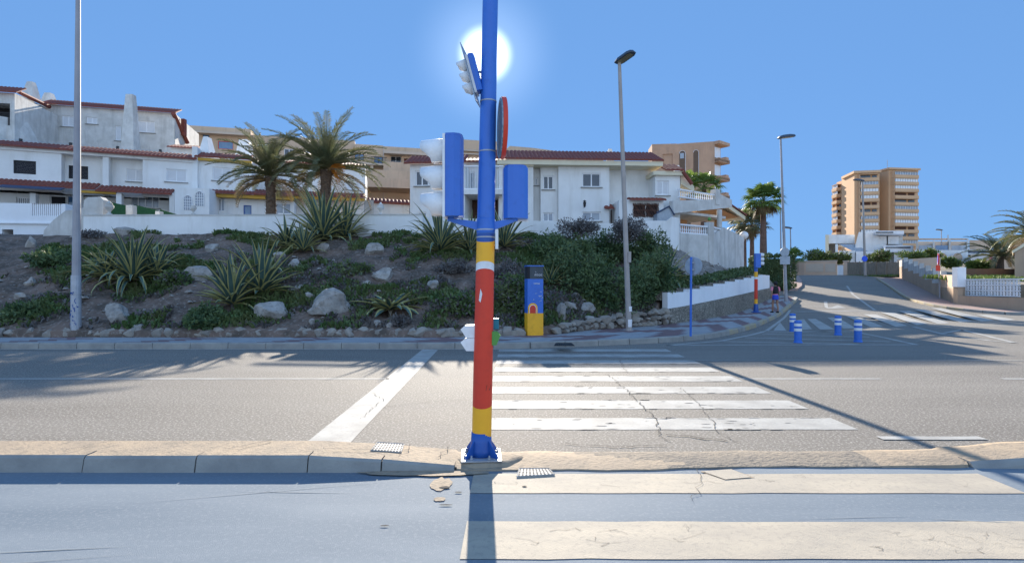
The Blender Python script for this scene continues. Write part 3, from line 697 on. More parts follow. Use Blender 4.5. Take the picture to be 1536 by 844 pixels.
# scree on the right flank
for k, f in enumerate(mb.f):
    v = mb.v[f[0]]; mb.m[k] = 1 if v[0] > 6.5+.6*noise.noise(Vector((v[0], v[1], 0))) else 0
struct(mb.build('hillside', [M['soil'], M['scree']], smooth=True))
def GH(x, y, d0=14.5):
    D = d0
    while D < 60:
        X = (x-768)/800*D; Z = CH-(y-427)/800*D
        if D > YB(X) and zh(X, D) >= Z: return Vector((X, D, zh(X, D)))
        D += .04
    return P(x, y, 24)
# ------------------------------------------------------------------ buildings
def F2(px0, D0, px1, D1): return Fac(P(px0, 427, D0), P(px1, 427, D1))
def hz(y, D): return CH-(y-427)/800*D

def taper(mb, cx, cy, w0, d0, w1, d1, z0, z1):
    mb.add([(cx-w0,cy-d0,z0),(cx+w0,cy-d0,z0),(cx+w0,cy+d0,z0),(cx-w0,cy+d0,z0),(cx-w1,cy-d1,z1),(cx+w1,cy-d1,z1),(cx+w1,cy+d1,z1),(cx-w1,cy+d1,z1)],
           [(0,3,2,1),(4,5,6,7),(0,1,5,4),(1,2,6,5),(2,3,7,6),(3,0,4,7)])
def chimney(root, px, ytop, ybot, D, wpx, wtop, mat_='white', name='chimney', back=.5):
    c = P(px, ybot, D); zt = hz(ytop, D); w0 = wpx/1600*D; w1 = wtop/1600*D
    mb = MB(); taper(mb, c.x, D+back, w0, w0*.8, lerp(w0, w1, .75), lerp(w0, w1, .75)*.8, c.z, lerp(c.z, zt, .8))
    m2 = lerp(w0, w1, .75)
    taper(mb, c.x, D+back, m2, m2*.8, w1, w1*.8, lerp(c.z, zt, .8)-.0, zt)
    o = mb.build(name, M[mat_], root)
    hb = MB(); hb.box(c.x-w1*.6, c.x+w1*.6, D+back-w1*.8-.01, D+back-w1*.7, zt-.5, zt-.2); 
    return o

# ---- A: left terraced row (two storeys, two tiled bands)
DA0, DA1 = 34.5, 38.2
FA = F2(-60, 33.6, 296, DA1)
h1 = thing('terraced_house', 'long white terraced house at far left with two red tiled bands and dark shutters', 'house', FA.pt(FA.len/2, 4.5))
def opA(F, lst): return [F.rect(r) for r in lst]
zr = FA.hit(100, 232)[1]; zl = FA.hit(100, 281)[1]
ztop = lambda u: 0
up = opA(FA, [(20,241,54,261), (97,246,127,266), (186,251,213,270), (249,254,280,273)])
ux = [FA.hit(x, 250)[0] for x in (92, 154, 163, 214)]
z_u0 = FA.hit(150, 292)[1]; z_u1 = FA.hit(100, 231)[1]
mb = MB()
FA.wall(mb, 0, ux[0], z_u0, z_u1, up, 7); FA.wall(mb, ux[0], ux[1], z_u0, z_u1, up, 6, out=-.6)
FA.wall(mb, ux[1], ux[2], z_u0, z_u1, [], 7); FA.wall(mb, ux[2], ux[3], z_u0, z_u1, up, 6, out=-.6); FA.wall(mb, ux[3], FA.len, z_u0, z_u1, up, 7)
FA.box(mb, -1, FA.len, z_u1, z_u1+.25, -7, .12)
gz0 = 4.6; glow_ = opA(FA, [(10,292,39,305), (62,289,88,306), (88,289,108,306), (188,289,232,308), (252,302,261,313)])
FA.wall(mb, 0, FA.len, gz0, z_u0, [o for o in glow_], 7, out=-1.2)
mb.build('wall', M['white'], h1)
FA.window(h1, up[0], 'darkshut', frame='iron', mull=0, sill=False, label='dark closed shutter window'); FA.window(h1, up[1], 'darkshut', out=-.6, frame='iron', mull=1, sill=False, label='dark closed shutter window')
FA.window(h1, up[2], 'shutter', out=-.6); FA.window(h1, up[3], 'shutter', out=0)
FA.window(h1, glow_[0], 'glass', out=-1.2, mull=9, fw=.05, label='barred ground floor window'); FA.window(h1, glow_[1], 'dark', out=-1.2, frame='white', mull=0)
FA.window(h1, glow_[2], 'blueglass', out=-1.2, mull=1, name='glass_door'); FA.window(h1, glow_[3], 'curtain', out=-1.2, mull=3); FA.window(h1, glow_[4], 'shutter', out=-1.2, mull=0)
z_t = FA.hit(150, 231)[1]
tiles(FA, -1, FA.len, z_u1+.24, 1.2, .5, .35).build('roof', M['tile'], h1)
u_end = FA.hit(262, 290)[0]
tiles(FA, 0, FA.hit(150, 290)[0], FA.hit(60, 281)[1]-.05, 1.1, .5, 1.0).build('porch_roof', M['tile'], h1)
tiles(FA, FA.hit(150, 290)[0]+.02, u_end, FA.hit(200, 289)[1]-.1, 1.1, .5, 1.0).build('porch_roof', M['tile'], h1)
mb = MB(); FA.box(mb, FA.hit(126,290)[0], FA.hit(180,290)[0], FA.hit(150,290)[1]-.12, FA.hit(150,286)[1]-.15, .55, .85); mb.build('porch_beam', M['ochre'], h1)
for px in (58, 124, 184, 262): 
    mb = MB(); u = FA.hit(px, 300)[0]; FA.box(mb, u-.15, u+.15, gz0, FA.hit(px, 289)[1]-.15, .3, .8)
    mb.build('porch_pillar', M['white'], h1)
mb = MB(); ua, ub = FA.hit(16, 283)[0], FA.hit(108, 285)[0]; za = FA.hit(60, 283)[1]
mb.add([FA.pt(ua, za, 1.02), FA.pt(ub, za, 1.02), FA.pt(ub, za-.25, 1.7), FA.pt(ua, za-.25, 1.7), FA.pt(ub, za-.29, 1.7), FA.pt(ua, za-.29, 1.7), FA.pt(ub, za-.04, 1.02), FA.pt(ua, za-.04, 1.02)], [(0,1,2,3),(3,2,4,5),(5,4,6,7)])
mb.build('awning', M['awning'], h1)
# roof terrace rails and pots on top of the row
for px in (5, 85, 160, 228): 
    mb = MB(); p = FA.pt(FA.hit(px, 215)[0], 0, -2.2); zb = z_u1+.3; mb.box(p.x-.07, p.x+.07, p.y-.07, p.y+.07, zb, zb+.95); mb.build('terrace_post', M['iron'], h1)
mb = MB()
for k in range(4):
    a = FA.pt(.5, z_u1+.55+.2*k, -2.2); b = FA.pt(FA.len-1, z_u1+.55+.2*k, -2.2); mb.tube([a, b], .012, 5)
mb.build('terrace_railing', M['galv'], h1)
# white projecting gateway with two arched openings at the right end
FG = F2(262, 36.2, 314, 36.6)
mb = MB(); FG.wall(mb, 0, FG.len, 4.4, FG.hit(290, 282)[1], [], 2)
gate = mb.build('entrance_block', M['white'], h1)
def arch(F, root, r, m, depth=.1, name='arch_window', bars=True):
    u0, u1, z0, z1 = F.rect(r); w = (u1-u0)/2; c = (u0+u1)/2
    pts = [(u0, z0), (u1, z0)] + [(c+w*math.cos(a), z1-w+w*math.sin(a)) for a in [PI*i/10 for i in range(11)]]
    mb = MB(); n = len(pts)
    mb.add([F.pt(u, z, .012) for u, z in pts], [tuple(range(n))]); fo = mb.build(name, M[m], root)
    b = MB()
    for i in range(2, n): 
        a, q = pts[i-1], pts[i]; b.tube([F.pt(a[0], a[1], .03), F.pt(q[0], q[1], .03)], .03, 5)
    if bars:
        for k in range(1, 4): F.box(b, u0+k*(u1-u0)/4-.015, u0+k*(u1-u0)/4+.015, z0, z1-w*.3, .02, .04)
        for k in range(1, 5): F.box(b, u0, u1, z0+k*(z1-w-z0)/4-.015, z0+k*(z1-w-z0)/4+.015, .021, .043)
    b.build('arch_grille', M['frame'], fo)
arch(FG, h1, (276,293,288,315), 'curtain'); arch(FG, h1, (293,287,306,309), 'curtain')
# front parapet with balustrade and garage openings, far left
FP = F2(-80, 29.4, 98, 30)
mb = MB(); op = [FP.rect((3,344,20,353)), FP.rect((48,305,93,324))]
FP.wall(mb, 0, FP.len, 3.0, FP.hit(50, 305)[1], [op[0]+(.9,), op[1]+(.35,)], .9); FP.box(mb, 0, FP.hit(80,330)[0], FP.hit(50,336)[1], FP.hit(50,334)[1], 0, .12)
par = mb.build('garden_parapet', M['cleanwhite'], h1)
mb = MB(); u0, u1, z0, z1 = op[1]; 
for i in range(15): 
    u = lerp(u0, u1, (i+.5)/15); FP.box(mb, u-.035, u+.035, z0, z1, -.1, -.04)
mb.build('railing', M['frame'], par)

# ---- second house of the row, partly behind the palms
FB = F2(298, 38.4, 378, 39.4); FB2 = F2(314, 38.0, 441, 39.6); FC = F2(378, 41, 548, 43)
h2 = thing('terraced_house', 'white terraced house with ochre beams and white shutters directly behind the left palm', 'house', FB.pt(FB.len/2, 4.5))
mb = MB(); o = FB.rect((319,251,347,271)); zt = FB.hit(330, 240)[1]
FB.wall(mb, 0, FB.len, 4.5, zt, [o], 6); FB.box(mb, .2, FB.len, zt+.25, FB.hit(330, 226)[1], -2.8, -2.4)
zb2 = FB2.hit(370, 300)[1]; go = [FB2.rect((318,296,336,316)), FB2.rect((364,307,376,330)), FB2.rect((400,303,436,320))]
FB2.wall(mb, 0, FB2.len, 4.5, zb2+.1, go, 3, out=-.3)
mb.build('wall', M['white'], h2)
FB.window(h2, o, 'shutter'); FB2.window(h2, go[0], 'curtain', out=-.3, mull=2, sill=False); FB2.window(h2, go[1], 'blueglass', out=-.3, mull=0, frame='deepblue', name='front_door', sill=False); FB2.window(h2, go[2], 'curtain', out=-.3, mull=2, sill=False)
tiles(FB, -.2, FB.len, zt+.12, 1.1, .5, .35).build('roof', M['tile'], h2)
mb = MB(); FB.box(mb, -.1, FB.len, zt-.14, zt+.03, .005, .25); FB2.box(mb, .2, FB2.len, zb2+.1, zb2+.34, -.2, .3); mb.build('beam', M['ochre'], h2)
tiles(FB2, 0, FB2.len, zb2+.4, 1.0, .3, .5).build('porch_roof', M['tile'], h2)
mb = MB(); FB.box(mb, -.35, 0, 4.5, FB.hit(300, 222)[1], -2.5, .3); mb.build('party_wall', M['white'], h2)
mb = MB(); c = P(305, 223, 38.9); taper(mb, c.x-.1, 39.6, .42, .5, .14, .3, c.z-.4, hz(203, 39)); mb.build('chimney', M['white'], h2)

h3 = thing('terraced_house', 'white terraced house mostly hidden behind the right palm, low tiled porch band', 'house', FC.pt(FC.len/2, 4.5))
mb = MB(); zt = FC.hit(450, 246)[1]; o = [FC.rect((400,262,426,280)), FC.rect((520,272,540,285))]; g = [FC.rect((480,310,500,330))]
FC.wall(mb, 0, FC.len, 4.5, zt, o+g, 6); mb.build('wall', M['white'], h3)
for q in o: FC.window(h3, q, 'shutter')
FC.window(h3, g[0], 'glass', frame='brown', mull=0, sill=False, name='front_door')
tiles(FC, 0, FC.len, zt+.05, 1.2, .4, .3).build('roof', M['tile'], h3)
za = FC.hit(470, 296)[1]
tiles(FC, 0, FC.len, za, 1.1, .4, 1.2).build('porch_roof', M['tile'], h3)
mb = MB(); FC.box(mb, 0, FC.len, za-.3, za-.08, .8, 1.0); mb.build('beam', M['ochre'], h3)
mb = MB(); c = P(418, 240, 43); taper(mb, c.x-3.2+ (418-418)*0, 44, .9, .6, .3, .4, c.z-1, hz(206, 43)); mb.build('chimney', M['white'], h3)

# ---- upper white house on the hill, far left
FU = F2(68, 46, 262, 48.5); FUw = F2(22, 42.5, 68, 46)
h4 = thing('hill_house', 'white house on the hill with closed white shutters and tall tapered chimneys', 'house', FU.pt(FU.len/2, 9))
mb = MB(); ztu = FU.hit(150, 162)[1]; o = [FU.rect(r) for r in ((93,174,112,190), (130,176,146,186), (173,189,181,211), (207,182,232,199))]
FU.wall(mb, 0, FU.len, 6, ztu, o, 7); ztw = FUw.hit(45, 150)[1]
n = 2; 
for q, A, B in (('w', FUw.pt(0, 0), FUw.pt(FUw.len, 0)),):
    a = FUw.pt(0, 6); b = FUw.pt(FUw.len, 6); c = FUw.pt(FUw.len, FUw.hit(68, 161)[1]); d = FUw.pt(0, FUw.hit(24, 141)[1])
    a2, b2, c2, d2 = [v+Vector((-6, 5, 0)) for v in (a, b, c, d)]
    mb.add([a,b,c,d,a2,b2,c2,d2], [(0,1,2,3),(4,7,6,5),(3,2,6,7),(0,3,7,4)])
FG2 = F2(262.5, 48.5, 279, 51.5); e0, e1 = FG2.pt(0, 6), FG2.pt(FG2.len, 6)
mb.add([e0, e1, FG2.pt(FG2.len, FG2.hit(278, 214)[1]), FG2.pt(0, FG2.hit(263, 174)[1]-.1)], [(0,1,2,3)])
mb.build('wall', M['dirtywhite'], h4)
for q in o: FU.window(h4, q, 'shutter', mull=1 if q[1]-q[0] > .6 else 0)
tiles(FU, -.3, FU.len+.2, ztu, 1.6, .75, .3).build('roof', M['tile'], h4)
a = FUw.pt(0, FUw.hit(24, 139)[1], .3); b = FUw.pt(FUw.len, FUw.hit(68, 160)[1], .3)
mb = MB(); mb.tube([a, b], .16, 8); mb.build('roof_edge', M['tile'], h4); mb = MB(); a = P(262, 171, 48.4); b = P(281, 214, 51.4); mb.tube([a+Vector((0,-.2,0)), b], .2, 8); mb.build('roof_edge', M['tile'], h4)
chimney(h4, 195, 142, 230, 45.6, 20, 10, 'dirtywhite', back=.1)
chimney(h4, 22, 113, 141, 43.5, 19, 8, 'dirtywhite', back=1.5); chimney(h4, 51, 131, 160, 46, 22, 9, 'dirtywhite', back=1.5)
mb = MB(); c = P(263, 182, 49); mb.box(c.x-.1, c.x+.2, 50, 50.4, c.z-1, hz(173, 49)); mb.build('roof_chimney', M['tile'], h4)
tl = F2(256, 44, 296, 44.5)
mb = MB(); tl.wall(mb, 0, tl.len, 9.5, tl.hit(275, 221)[1], [], 3); mb.build('lean_to', M['dirtywhite'], h4)
tiles(tl, -.2, tl.len, tl.hit(275, 222)[1], 1.6, .5, .3).build('lean_to_roof', M['tile'], h4)
FL = F2(-60, 40, 22, 40.8)
h5 = thing('hill_house', 'white house corner at the left picture edge, dark balcony under a red roof', 'house', FL.pt(FL.len/2, 8))
mb = MB(); o = [FL.rect((-30,154,15,187))]; FL.wall(mb, 0, FL.len, 6, FL.hit(5, 139)[1], [o[0]+(1.5,)], 6); mb.build('wall', M['dirtywhite'], h5)
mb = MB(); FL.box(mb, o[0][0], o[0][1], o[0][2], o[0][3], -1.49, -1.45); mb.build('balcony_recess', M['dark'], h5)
mb = MB(); u0, u1, z0, z1 = o[0]
FL.box(mb, u0, u1, z0+.95, z0+1.0, -.1, -.05)
for i in range(24): FL.box(mb, lerp(u0,u1,i/24), lerp(u0,u1,i/24)+.03, z0, z0+.95, -.09, -.06)
mb.build('balcony_railing', M['iron'], h5)
tiles(FL, 0, FL.len+.3, FL.hit(5, 139)[1], 1.2, .7, .35).build('roof', M['tile'], h5)
FS = F2(-40, 39, 46, 42)
mb = MB(); s0 = [FS.pt(0, 6), FS.pt(FS.len, 6), FS.pt(FS.len, FS.hit(44, 222)[1]), FS.pt(FS.hit(22,200)[0], FS.hit(22, 178)[1]), FS.pt(0, FS.hit(10, 178)[1])]
mb.add(s0+[v+Vector((0, 1.2, 0)) for v in s0], [(0,1,2,3,4), (3,2,7,8), (4,3,8,9)]); mb.build('stair_wall', M['dirtywhite'], h5)

# ---- long tan apartment building behind the palms
def block(F, root, u0, u1, z0, z1, ops, depth, m, out=0, name='wall'):
    mb = MB(); F.wall(mb, u0, u1, z0, z1, ops, depth, out=out); return mb.build(name, M[m], root)
FT = F2(276, 72, 655, 80)
h6 = thing('apartment_building', 'long stepped tan apartment building with balconies rising behind the two palms', 'apartment building', FT.pt(FT.len/2, 10))
def TU(x): return FT.hit(x, 240)[0]
def TZ(x, y): return FT.hit(x, y)[1]
o1 = [FT.rect((282,199,296,214)), FT.rect((304,199,314,214)), FT.rect((327,212,350,224))]
block(FT, h6, 0, TU(376), 8, TZ(330, 191), o1, 10, 'tan')
for q in o1[:2]: FT.window(h6, q, 'blueglass', mull=1, frame='iron', sill=False)
FT.window(h6, o1[2], 'blueglass', mull=0, frame='red', name='balcony_window', sill=False)
mb = MB(); FT.box(mb, TU(285), TU(376), TZ(330,204), TZ(330,201), 0, 1.2); mb.build('eaves', M['tanlight'], h6)
o2 = [FT.rect(r) for r in ((385,215,400,228), (425,222,440,236), (458,215,470,228), (490,222,505,236))]
block(FT, h6, TU(376)+.02, TU(532), 8, TZ(450, 205), o2, 10, 'tan', out=-.6)
for q in o2: FT.window(h6, q, 'glass', mull=1, out=-.6, sill=False)
mb = MB()
for a, b, y in ((378, 530, 243), (378, 530, 262)): FT.box(mb, TU(a), TU(b), TZ(450,y+3), TZ(450,y), -.6, .6)
mb.build('balcony_slab', M['tanlight'], h6)
o3 = [FT.rect(r) for r in ((532,231,546,241), (561,235,574,250), (586,233,602,249), (606,239,640,250), (534,259,560,264), (567,261,589,266), (596,256,607,262))]
block(FT, h6, TU(532)+.02, TU(575), 8, TZ(550, 217), [q for q in o3 if q[1] < TU(576)]+[(o3[5][0], TU(575)-.2, o3[5][2], o3[5][3])], 10, 'tan')
block(FT, h6, TU(575)+.02, FT.len, 8, TZ(610, 222), [q+(1.2,) for q in o3[2:4]]+[q for q in (o3[6],)], 10, 'tan', out=.2)
FT.window(h6, o3[0], 'blueglass', mull=1, frame='brown', sill=False); FT.window(h6, o3[1], 'blueglass', mull=1, frame='iron', sill=False, name='balcony_door')
FT.window(h6, o3[2], 'glass', mull=1, out=.2, rev=1.0, sill=False); FT.window(h6, o3[3], 'blueglass', mull=2, out=.2, rev=1.0, frame='red', sill=False)
mb = MB()
FT.box(mb, TU(533), TU(582), TZ(555,250.5), TZ(555,248), .01, 1.6)
FT.box(mb, TU(576), TU(655), TZ(610,235), TZ(610,231.5), .21, 1.5)
for px in (558, 583, 606): FT.box(mb, TU(px)-.2, TU(px)+.2, TZ(px,262), TZ(px,250), 1.0, 1.3)
FT.box(mb, TU(533), TU(583), TZ(555,262), TZ(555,260), .01, 1.5)
mb.build('balcony_slab', M['tanlight'], h6)
mb = MB(); u0, u1 = TU(557), TU(580); z0 = TZ(565,250); FT.box(mb, u0, u1, z0+1.05, z0+1.12, 1.3, 1.36)
for i in range(16): FT.box(mb, lerp(u0,u1,i/16), lerp(u0,u1,i/16)+.04, z0, z0+1.05, 1.31, 1.35)
mb.build('balcony_railing', M['iron'], h6)
mb = MB()
for x0, x1, y0, y1, ou in ((575,655,248,262,2.0),(533,655,263,275,3.2),(533,655,277,290,4.4)): FT.box(mb, TU(x0), TU(x1), TZ(600,y1), TZ(600,y0), 0.3, ou)
mb.build('terrace_wall', M['tan'], h6)
for x, y in ((360, 183), (415, 190), (383, 190)): mb = MB(); FT.box(mb, TU(x)-.06, TU(x)+.06, TZ(x,205), TZ(x,y), -3, -2.9); mb.build('mast', M['iron'], h6)
mb = MB()
mb.box(*[v for v in (FT.pt(TU(555),0,-3).x-.5, FT.pt(TU(555),0,-3).x+.5, FT.pt(TU(555),0,-3).y, FT.pt(TU(555),0,-3).y+1, TZ(555,222), TZ(555,212))])
mb.build('rooftop_vent', M['brickdark'], h6)
# tan roof block rising behind the middle house
FT2 = F2(662, 62, 905, 66)
h7 = thing('apartment_building', 'tan flat roofed building showing just above the red roof of the middle villa', 'apartment building', FT2.pt(FT2.len/2, 8))
mb = MB(); pr = [(662,240),(668,216),(690,209),(752,213),(756,226),(765,219),(800,222),(905,236)]
v = [FT2.pt(FT2.hit(x, y)[0], FT2.hit(x, y)[1]) for x, y in pr]; v2 = [a+Vector((0, 12, 0)) for a in v]
b0 = [FT2.pt(0, 8), FT2.pt(FT2.len, 8)]; nn = len(v)
mb.add(v+v2+b0, [tuple([2*nn+0, 2*nn+1]+list(range(nn))[::-1])] + [(i, i+1, nn+i+1, nn+i) for i in range(nn-1)])
mb.build('wall', M['tan'], h7)
mb = MB()
for y in (226, 231): FT2.box(mb, FT2.hit(672,y)[0], FT2.hit(735,y)[0], FT2.hit(700,y+1.6)[1], FT2.hit(700,y)[1], 0, .4)
mb.build('balcony_slab', M['tanlight'], h7)

# ---- the middle villa
DV = 32.5
V = F2(748, DV, 1016, DV+.6)
hv = thing('villa', 'long white villa with red tiled roof edge in the middle behind the bushes', 'villa', V.pt(V.len/2, 5))
ze = V.hit(860, 243)[1]; zv0 = 4.7
U = lambda x: V.hit(x, 300)[0]
ow = [V.rect(r) for r in ((874,259,902,280), (874,317,902,331), (816,261,832,282), (816,317,832,331), (804.5,262,809,274))]
mb = MB()
V.wall(mb, U(748), U(800), zv0, ze-.25, [], 6)
V.wall(mb, U(800)+.01, U(812), zv0, ze-.25, [ow[4]], 5, out=-.9); V.wall(mb, U(812)+.01, U(838), zv0, ze-.25, [ow[2], ow[3]], 5, out=-.5)
V.wall(mb, U(838)+.01, U(915), zv0, ze-.25, [ow[0], ow[1]], 6, out=-.15)
gr = V.rect((943,308,981,329)); V.wall(mb, U(915)+.01, U(985), zv0, ze-.25, [], 5, out=-1.0)
V.wall(mb, U(923), U(988), zv0, V.hit(950, 304)[1], [gr], 2.2, out=.9)
V.wall(mb, U(981), U(1018), zv0, V.hit(1000, 263)[1], [V.rect((983,272,1001,294))], 6, out=.25)
mb.build('wall', M['white'], hv)
V.window(hv, ow[0], 'glass', out=-.15); V.window(hv, ow[1], 'curtain', out=-.15); V.window(hv, ow[2], 'glass', out=-.5); V.window(hv, ow[3], 'curtain', out=-.5)
V.window(hv, ow[4], 'curtain', out=-.9, mull=0); V.window(hv, V.rect((983,272,1001,294)), 'shutter', out=.25, mull=1, sill=True)
g = V.window(hv, gr, 'dark', out=.9, rev=.1, mull=1, frame='white', name='grille_window', label='ground floor window behind a curled brown iron grille', sill=False)
mb = MB(); u0, u1, z0, z1 = gr
for i in range(22):
    u = lerp(u0, u1, (i+.5)/22); m = [V.pt(u+.035*math.sin(k*1.3+i), lerp(z0, z1, k/8), .92) for k in range(9)]; mb.tube(m, .018, 4)
for t in (.15, .5, .85): V.box(mb, u0, u1, lerp(z0,z1,t)-.02, lerp(z0,z1,t)+.02, .9, .93)
mb.build('iron_grille', M['brown'], g)
tiles(V, U(937), U(989), V.hit(960, 305)[1]+.05, .8, .18, 1.3).build('window_canopy', M['tile'], hv)
mb = MB(); V.box(mb, U(748)-.1, U(993)-.05, ze-.25, ze+.02, -5, .32); V.box(mb, U(748), U(800), ze-.32, ze-.25, .02, .2); mb.build('eaves', M['cream'], hv)
tiles(V, U(748)-.2, U(993), ze+.1, 2.3, 1.0, .4).build('roof', M['tile'], hv)
mb = MB(); V.box(mb, U(981)-.2, U(1024), V.hit(1000, 265)[1], V.hit(1000, 258)[1]-.05, -5, .5)
# gable slope to the right
zA, zB = V.hit(1020, 262)[1], V.hit(1032, 280)[1]
ga = [V.pt(U(1018)+.05, zA, .2), V.pt(U(1018)+.9, zB, .2), V.pt(U(1018)+.9, zB-.35, .2), V.pt(U(1018)+.05, zA-.6, .2)]
mb.add(ga+[q+Vector((0, 5, 0)) for q in ga], [(0,3,2,1),(4,5,6,7),(0,1,5,4),(1,2,6,5),(2,3,7,6)])
mb.build('eaves', M['cream'], hv)
tiles(V, U(994), U(1022), V.hit(1005, 258)[1]+.02, 1.6, .65, .6).build('roof', M['tile'], hv)
mb = MB(); mb.tube([V.pt(U(1020), zA+.08, .5), V.pt(U(1032)+.05, zB+.06, .5)], .12, 8); mb.build('roof_edge', M['tile'], hv); mb = MB(); mb.tube([V.pt(U(1020), zA+.08, -1.5), V.pt(U(1032)+.05, zB+.06, -1.5)], .12, 8); mb.build('roof_edge', M['tile'], hv)
chimney(hv, 917, 221, 240, 36.5, 11, 5, 'dirtywhite'); chimney(hv, 1018.5, 246, 262, 36.5, 10, 6, 'white')
mb = MB(); c = P(877, 308, DV-.1); mb.lathe([(.02, .32), (.12, .24), (.03, .2), (.1, .18), (.07, -.06), (.02, -.12)][::-1], c, 8); mb.box(c.x-.02, c.x+.02, c.y, c.y+.35, c.z-.1, c.z-.05); mb.build('wall_lantern', M['iron'], hv)
# side entrance with small tiled hood
mb = MB(); o = V.rect((923,312,932,329)); V.box(mb, U(922), U(933), zv0, V.hit(928, 312)[1], -.98, -.92); mb.build('side_door', M['brown'], hv)
tiles(V, U(907), U(921), V.hit(914, 312)[1], .5, .25, .1).build('door_hood', M['tile'], hv)
# left wing, behind the signal heads, with an upper balcony
VL = F2(615, 31.9, 697, 31.6); VM = F2(690, 33.4, 760, 33.4)
mb = MB(); o = [VL.rect((623,256,643,279)), VL.rect((626,318,640,333)), VL.rect((660,318,668,333))]
VL.wall(mb, 0, VL.len, zv0, VL.hit(650, 246)[1], o, 6)
om = [VM.rect((697,258,712,291)), VM.rect((695,297,757,329))]
VM.wall(mb, 0, VM.len, zv0, VM.hit(720, 243)[1], [om[0], om[1]+(1.0,)], 4)
VM.box(mb, VM.hit(694,292)[0], VM.hit(757,292)[0], VM.hit(720,299)[1], VM.hit(720,292)[1], .01, 1.9)
mb.build('wing_wall', M['white'], hv)
VL.window(hv, o[0], 'glass'); VL.window(hv, o[1], 'curtain', mull=1); VL.window(hv, o[2], 'glass', mull=0, frame='brown')
VM.window(hv, om[0], 'curtain', mull=0, name='balcony_door', sill=False)
mb = MB(); q = om[1]; VM.box(mb, q[0], q[1], q[2], q[3], -.99, -.9); mb.build('porch_recess', M['brown'], hv)
tiles(VL, -.3, VL.len, VL.hit(650, 245)[1], 1.6, .75, .3).build('roof', M['tile'], hv)
tiles(VM, 0, VM.len, VM.hit(720, 243)[1], 1.2, .4, .3).build('roof', M['tile'], hv)
balusters(VM, VM.hit(693,270)[0], VM.hit(756,270)[0], VM.hit(720,292)[1], VM.hit(720,258)[1], 1.75, sp=.14, classic=False).build('balcony_railing', M['frame'], hv)
# dark blue grey garden shed leaning on the right block
shd = F2(986, 31.2, 1010, 31.3)
ms = MB(); zz = shd.hit(998, 314)[1]; z0 = 4.6; pr = [(0, z0), (shd.len, z0), (shd.len, zz-.35), (shd.len*.72, zz+.15), (0, zz-.25)]
v = [shd.pt(u, z) for u, z in pr]; ms.add(v+[q+Vector((0, 1.2, 0)) for q in v], [(0,1,2,3,4),(2,1,6,7),(3,2,7,8),(4,3,8,9),(0,4,9,5)])
s_ = thing('garden_shed', 'small blue grey shed with a slanted top beside the brown grille window', 'shed', shd.pt(shd.len/2, z0))
ms.build('shed_body', M['signgrey'], s_)
mt = MB(); mt.tube([shd.pt(-.05, zz-.22, .05), shd.pt(shd.len*.72, zz+.18, .05), shd.pt(shd.len+.05, zz-.33, .05)], .05, 5); mt.build('roof_trim', M['awning'], s_)

# ---- terrace at the villa's right end
TR = F2(1010, 31.8, 1100, 35.4)
ht = thing('terrace_building', 'raised villa terrace with white balustrades, grey parapet and an orange walled porch below', 'terrace', TR.pt(TR.len/2, 4))
tu = lambda x, y=310: TR.hit(x, y)[0]
tz = lambda x, y: TR.hit(x, y)[1]
mb = MB(); a = [(tu(1010), tz(1010,320)), (tu(1098), tz(1098,311)), (tu(1098), tz(1098,300)), (tu(1078), tz(1078,290)), (tu(1073), tz(1073,299)), (tu(1010), tz(1010,301))]
v = [TR.pt(u, z) for u, z in a]; v2 = [TR.pt(u, z, -.3) for u, z in a]; n = 6
mb.add(v+v2, [tuple(range(n)), tuple(range(n, 2*n))[::-1]]+[(i, n+i, n+(i+1)%n, (i+1)%n) for i in range(n)])
TR.box(mb, tu(1010), tu(1095), tz(1050,322), tz(1050,318), -5, -.31)
TR.box(mb, tu(1073), tu(1079), tz(1076,300)-.3, tz(1076,284), -.35, .05)
mb.build('parapet', M['dirtywhite'], ht)
balusters(TR, tu(1021), tu(1073), tz(1047,300)+.02, tz(1047,287), -.15, sp=.2).build('balustrade', M['cleanwhite'], ht)
mb = MB(); TR.box(mb, tu(1023), tu(1076), 3.2, tz(1050,320), -2.6, -2.3); mb.build('porch_wall', M['terrasoffit'], ht)
mb = MB(); p = TR.pt(tu(1077), 0, .1); mb.lathe([(.16, 3.0), (.16, tz(1077,315))], (p.x, p.y, 0), 12); mb.build('column', M['dirtywhite'], ht)
p = TR.pt(tu(1096), 0, -1.0); mb = MB(); mb.lathe([(.17, 3.0), (.17, tz(1096,326))], (p.x, p.y, 0), 12); mb.build('column', M['terrasoffit'], ht)
# sloping lean-to roof of the porch
a0 = P(1079, 296, 36); a1 = P(1118, 324, 37.5); b0_ = a0+Vector((-1.2, 4, .3)); b1 = a1+Vector((-1.2, 4, .3))
th = Vector((0, 0, .28)); mb = MB()
mb.add([a0,a1,b1,b0_, a0-th,a1-th,b1-th,b0_-th], [(0,1,5,4),(1,2,6,5),(4,5,6,7),(3,7,6,2)]); mb.build('porch_eaves', M['cream'], ht)
mb = MB(); mb.add([a0+Vector((-.03,-.06,.02)),a1+Vector((.1,-.06,.0)),b1+Vector((.1,0,.02)),b0_+Vector((0,0,.02)),a0+Vector((-.03,-.06,.12)),a1+Vector((.1,-.06,.1)),b1+Vector((.1,0,.1)),b0_+Vector((0,0,.1))], [(0,1,5,4),(4,5,6,7),(1,2,6,5)]); mb.build('porch_roof', M['tile'], ht)
mb = MB(); q = P(1085, 311, 36.2); q2 = P(1115, 327, 37.2)
mb.add([P(1080,313,36.4), P(1114,328,37.6), P(1114,328,37.6)+Vector((-1,4,.2)), P(1080,313,36.4)+Vector((-1,4,.2))], [(0,1,2,3)]); mb.build('porch_soffit', M['terrasoffit'], ht)
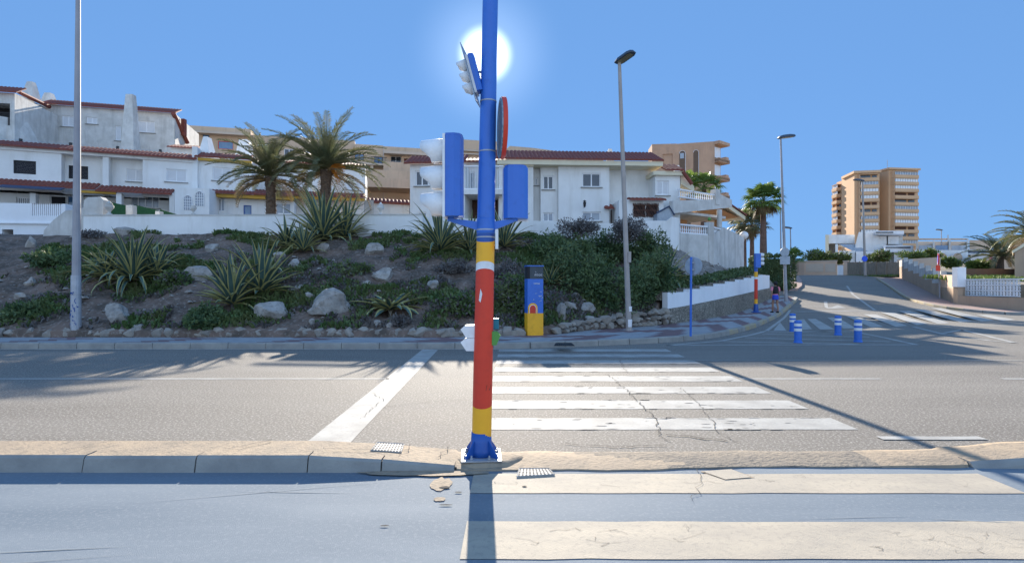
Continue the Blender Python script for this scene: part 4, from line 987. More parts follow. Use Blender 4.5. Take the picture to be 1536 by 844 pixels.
# lower retaining walls with second balustrade
TL = F2(1017, 30.2, 1070, 31.8); TE = F2(1070, 31.8, 1116, 38.0)
mb = MB(); b0 = 2.4
TL.wall(mb, 0, TL.len, b0, TL.hit(1040, 351)[1], [], .3)
TL.box(mb, TL.hit(1063,345)[0], TL.len, b0, TL.hit(1066,333)[1], -.32, .04)
pr = [(1070,333),(1116,356)]
v = [TE.pt(0, 2), TE.pt(TE.len, 2), TE.pt(TE.len, TE.hit(1116, 356)[1]), TE.pt(TE.hit(1086,340)[0], TE.hit(1086, 341)[1]), TE.pt(0, TE.hit(1071, 352)[1])]
mb.add(v+[q+Vector((-.25, .25, 0)) for q in v], [(0,1,2,3,4),(4,3,8,9),(3,2,7,8),(9,8,7,6,5)])
mb.build('retaining_wall', M['dirtywhite'], ht)
balusters(TL, TL.hit(1021,340)[0], TL.hit(1062,340)[0], TL.hit(1040,351)[1], TL.hit(1040,337)[1], -.12, sp=.17).build('balustrade', M['cleanwhite'], ht)
balusters(TE, .15, TE.hit(1084,345)[0], TE.hit(1076,353)[1], TE.hit(1076,341)[1], -.12, sp=.17).build('balustrade', M['cleanwhite'], ht)
p = P(1116, 353, 38.3); mb = MB(); mb.lathe([(.03,-.4),(.03,-.28),(.2,-.22),(.29,-.08),(.3,.02),(.25,.17),(.12,.27),(.02,.3)], p, 14); lo = mb.build('lamp_globe', M['whitepaint'], ht, smooth=True)
mb = MB(); q = P(1064, 331, 32.4); mb.lathe([(.06, 0), (.12, .08), (.05, .2)], q, 8); mb.build('urn', M['green'], ht)

# ---- white garden walls round the plateau
GW = F2(125, 24.2, 634, 24.0)
gw = thing('garden_wall', 'long low white garden wall along the top of the slope below the palms', 'wall', GW.pt(GW.len/2, 3.5))
mb = MB(); GW.wall(mb, 0, GW.len, 3.2, GW.hit(400, 323)[1], [], .22); mb.build('wall_face', M['white'], gw)
mb = MB(); GW.box(mb, -.02, GW.len+.02, GW.hit(400, 323)[1]+.002, GW.hit(400, 323)[1]+.05, -.26, .03); mb.build('coping', M['dirtywhite'], gw)
GX = F2(60, 23.8, 128, 24.3)
pr = [(62,352),(66,345),(80,330),(98,316),(125,312),(126,300),(131,296),(150,295),(155,300),(155,324),(155,352)]
gx = thing('garden_wall', 'curved sand white gateway wall sweeping down to the left behind the tall grey pole', 'wall', GX.pt(1, 3.5))
mb = MB(); v = [GX.pt(*GX.hit(x, y)) for x, y in pr]; v[0].z = 3.2; v[-1].z = 3.2; n = len(v)
mb.add(v+[q+Vector((0, .35, 0)) for q in v], [tuple(range(n))[::-1], tuple(range(n, 2*n))]+[(i, (i+1)%n, n+(i+1)%n, n+i) for i in range(n)]); mb.build('wall_face', M['dirtywhite'], gx)
# white stub wall rising at its right end, and the wall in front of the villa
GV = F2(634, 24.6, 946, 27.5)
gv = thing('garden_wall', 'white garden wall below the villa, half hidden by purple grey shrubs', 'wall', GV.pt(GV.len/2, 3.5))
mb = MB(); GV.wall(mb, 0, GV.len, 3.2, GV.hit(800, 331)[1], [], .22)
GV2 = F2(946, 27.5, 1019, 29.8); v = [GV2.pt(0, 3), GV2.pt(GV2.len, 3), GV2.pt(GV2.len, GV2.hit(1019,327)[1]), GV2.pt(GV2.hit(1008,325)[0], GV2.hit(1008,325)[1]), GV2.pt(GV2.hit(1000,330)[0], GV2.hit(1000,331)[1]), GV2.pt(0, GV2.hit(950,331)[1])]
mb.add(v+[q+Vector((0, .25, 0)) for q in v], [(0,1,2,3,4,5),(5,4,10,11),(4,3,9,10),(3,2,8,9)]); mb.build('wall_face', M['white'], gv)
mb = MB(); u0 = GV2.len*.2; mb.add([GV2.pt(u0+i*.3, GV2.hit(965,345)[1]-i*.12+.05*math.sin(i*2), .012) for i in range(4)]+[GV2.pt(u0+i*.3, GV2.hit(965,345)[1]-i*.12-.1, .012) for i in range(4)], [(i,i+4,i+5,i+1) for i in range(3)]); mb.build('paint_damage', M['kerb'], gv)
# green artificial hedge panels on the terraces behind the wall
for k, (x0, x1, y0, y1, z_) in enumerate(((156,193,302,322,27),(201,236,308,322,27),(240,267,315,322,27))):
    FF = F2(x0, z_, x1, z_+.3); mb = MB(); v = [FF.pt(0, 4.3), FF.pt(FF.len, 4.3), FF.pt(FF.len, FF.hit(x1, y0+7)[1]), FF.pt(0, FF.hit(x0, y0-1)[1])]
    mb.add(v+[q+Vector((0,.1,0)) for q in v], [(0,1,2,3),(3,2,6,7),(1,5,6,2),(7,6,5,4)])
    o = mb.build('hedge_screen', M['greynet'], origin=FF.pt(0, 4.3)); tag(o, ['green artificial hedge screen right of the gateway wall, stone urn before it', 'middle green hedge screen between the two short white pillars', 'smallest green hedge screen nearest the arched entrance'][k], 'hedge screen', 'green hedge screens on the wall')
for k, x in enumerate((196, 238)):
    mb = MB(); c = P(x, 322, 25.5); wd_ = (.16, .1)[k]; mb.box(c.x-wd_, c.x+wd_, 25.4, 25.7, 4.0, hz((308, 317)[k], 25.5)); o = mb.build('wall_pillar', M['dirtywhite'], origin=(c.x, 25.5, 4)); tag(o, ['thick short white pillar between the first two green screens', 'thin short white pillar beside the smallest green screen'][k], 'pillar')
def urn(x, y, D, label, s=1.0):
    c = P(x, y, D); mb = MB(); mb.lathe([(.13*s,0),(.13*s,.05*s),(.05*s,.12*s),(.07*s,.2*s),(.17*s,.33*s),(.19*s,.42*s),(.12*s,.5*s),(.14*s,.52*s),(.06*s,.6*s),(.02*s,.66*s)], c, 12)
    o = mb.build('stone_urn', M['dirtywhite'], origin=c, smooth=True); tag(o, label, 'urn', 'stone ornaments on the garden walls')
urn(164, 323, 24.3, 'pale stone urn finial on the garden wall before the green screen'); urn(571, 323, 24.1, 'pale stone urn finial on the garden wall right of the palms', .9); urn(290, 322, 24.2, 'small round stone finial on the garden wall under the arched windows', .75)
# tiled wall behind the right palm
FW = F2(549, 33, 614, 34)
fw = thing('garden_wall', 'white wall with red tile capping and pale pillar between palm and villa', 'wall', FW.pt(FW.len/2, 4.4))
mb = MB(); FW.wall(mb, 0, FW.len, 4.3, FW.hit(580, 306)[1], [], .3); mb.build('wall_face', M['white'], fw)
tiles(FW, .1, FW.len+.3, FW.hit(580, 306)[1]+.06, .6, .28, .2).build('tile_capping', M['tile'], fw)
mb = MB(); FW.box(mb, -.1, FW.hit(559,310)[0], 4.3, FW.hit(555,302)[1], -.1, .5); mb.build('pillar', M['dirtywhite'], fw)

# ---- brown apartment block behind the villa's right end
AB = F2(978, 88, 1072, 86)
ha = thing('apartment_building', 'orange brown brick apartment block with arched dark recesses and stacked corner balconies', 'apartment building', AB.pt(AB.len/2, 5))
mb = MB(); au = lambda x: AB.hit(x, 250)[0]; az = lambda x, y: AB.hit(x, y)[1]
o = [AB.rect((994,231,1009,248))]
v_t0, v_t1 = az(978, 219), az(1072, 212)
AB.wall(mb, 0, AB.len, 3, v_t0, o, 12)
mb.add([AB.pt(0, v_t0), AB.pt(AB.len, v_t0), AB.pt(AB.len, v_t1), AB.pt(0, v_t0+.05)]+[AB.pt(0, v_t0,-12), AB.pt(AB.len, v_t0,-12), AB.pt(AB.len, v_t1,-12), AB.pt(0, v_t0+.05,-12)], [(0,1,2,3),(3,2,6,7),(1,5,6,2)])
AL = F2(972.5, 92, 978, 88.3); AL.wall(mb, 0, AL.len, 3, AL.hit(975, 221)[1], [], 4)
mb.build('wall', M['brickorange'], ha)
AB.window(ha, o[0], 'curtain', rev=.3, mull=1, frame='frame', sill=False)
for r, nm in (((1019,226,1028,268), 1), ((1040,225,1048,270), 2)):
    arch(AB, ha, r, 'brickdark', name='arched_recess', bars=False)
f_ = MB(); q = AB.rect((1020,230,1026,238)); AB.box(f_, *q, .02, .1); f_.build('arch_window', M['curtain'], ha)
AR = F2(1072, 86, 1088, 88)
for k, y in enumerate((217, 243.5, 270, 297)):
    zt = AR.hit(1080, y)[1]; mb = MB()
    AR.box(mb, .02, AR.len*.7, zt-2.6, zt-.2, -4, -.3)
    AR.box(mb, .02, AR.len, zt-.2, zt+.3, -4, .8)
    b = mb.build('balcony', M['brickorange'], ha)
    mb = MB(); AR.box(mb, .35, AR.len*.62, zt-2.2, zt-.5, -.3, -.2); mb.build('balcony_window', M['frame'], b)
    mb = MB(); AR.box(mb, AR.len*.72, AR.len*1.0, zt-2.9, zt-2.0, -3, .6); AR.box(mb, .02, AR.len, zt-3.0, zt-2.45, -.1, .8); mb.build('balcony_parapet', M['brickorange'], b)

# ---- the distant tower
TD = 240
tw = thing('tower_block', 'tall yellow brown brick apartment tower with rows of white balconies on the right horizon', 'tower block', P(1318, 380, TD))
def tb(px0, D0, px1, D1, ytop, floors, bays, bout=1.5, left=False):
    F = F2(px0, D0, px1, D1); mb = MB(); zt = F.hit((px0+px1)/2, ytop)[1]; F.wall(mb, 0, F.len, 8, zt, [], 14); mb.build('wall', M['towerbrick'], tw)
    pitch = 10.25/800*TD
    for (b0, b1, kind) in bays:
        u0, u1 = F.hit(b0, 300)[0], F.hit(b1, 300)[0]
        for k in range(floors):
            z1 = zt-2.0-pitch*k
            if kind == 'balc':
                r = (k*7+int(px0)) % 5
                mb = MB(); F.box(mb, u0, u1, z1-2.55, z1-1.25, .02, bout); F.box(mb, u0, u1, z1+.25, z1+.45, .02, bout); F.box(mb, u0-.25, u0-.01, z1-2.55, z1+.45, .02, bout*.8)
                bo = mb.build('balcony', M['towerbrick'], tw)
                mb = MB()
                if r in (0, 2, 3): 
                    F.box(mb, u0+.3, u1-.3, z1-1.2, z1+.2, bout*.7, bout*.8); q = mb.build('glazing', M['curtain' if r == 3 else 'frame'], bo)
                    mb = MB()
                    nn = int((u1-u0)/1.2)
                    for i in range(nn): F.box(mb, lerp(u0+.3,u1-.3,i/nn), lerp(u0+.3,u1-.3,i/nn)+.12, z1-1.2, z1+.2, bout*.8+.02, bout*.84)
                    mb.build('glazing_bar', M['frame' if r == 3 else 'galv'], bo)
                else:
                    F.box(mb, u0+.3, lerp(u0,u1,.62), z1-1.22, z1+.2, .03, .12); F.box(mb, lerp(u0,u1,.72), u1-.3, z1-1.2, z1+.2, .03, .2); mb.build('glazing', M['glass' if r == 1 else 'brown'], bo)
            else:
                mb = MB(); F.box(mb, u0, u1, z1-.9, z1+.1, .02, .3); mb.build('window', M['frame' if k > 2 else 'glass'], tw)
tb(1255, 262, 1264, 256, 272, 10, [(1254.5,1262,'balc')], 2.2)
tb(1263, 256, 1283, 247, 267, 10, [(1273,1282,'win')])
tb(1281.5, 242, 1319, 240, 257, 10, [(1288,1316,'balc')], 2.0)
tb(1318.5, 246, 1335, 246, 257.5, 10, [(1324,1330,'win')])
tb(1333, 241, 1377, 243, 253, 11, [(1337,1372,'balc')], 2.2)
mb = MB(); F = F2(1333, 240.6, 1378, 242.6); F.box(mb, -.3, F.len+.5, F.hit(1350,254)[1]-.2, F.hit(1350,252)[1], -13, .6); F = F2(1281, 241.6, 1320, 239.6); F.box(mb, -.3, F.len+.3, F.hit(1300,259)[1]-.2, F.hit(1300,256)[1], -13, .6); mb.build('roof_parapet', M['towerbrick'], tw)
mb = MB(); p = P(1331, 240, 245); mb.tube([p-Vector((0,0,8)), p], .12, 5); mb.build('mast', M['galv'], tw)

# ---- white modern house under the tower
MD = 88
hm_ = thing('modern_house', 'white modern house with flat stepped volumes and a ramp roof below the tower', 'house', P(1300, 400, MD))
def vol(root, x0, x1, y0, y1, D, dep, m, name='wall'):
    a = P(x0, y1, D); b = P(x1, y0, D); mb = MB(); k = (x0-768)/800; mb.prism([(a.x, D), (b.x, D), (b.x+k*dep, D+dep), (a.x+k*dep, D+dep)], a.z, b.z); return mb.build(name, M[m], root)
vol(hm_, 1242, 1282, 352, 365, 90, 8, 'white'); vol(hm_, 1238, 1243, 352, 402, 89.5, 8, 'cream'); vol(hm_, 1253, 1257, 366, 402, 89, 2, 'white')
vol(hm_, 1243.2, 1253, 366, 402, 93, 5, 'dirtywhite')
mb = MB(); pr = [(1283,368),(1288,348),(1310,347),(1326,365),(1341,375),(1341,402),(1283,402)]; v = [P(x,y,88.5) for x, y in pr]; n = 7
mb.add(v+[q+Vector((6.2,9,0)) for q in v], [tuple(range(n))[::-1], tuple(range(n,2*n))]+[(i,(i+1)%n,n+(i+1)%n,n+i) for i in range(n)]); mb.build('ramp_volume', M['white'], hm_)
mb = MB(); v = [P(1258,366,89), P(1283,366,89), P(1302,377,88), P(1280,377,88)]; mb.add(v+[q-Vector((0,0,.5)) for q in v], [(0,1,2,3)[::-1],(3,2,6,7)]); mb.build('ramp_roof', M['signgrey'], hm_)
vol(hm_, 1258, 1283, 376, 402, 87.8, 6, 'white'); vol(hm_, 1284, 1326, 377, 402, 87, 1.2, 'cleanwhite')
vol(hm_, 1312, 1356, 346, 351, 86.5, 9, 'cleanwhite', 'roof_slab'); vol(hm_, 1314, 1330, 354, 366, 89, 2, 'white'); vol(hm_, 1332, 1348, 354, 366, 89, 2, 'white')
vol(hm_, 1313, 1354, 351.2, 368, 90, 6, 'dirtywhite'); vol(hm_, 1325, 1370, 368, 378, 86, 6, 'cleanwhite'); vol(hm_, 1329, 1366, 370, 372, 85.9, .05, 'glass', 'strip_window')
vol(hm_, 1341, 1372, 378.2, 402, 86.5, 5, 'white'); vol(hm_, 1314, 1340, 347.5, 349.5, 86.4, .08, 'glass', 'strip_window')

# ---- white terraced houses on the right
ht2 = thing('terraced_house', 'row of pale terraced houses with divided roof terraces and arches right of the tower', 'house', P(1430, 400, 84))
vol(ht2, 1372, 1452, 375, 387, 84, 8, 'white'); vol(ht2, 1376, 1452, 362, 374.8, 90, 4, 'tanlight')
for x in (1374, 1399, 1423, 1450): vol(ht2, x, x+3, 358 if x > 1400 else 361, 375, 84, 7, 'dirtywhite', 'party_wall')
vol(ht2, 1378, 1398, 368, 374.8, 84.1, .1, 'curtain', 'terrace_glass'); vol(ht2, 1403, 1422, 368, 374.8, 84.1, .1, 'blueglass', 'terrace_glass'); vol(ht2, 1427, 1449, 368, 374.8, 84.1, .1, 'curtain', 'terrace_glass')
vol(ht2, 1378, 1452, 357.5, 359.5, 84.3, .6, 'tan', 'pergola')
vol(ht2, 1372, 1456, 387.2, 404, 83.5, 7, 'dirtywhite')
FH = F2(1372, 83.4, 1456, 83.4)
for x in (1405, 1428): arch(FH, ht2, (x, 379, x+16, 388), 'tan', name='arch_recess', bars=False)
vol(ht2, 1404, 1424, 389, 402, 83.4, .1, 'shutter', 'garage_door'); vol(ht2, 1421, 1423, 352, 362, 84, .6, 'dirtywhite', 'chimney')
ht3 = thing('terraced_house', 'low tan terraced house with pink door frames behind the small palm at right', 'house', P(1480, 400, 80))
vol(ht3, 1454, 1486, 360, 374, 86, 8, 'tan'); vol(ht3, 1452, 1500, 374, 382, 84, 8, 'dirtywhite'); vol(ht3, 1456, 1502, 381, 408, 80, 7, 'white')
vol(ht3, 1484, 1489, 382, 400, 79.9, .1, 'pink', 'door_frame'); vol(ht3, 1466, 1483, 386, 400, 79.9, .1, 'shutter', 'garage_door'); vol(ht3, 1452, 1503, 377, 379, 79.5, .6, 'awning', 'canopy')
ht4 = thing('house', 'tan house with terracotta roof cut off by the right picture edge behind the palm', 'house', P(1530, 400, 50))
vol(ht4, 1512, 1700, 352, 372, 58, 8, 'tan'); vol(ht4, 1505, 1700, 372, 410, 54, 8, 'salmon'); vol(ht4, 1504, 1700, 370, 373, 53.6, 8, 'tile', 'roof')
ht5 = thing('house', 'brown rendered outbuilding with slanted cream roof edge at the right picture edge', 'outbuilding', P(1530, 420, 34))
a = [P(1522,421,34), P(1600,421,34), P(1600,360,34), P(1536,370,34), P(1522,379,34)]; mb = MB(); mb.add(a+[q+Vector((4.8,5,0)) for q in a], [tuple(range(5)), (0,4,9,5),(4,3,8,9),(3,2,7,8)]); mb.build('wall', M['gardenwall'], ht5)
mb = MB(); a = [P(1519,380,33.9), P(1538,368.5,33.9), P(1600,357,33.9), P(1600,354,33.9), P(1537,364.5,33.9), P(1518,376,33.9)]; mb.add(a+[q+Vector((5.0,5.3,0)) for q in a], [(0,1,4,5),(1,2,3,4),(5,4,10,11),(4,3,9,10),(0,5,11,6),(6,7,1,0)]); mb.build('roof_edge', M['cream'], ht5)
# ------------------------------------------------------------------ stone edging, planter wall, rocks
def rock(mb, c, r, sx=1, sy=1, sz=1, seed=0, sub=2, flat=.75, rz=None, mi=0):
    """an irregular faceted stone"""
    random.seed(seed); rz = random.uniform(0, 6) if rz is None else rz
    import bmesh
    bm = bmesh.new(); bmesh.ops.create_icosphere(bm, subdivisions=sub, radius=1)
    cuts = [Vector((random.gauss(0, 1), random.gauss(0, 1), random.gauss(0, .7))).normalized() for _ in range(14)]
    o = Vector((seed*1.37 % 50, seed*2.1 % 50, 0)); vs = []
    for v in bm.verts:
        p = v.co.copy()
        for k, d in enumerate(cuts):
            lim = .5+.34*((seed*7+k*13) % 10)/10; t = p.dot(d)
            if t > lim: p -= d*(t-lim)*.97
        p *= 1+.2*noise.noise(p*1.6+o)+.05*noise.noise(p*5+o)
        p = Vector((p.x*sx*r, p.y*sy*r, p.z*sz*r)); p = Matrix.Rotation(rz, 3, 'Z') @ p if rz else p
        vs.append(p+Vector(c))
    fs = [tuple(v.index for v in f.verts) for f in bm.faces]; bm.free(); mb.add(vs, fs, mi)
# rubble edging along the foot of the slope (one dry-laid wall)
random.seed(21); mb = MB()
def stones_along(mb, pl, h0, h1, size, off=0.0, seed0=0, dens=1.0):
    pts = resample(pl, max(2, int(sum(math.dist(pl[i], pl[i+1]) for i in range(len(pl)-1))/(size*.95))))
    rows = max(1, int(round((h0+h1)/2/(size*.62))))
    for i, p in enumerate(pts):
        t = i/len(pts); h = lerp(h0, h1, t)
        rws = max(1, int(round(h/(size*.62))))
        for k in range(rws):
            s = size*random.uniform(.38, .8); z = zs(p[1])+.15+(k+.45)*h/rws
            rock(mb, (p[0]+random.uniform(-.06, .06)+(k % 2)*size*.4, p[1]+off+random.uniform(-.05, .05)+k*.02, z), s, 1.15, .7, .62*h/rws/size*1.7, seed=seed0+i*5+k, sub=2, rz=random.uniform(-.3, .3))
stones_along(mb, [(-26, 15.12), (-2.0, 15.12), (.2, 15.45)], .22, .24, .3, .08)
mb.prism([(-26, 15.16), (-2, 15.16), (.3, 15.5), (.3, 15.8), (-2, 15.5), (-26, 15.5)], .1, .3)
ed = mb.build('stone_edging', M['rubble']); tag(ed, 'low edging of rough grey stones along the slope foot left of the painted pole', 'stone edging')
random.seed(22); mb = MB()
stones_along(mb, [(1.4, 16.1), (2.4, 17.4), (5.7, 19.75)], .32, .62, .3, .05, 900)
ed = mb.build('stone_wall', M['rubble'], origin=(2, 17, .2)); tag(ed, 'low dry stone wall behind the cabinet and below the dark bushes', 'stone wall')
# planter wall: rubble base, white stepped render on top
pl = [p for p in BLs if 5.7 <= p[0] <= 17.0]
pw = thing('planter_wall', 'white stepped wall on a rubble stone base beside the pavement where the person walks', 'wall', (5.8, 19.8, .15))
random.seed(23); mb = MB(); 
pr = resample(pl, 26)
for i in range(26):
    a, b = Vector(pr[i]), Vector(pr[i+1]); d = (b-a).normalized(); q = Vector((d.y, -d.x)); t = i/26
    za = zs(a.y)+.1; zt = lerp(.72, 1.42, t); zt2 = lerp(.72, 1.42, (i+1)/26)
    v = [a, b, b-q*.4, a-q*.4]
    mb.prism([(p.x, p.y) for p in v], [za]*4, [zt, zt2, zt2, zt])
core = mb.build('rubble_base', M['rubblewall'], pw)
mb = MB(); ns = 9; st = resample(pl, ns*3)
for k in range(ns):
    for j in range(3):
        i = k*3+j
        a, b = Vector(st[i]), Vector(st[i+1]); d = (b-a).normalized(); q = Vector((d.y, -d.x)); zt = lerp(1.28, 2.3, (k+.5)/ns); t0, t1 = i/(ns*3), (i+1)/(ns*3)
        v = [a-q*.12, b-q*.12, b-q*.34, a-q*.34]; m0, m1 = lerp(.71, 1.41, t0), lerp(.71, 1.41, t1)
        mb.prism([(p.x, p.y) for p in v], [m0, m1, m1, m0], [zt]*4)
mb.build('white_render', M['cleanwhite'], pw)
mb = MB()
for k in range(ns):
    a, b = Vector(st[k*3]), Vector(st[k*3+3]); zt = lerp(1.28, 2.3, (k+.5)/ns); d = (b-a).normalized(); q = Vector((d.y, -d.x))
    v = [a-q*.36, b-q*.36, b-q*.62, a-q*.62]; mb.prism([(p.x, p.y) for p in v], [zt-.3]*4, [zt+.05]*4)
mb.build('stepped_backing', M['rubblewall'], pw)

# rocks lying on the slope, one object each (x, y, width px, height px, label)
RK = [
 (172,474,36,38,'large pale boulder at the foot of the slope right of the tall grey pole', .95),
 (205,490,17,9,'pale flat stone just right of the large boulder beside the tall pole', .8),
 (46,425,18,14,'rounded pinkish stone half way up the slope at far left', 1),
 (28,444,15,10,'small pale stone below the rounded one at far left', 1),
 (45,365,20,20,'rock high on the slope at far left below the white parapet', 1),
 (293,413,42,24,'broad pale boulder between the big left agave and the twin agaves', .9),
 (185,348,28,14,'flat stone under the garden wall above the big left agave', .8),
 (318,372,20,14,'stone below the garden wall left of the twin agaves', .9),
 (408,468,52,34,'broad flat boulder directly right of the twin agaves', .8),
 (497,457,72,38,'largest flat boulder on the slope, low down in the middle', .8),
 (463,445,20,14,'small pale stone leaning on the left end of the largest boulder', .9),
 (447,432,16,11,'small pale stone up the slope from the largest boulder', .9),
 (441,396,20,16,'pale stone below the agave under the garden wall', 1),
 (486,372,22,16,'stone under the tall yellow striped agave', .9),
 (416,383,18,12,'stone beneath the leaves of the agave left of the tallest one', .9),
 (559,373,26,22,'angular pale boulder high on the slope left of the painted pole', 1),
 (572,415,34,24,'rounded pale boulder in the middle of the slope left of the pole', .9),
 (550,424,13,8,'very pale small stone beside the rounded boulder left of the pole', .9),
 (648,428,22,18,'pale block low on the slope just left of the painted pole', .9),
 (586,488,13,9,'whitish stone at the foot of the slope under the flat agave', .9),
 (567,485,13,10,'grey stone at the foot of the slope left of the whitish one', .9),
 (468,484,12,10,'small pale stone in front of the largest boulder', 1),
 (842,470,20,24,'upright grey boulder right of the painted cabinet', 1),
 (855,458,22,16,'grey boulder behind the upright one near the cabinet', .9),
 (882,464,24,18,'pale triangular boulder furthest right of the cabinet', .9),
 (862,443,16,8,'flat reddish stone above the boulders right of the cabinet', .7),
 (884,480,22,12,'low flat boulder in front of the pale triangular one', .7),
 (676,350,16,12,'stone half hidden under the agave below the villa', .9),
]
for i, (x, y, wpx, hpx, lab, fl) in enumerate(RK):
    p = GH(x, y+hpx*.3); r = wpx/800*p.y/2*1.08; k = hpx/wpx
    mb = MB(); rock(mb, (p.x, p.y+r*.25, p.z+r*k*.45), r*1.05, 1.05, .8, max(.5, k*1.15), seed=50+i*3, sub=3, rz=random.uniform(-.4, .4))
    o = mb.build('boulder' if wpx > 19 else 'stone', M['rock'], origin=(p.x, p.y, p.z)); tag(o, lab, 'rock', 'loose rocks on the slope')
# gravel and small stones strewn over the slope: uncountable
random.seed(31); mb = MB()
for i in range(2600):
    X = random.uniform(-19, 15); y0 = YB(X); s = random.random()*lerp(9.5, 5, sm(2, 9, X)); Y = y0+.1+s
    if noise.noise(Vector((X*.5, Y*.5, 0))) < -.12 and X < 7: continue
    r = random.uniform(.015, .05) if random.random() < .88 else random.uniform(.06, .13)
    if X > 7: r *= 1.4
    z = zh(X, Y); q = Matrix.Rotation(random.uniform(0, 6), 3, 'Z')
    vs = [q @ Vector((a*r*random.uniform(.7, 1.3), b*r*random.uniform(.6, 1.1), c*r*random.uniform(.5, .9)))+Vector((X, Y, z+r*.2)) for a, b, c in ((1,0,0),(-1,0,0),(0,1,0),(0,-1,0),(0,0,1),(.5,.5,.7),(-.5,.4,.75),(.4,-.6,.7),(-.4,-.5,.7))]
    mb.add(vs, [(0,5,7),(0,2,5),(5,6,8),(5,8,7),(5,2,6),(6,2,1),(6,1,8),(8,1,3),(8,3,7),(7,3,0)])
o = mb.build('gravel', M['rock']); tag(o, 'loose pale gravel and small stones strewn over the hillside', 'gravel', kind='stuff')

# ------------------------------------------------------------------ plants
def leafcloud(mb, n, fn, size, seed, elong=1.6, mi=(0,), up=.25):
    rr = random.Random(seed)
    for _ in range(n):
        c, nrm, s = fn(rr)
        s = s*size*rr.uniform(.6, 1.3)
        d = Vector((rr.gauss(0, 1), rr.gauss(0, 1), rr.gauss(0, 1)+up)).normalized()
        d = (d+nrm*.7).normalized(); a = d.cross(Vector((rr.gauss(0,1), rr.gauss(0,1), rr.gauss(0,1)))).normalized()
        a = a*s*.5; l = d*s*elong
        mb.add([c-a*.5, c+l*.5-a, c+l, c+l*.5+a], [(0,1,2,3)], mi[int(rr.random()*len(mi))])
def bush(name, c, rx, ry, rz, n, size, mats, label, cat, seed, group=None, shape=.5, lobes=9, mi=None, elong=1.6, ground=None):
    """a shrub: a few stems and clumps of leaves spread through its volume"""
    rr = random.Random(seed); root = thing(name, label, cat, c, group); c = Vector(c)
    L_ = []
    for k in range(lobes):
        a = rr.uniform(0, 2*PI); r = rr.uniform(.15, .75); h = rr.uniform(.15, .8)
        L_.append((Vector((rx*r*math.cos(a), ry*r*math.sin(a), rz*h*(1-.35*r))), rr.uniform(.25, .5)))
    def fn(q):
        o, s = L_[int(q.random()*lobes)]; d = Vector((q.gauss(0,1), q.gauss(0,1), q.gauss(0,1))).normalized()
        rad = q.random()**.4
        p = o+Vector((d.x*rx*s, d.y*ry*s, abs(d.z)*rz*s*1.1 if d.z > -.3 else d.z*rz*s*.6))*rad
        if p.z < .02: p.z = q.uniform(.02, .15)
        p += c
        if ground: p.z = max(p.z, ground(p.x, p.y)+.02)
        return p, d, 1
    mb = MB(); leafcloud(mb, n, fn, size, seed, elong, mi or tuple(range(len(mats))))
    mb.build('foliage', mats, root)
    st = MB()
    for k in range(min(lobes, 6)):
        o = L_[k][0]; st.tube([c+Vector((0,0,-.1)), c+o*.5+Vector((0,0,.05)), c+o*.95], [.03, .022, .01], 5)
    st.build('stem', M['bark'], root)
    return root
def agave(c, R_, H, n, seed, label, droop=.4, dry=6, wd=.075, group='variegated agaves on the slope', lean=(0,0), yellow=True, spread=1.0):
    rr = random.Random(seed); root = thing('agave', label, 'agave', c, group); c = Vector(c)
    mb = MB(); ga = PI*(3-math.sqrt(5))
    def leaf(mb, az, el, ln, w, dr, curl=0, mats=(0,1)):
        seg = 7; hor = Vector((math.cos(az), math.sin(az), 0)); side = Vector((-hor.y, hor.x, 0)); p = c+hor*.05; e = el; rows = []
        for k in range(seg+1):
            t = k/seg; ww = w*(.75+.5*math.sin(PI*min(1, t*1.5)*.6))*(1-t**2.6)+.003
            d = hor*math.cos(e)+Vector((0,0,1))*math.sin(e); up = -hor*math.sin(e)+Vector((0,0,1))*math.cos(e)
            tw = side+up*curl*t
            rows.append((p-tw*ww+up*ww*.45, p-tw*ww*.62+up*ww*.12, p-up*.0, p+tw*ww*.62+up*ww*.12, p+tw*ww+up*ww*.45))
            p = p+d*ln/seg; e -= dr/seg*(1.6*t+.3)
        vs = [v for r in rows for v in r]; b = len(mb.v)
        for k in range(seg):
            for j in range(4):
                mb_f = (k*5+j, k*5+j+1, (k+1)*5+j+1, (k+1)*5+j)
                mb.f.append(tuple(b+q for q in mb_f)); mb.m.append(mats[1] if j in (0, 3) else mats[0])
        mb.v.extend([tuple(v) for v in vs])
    for i in range(n):
        t = (i+.5)/n; az = i*ga+rr.uniform(-.25, .25)
        el = lerp(1.45, .12, t**.85)+rr.uniform(-.12, .12); el = max(.02, el*spread)
        ln = H*rr.uniform(.85, 1.08) if t < .4 else R_*rr.uniform(.8, 1.1)
        dr = rr.uniform(.1, .5)+droop*t*rr.uniform(.3, 2.2)
        if rr.random() < .12: dr += 1.2
        leaf(mb, az, el, ln, wd*rr.uniform(.8, 1.15), dr, rr.uniform(-.3, .3))
    mb.build('leaf_rosette', [M['agave'], M['agavey'] if yellow else M['agave']], root)
    mb = MB()
    for i in range(dry): leaf(mb, rr.uniform(0, 6.28), rr.uniform(-.3, .15), R_*rr.uniform(.35, .65), wd*.7, rr.uniform(.3, 1.1), 0, (0,0))
    if dry: mb.build('dry_leaves', M['agavedry'], root)
    return root
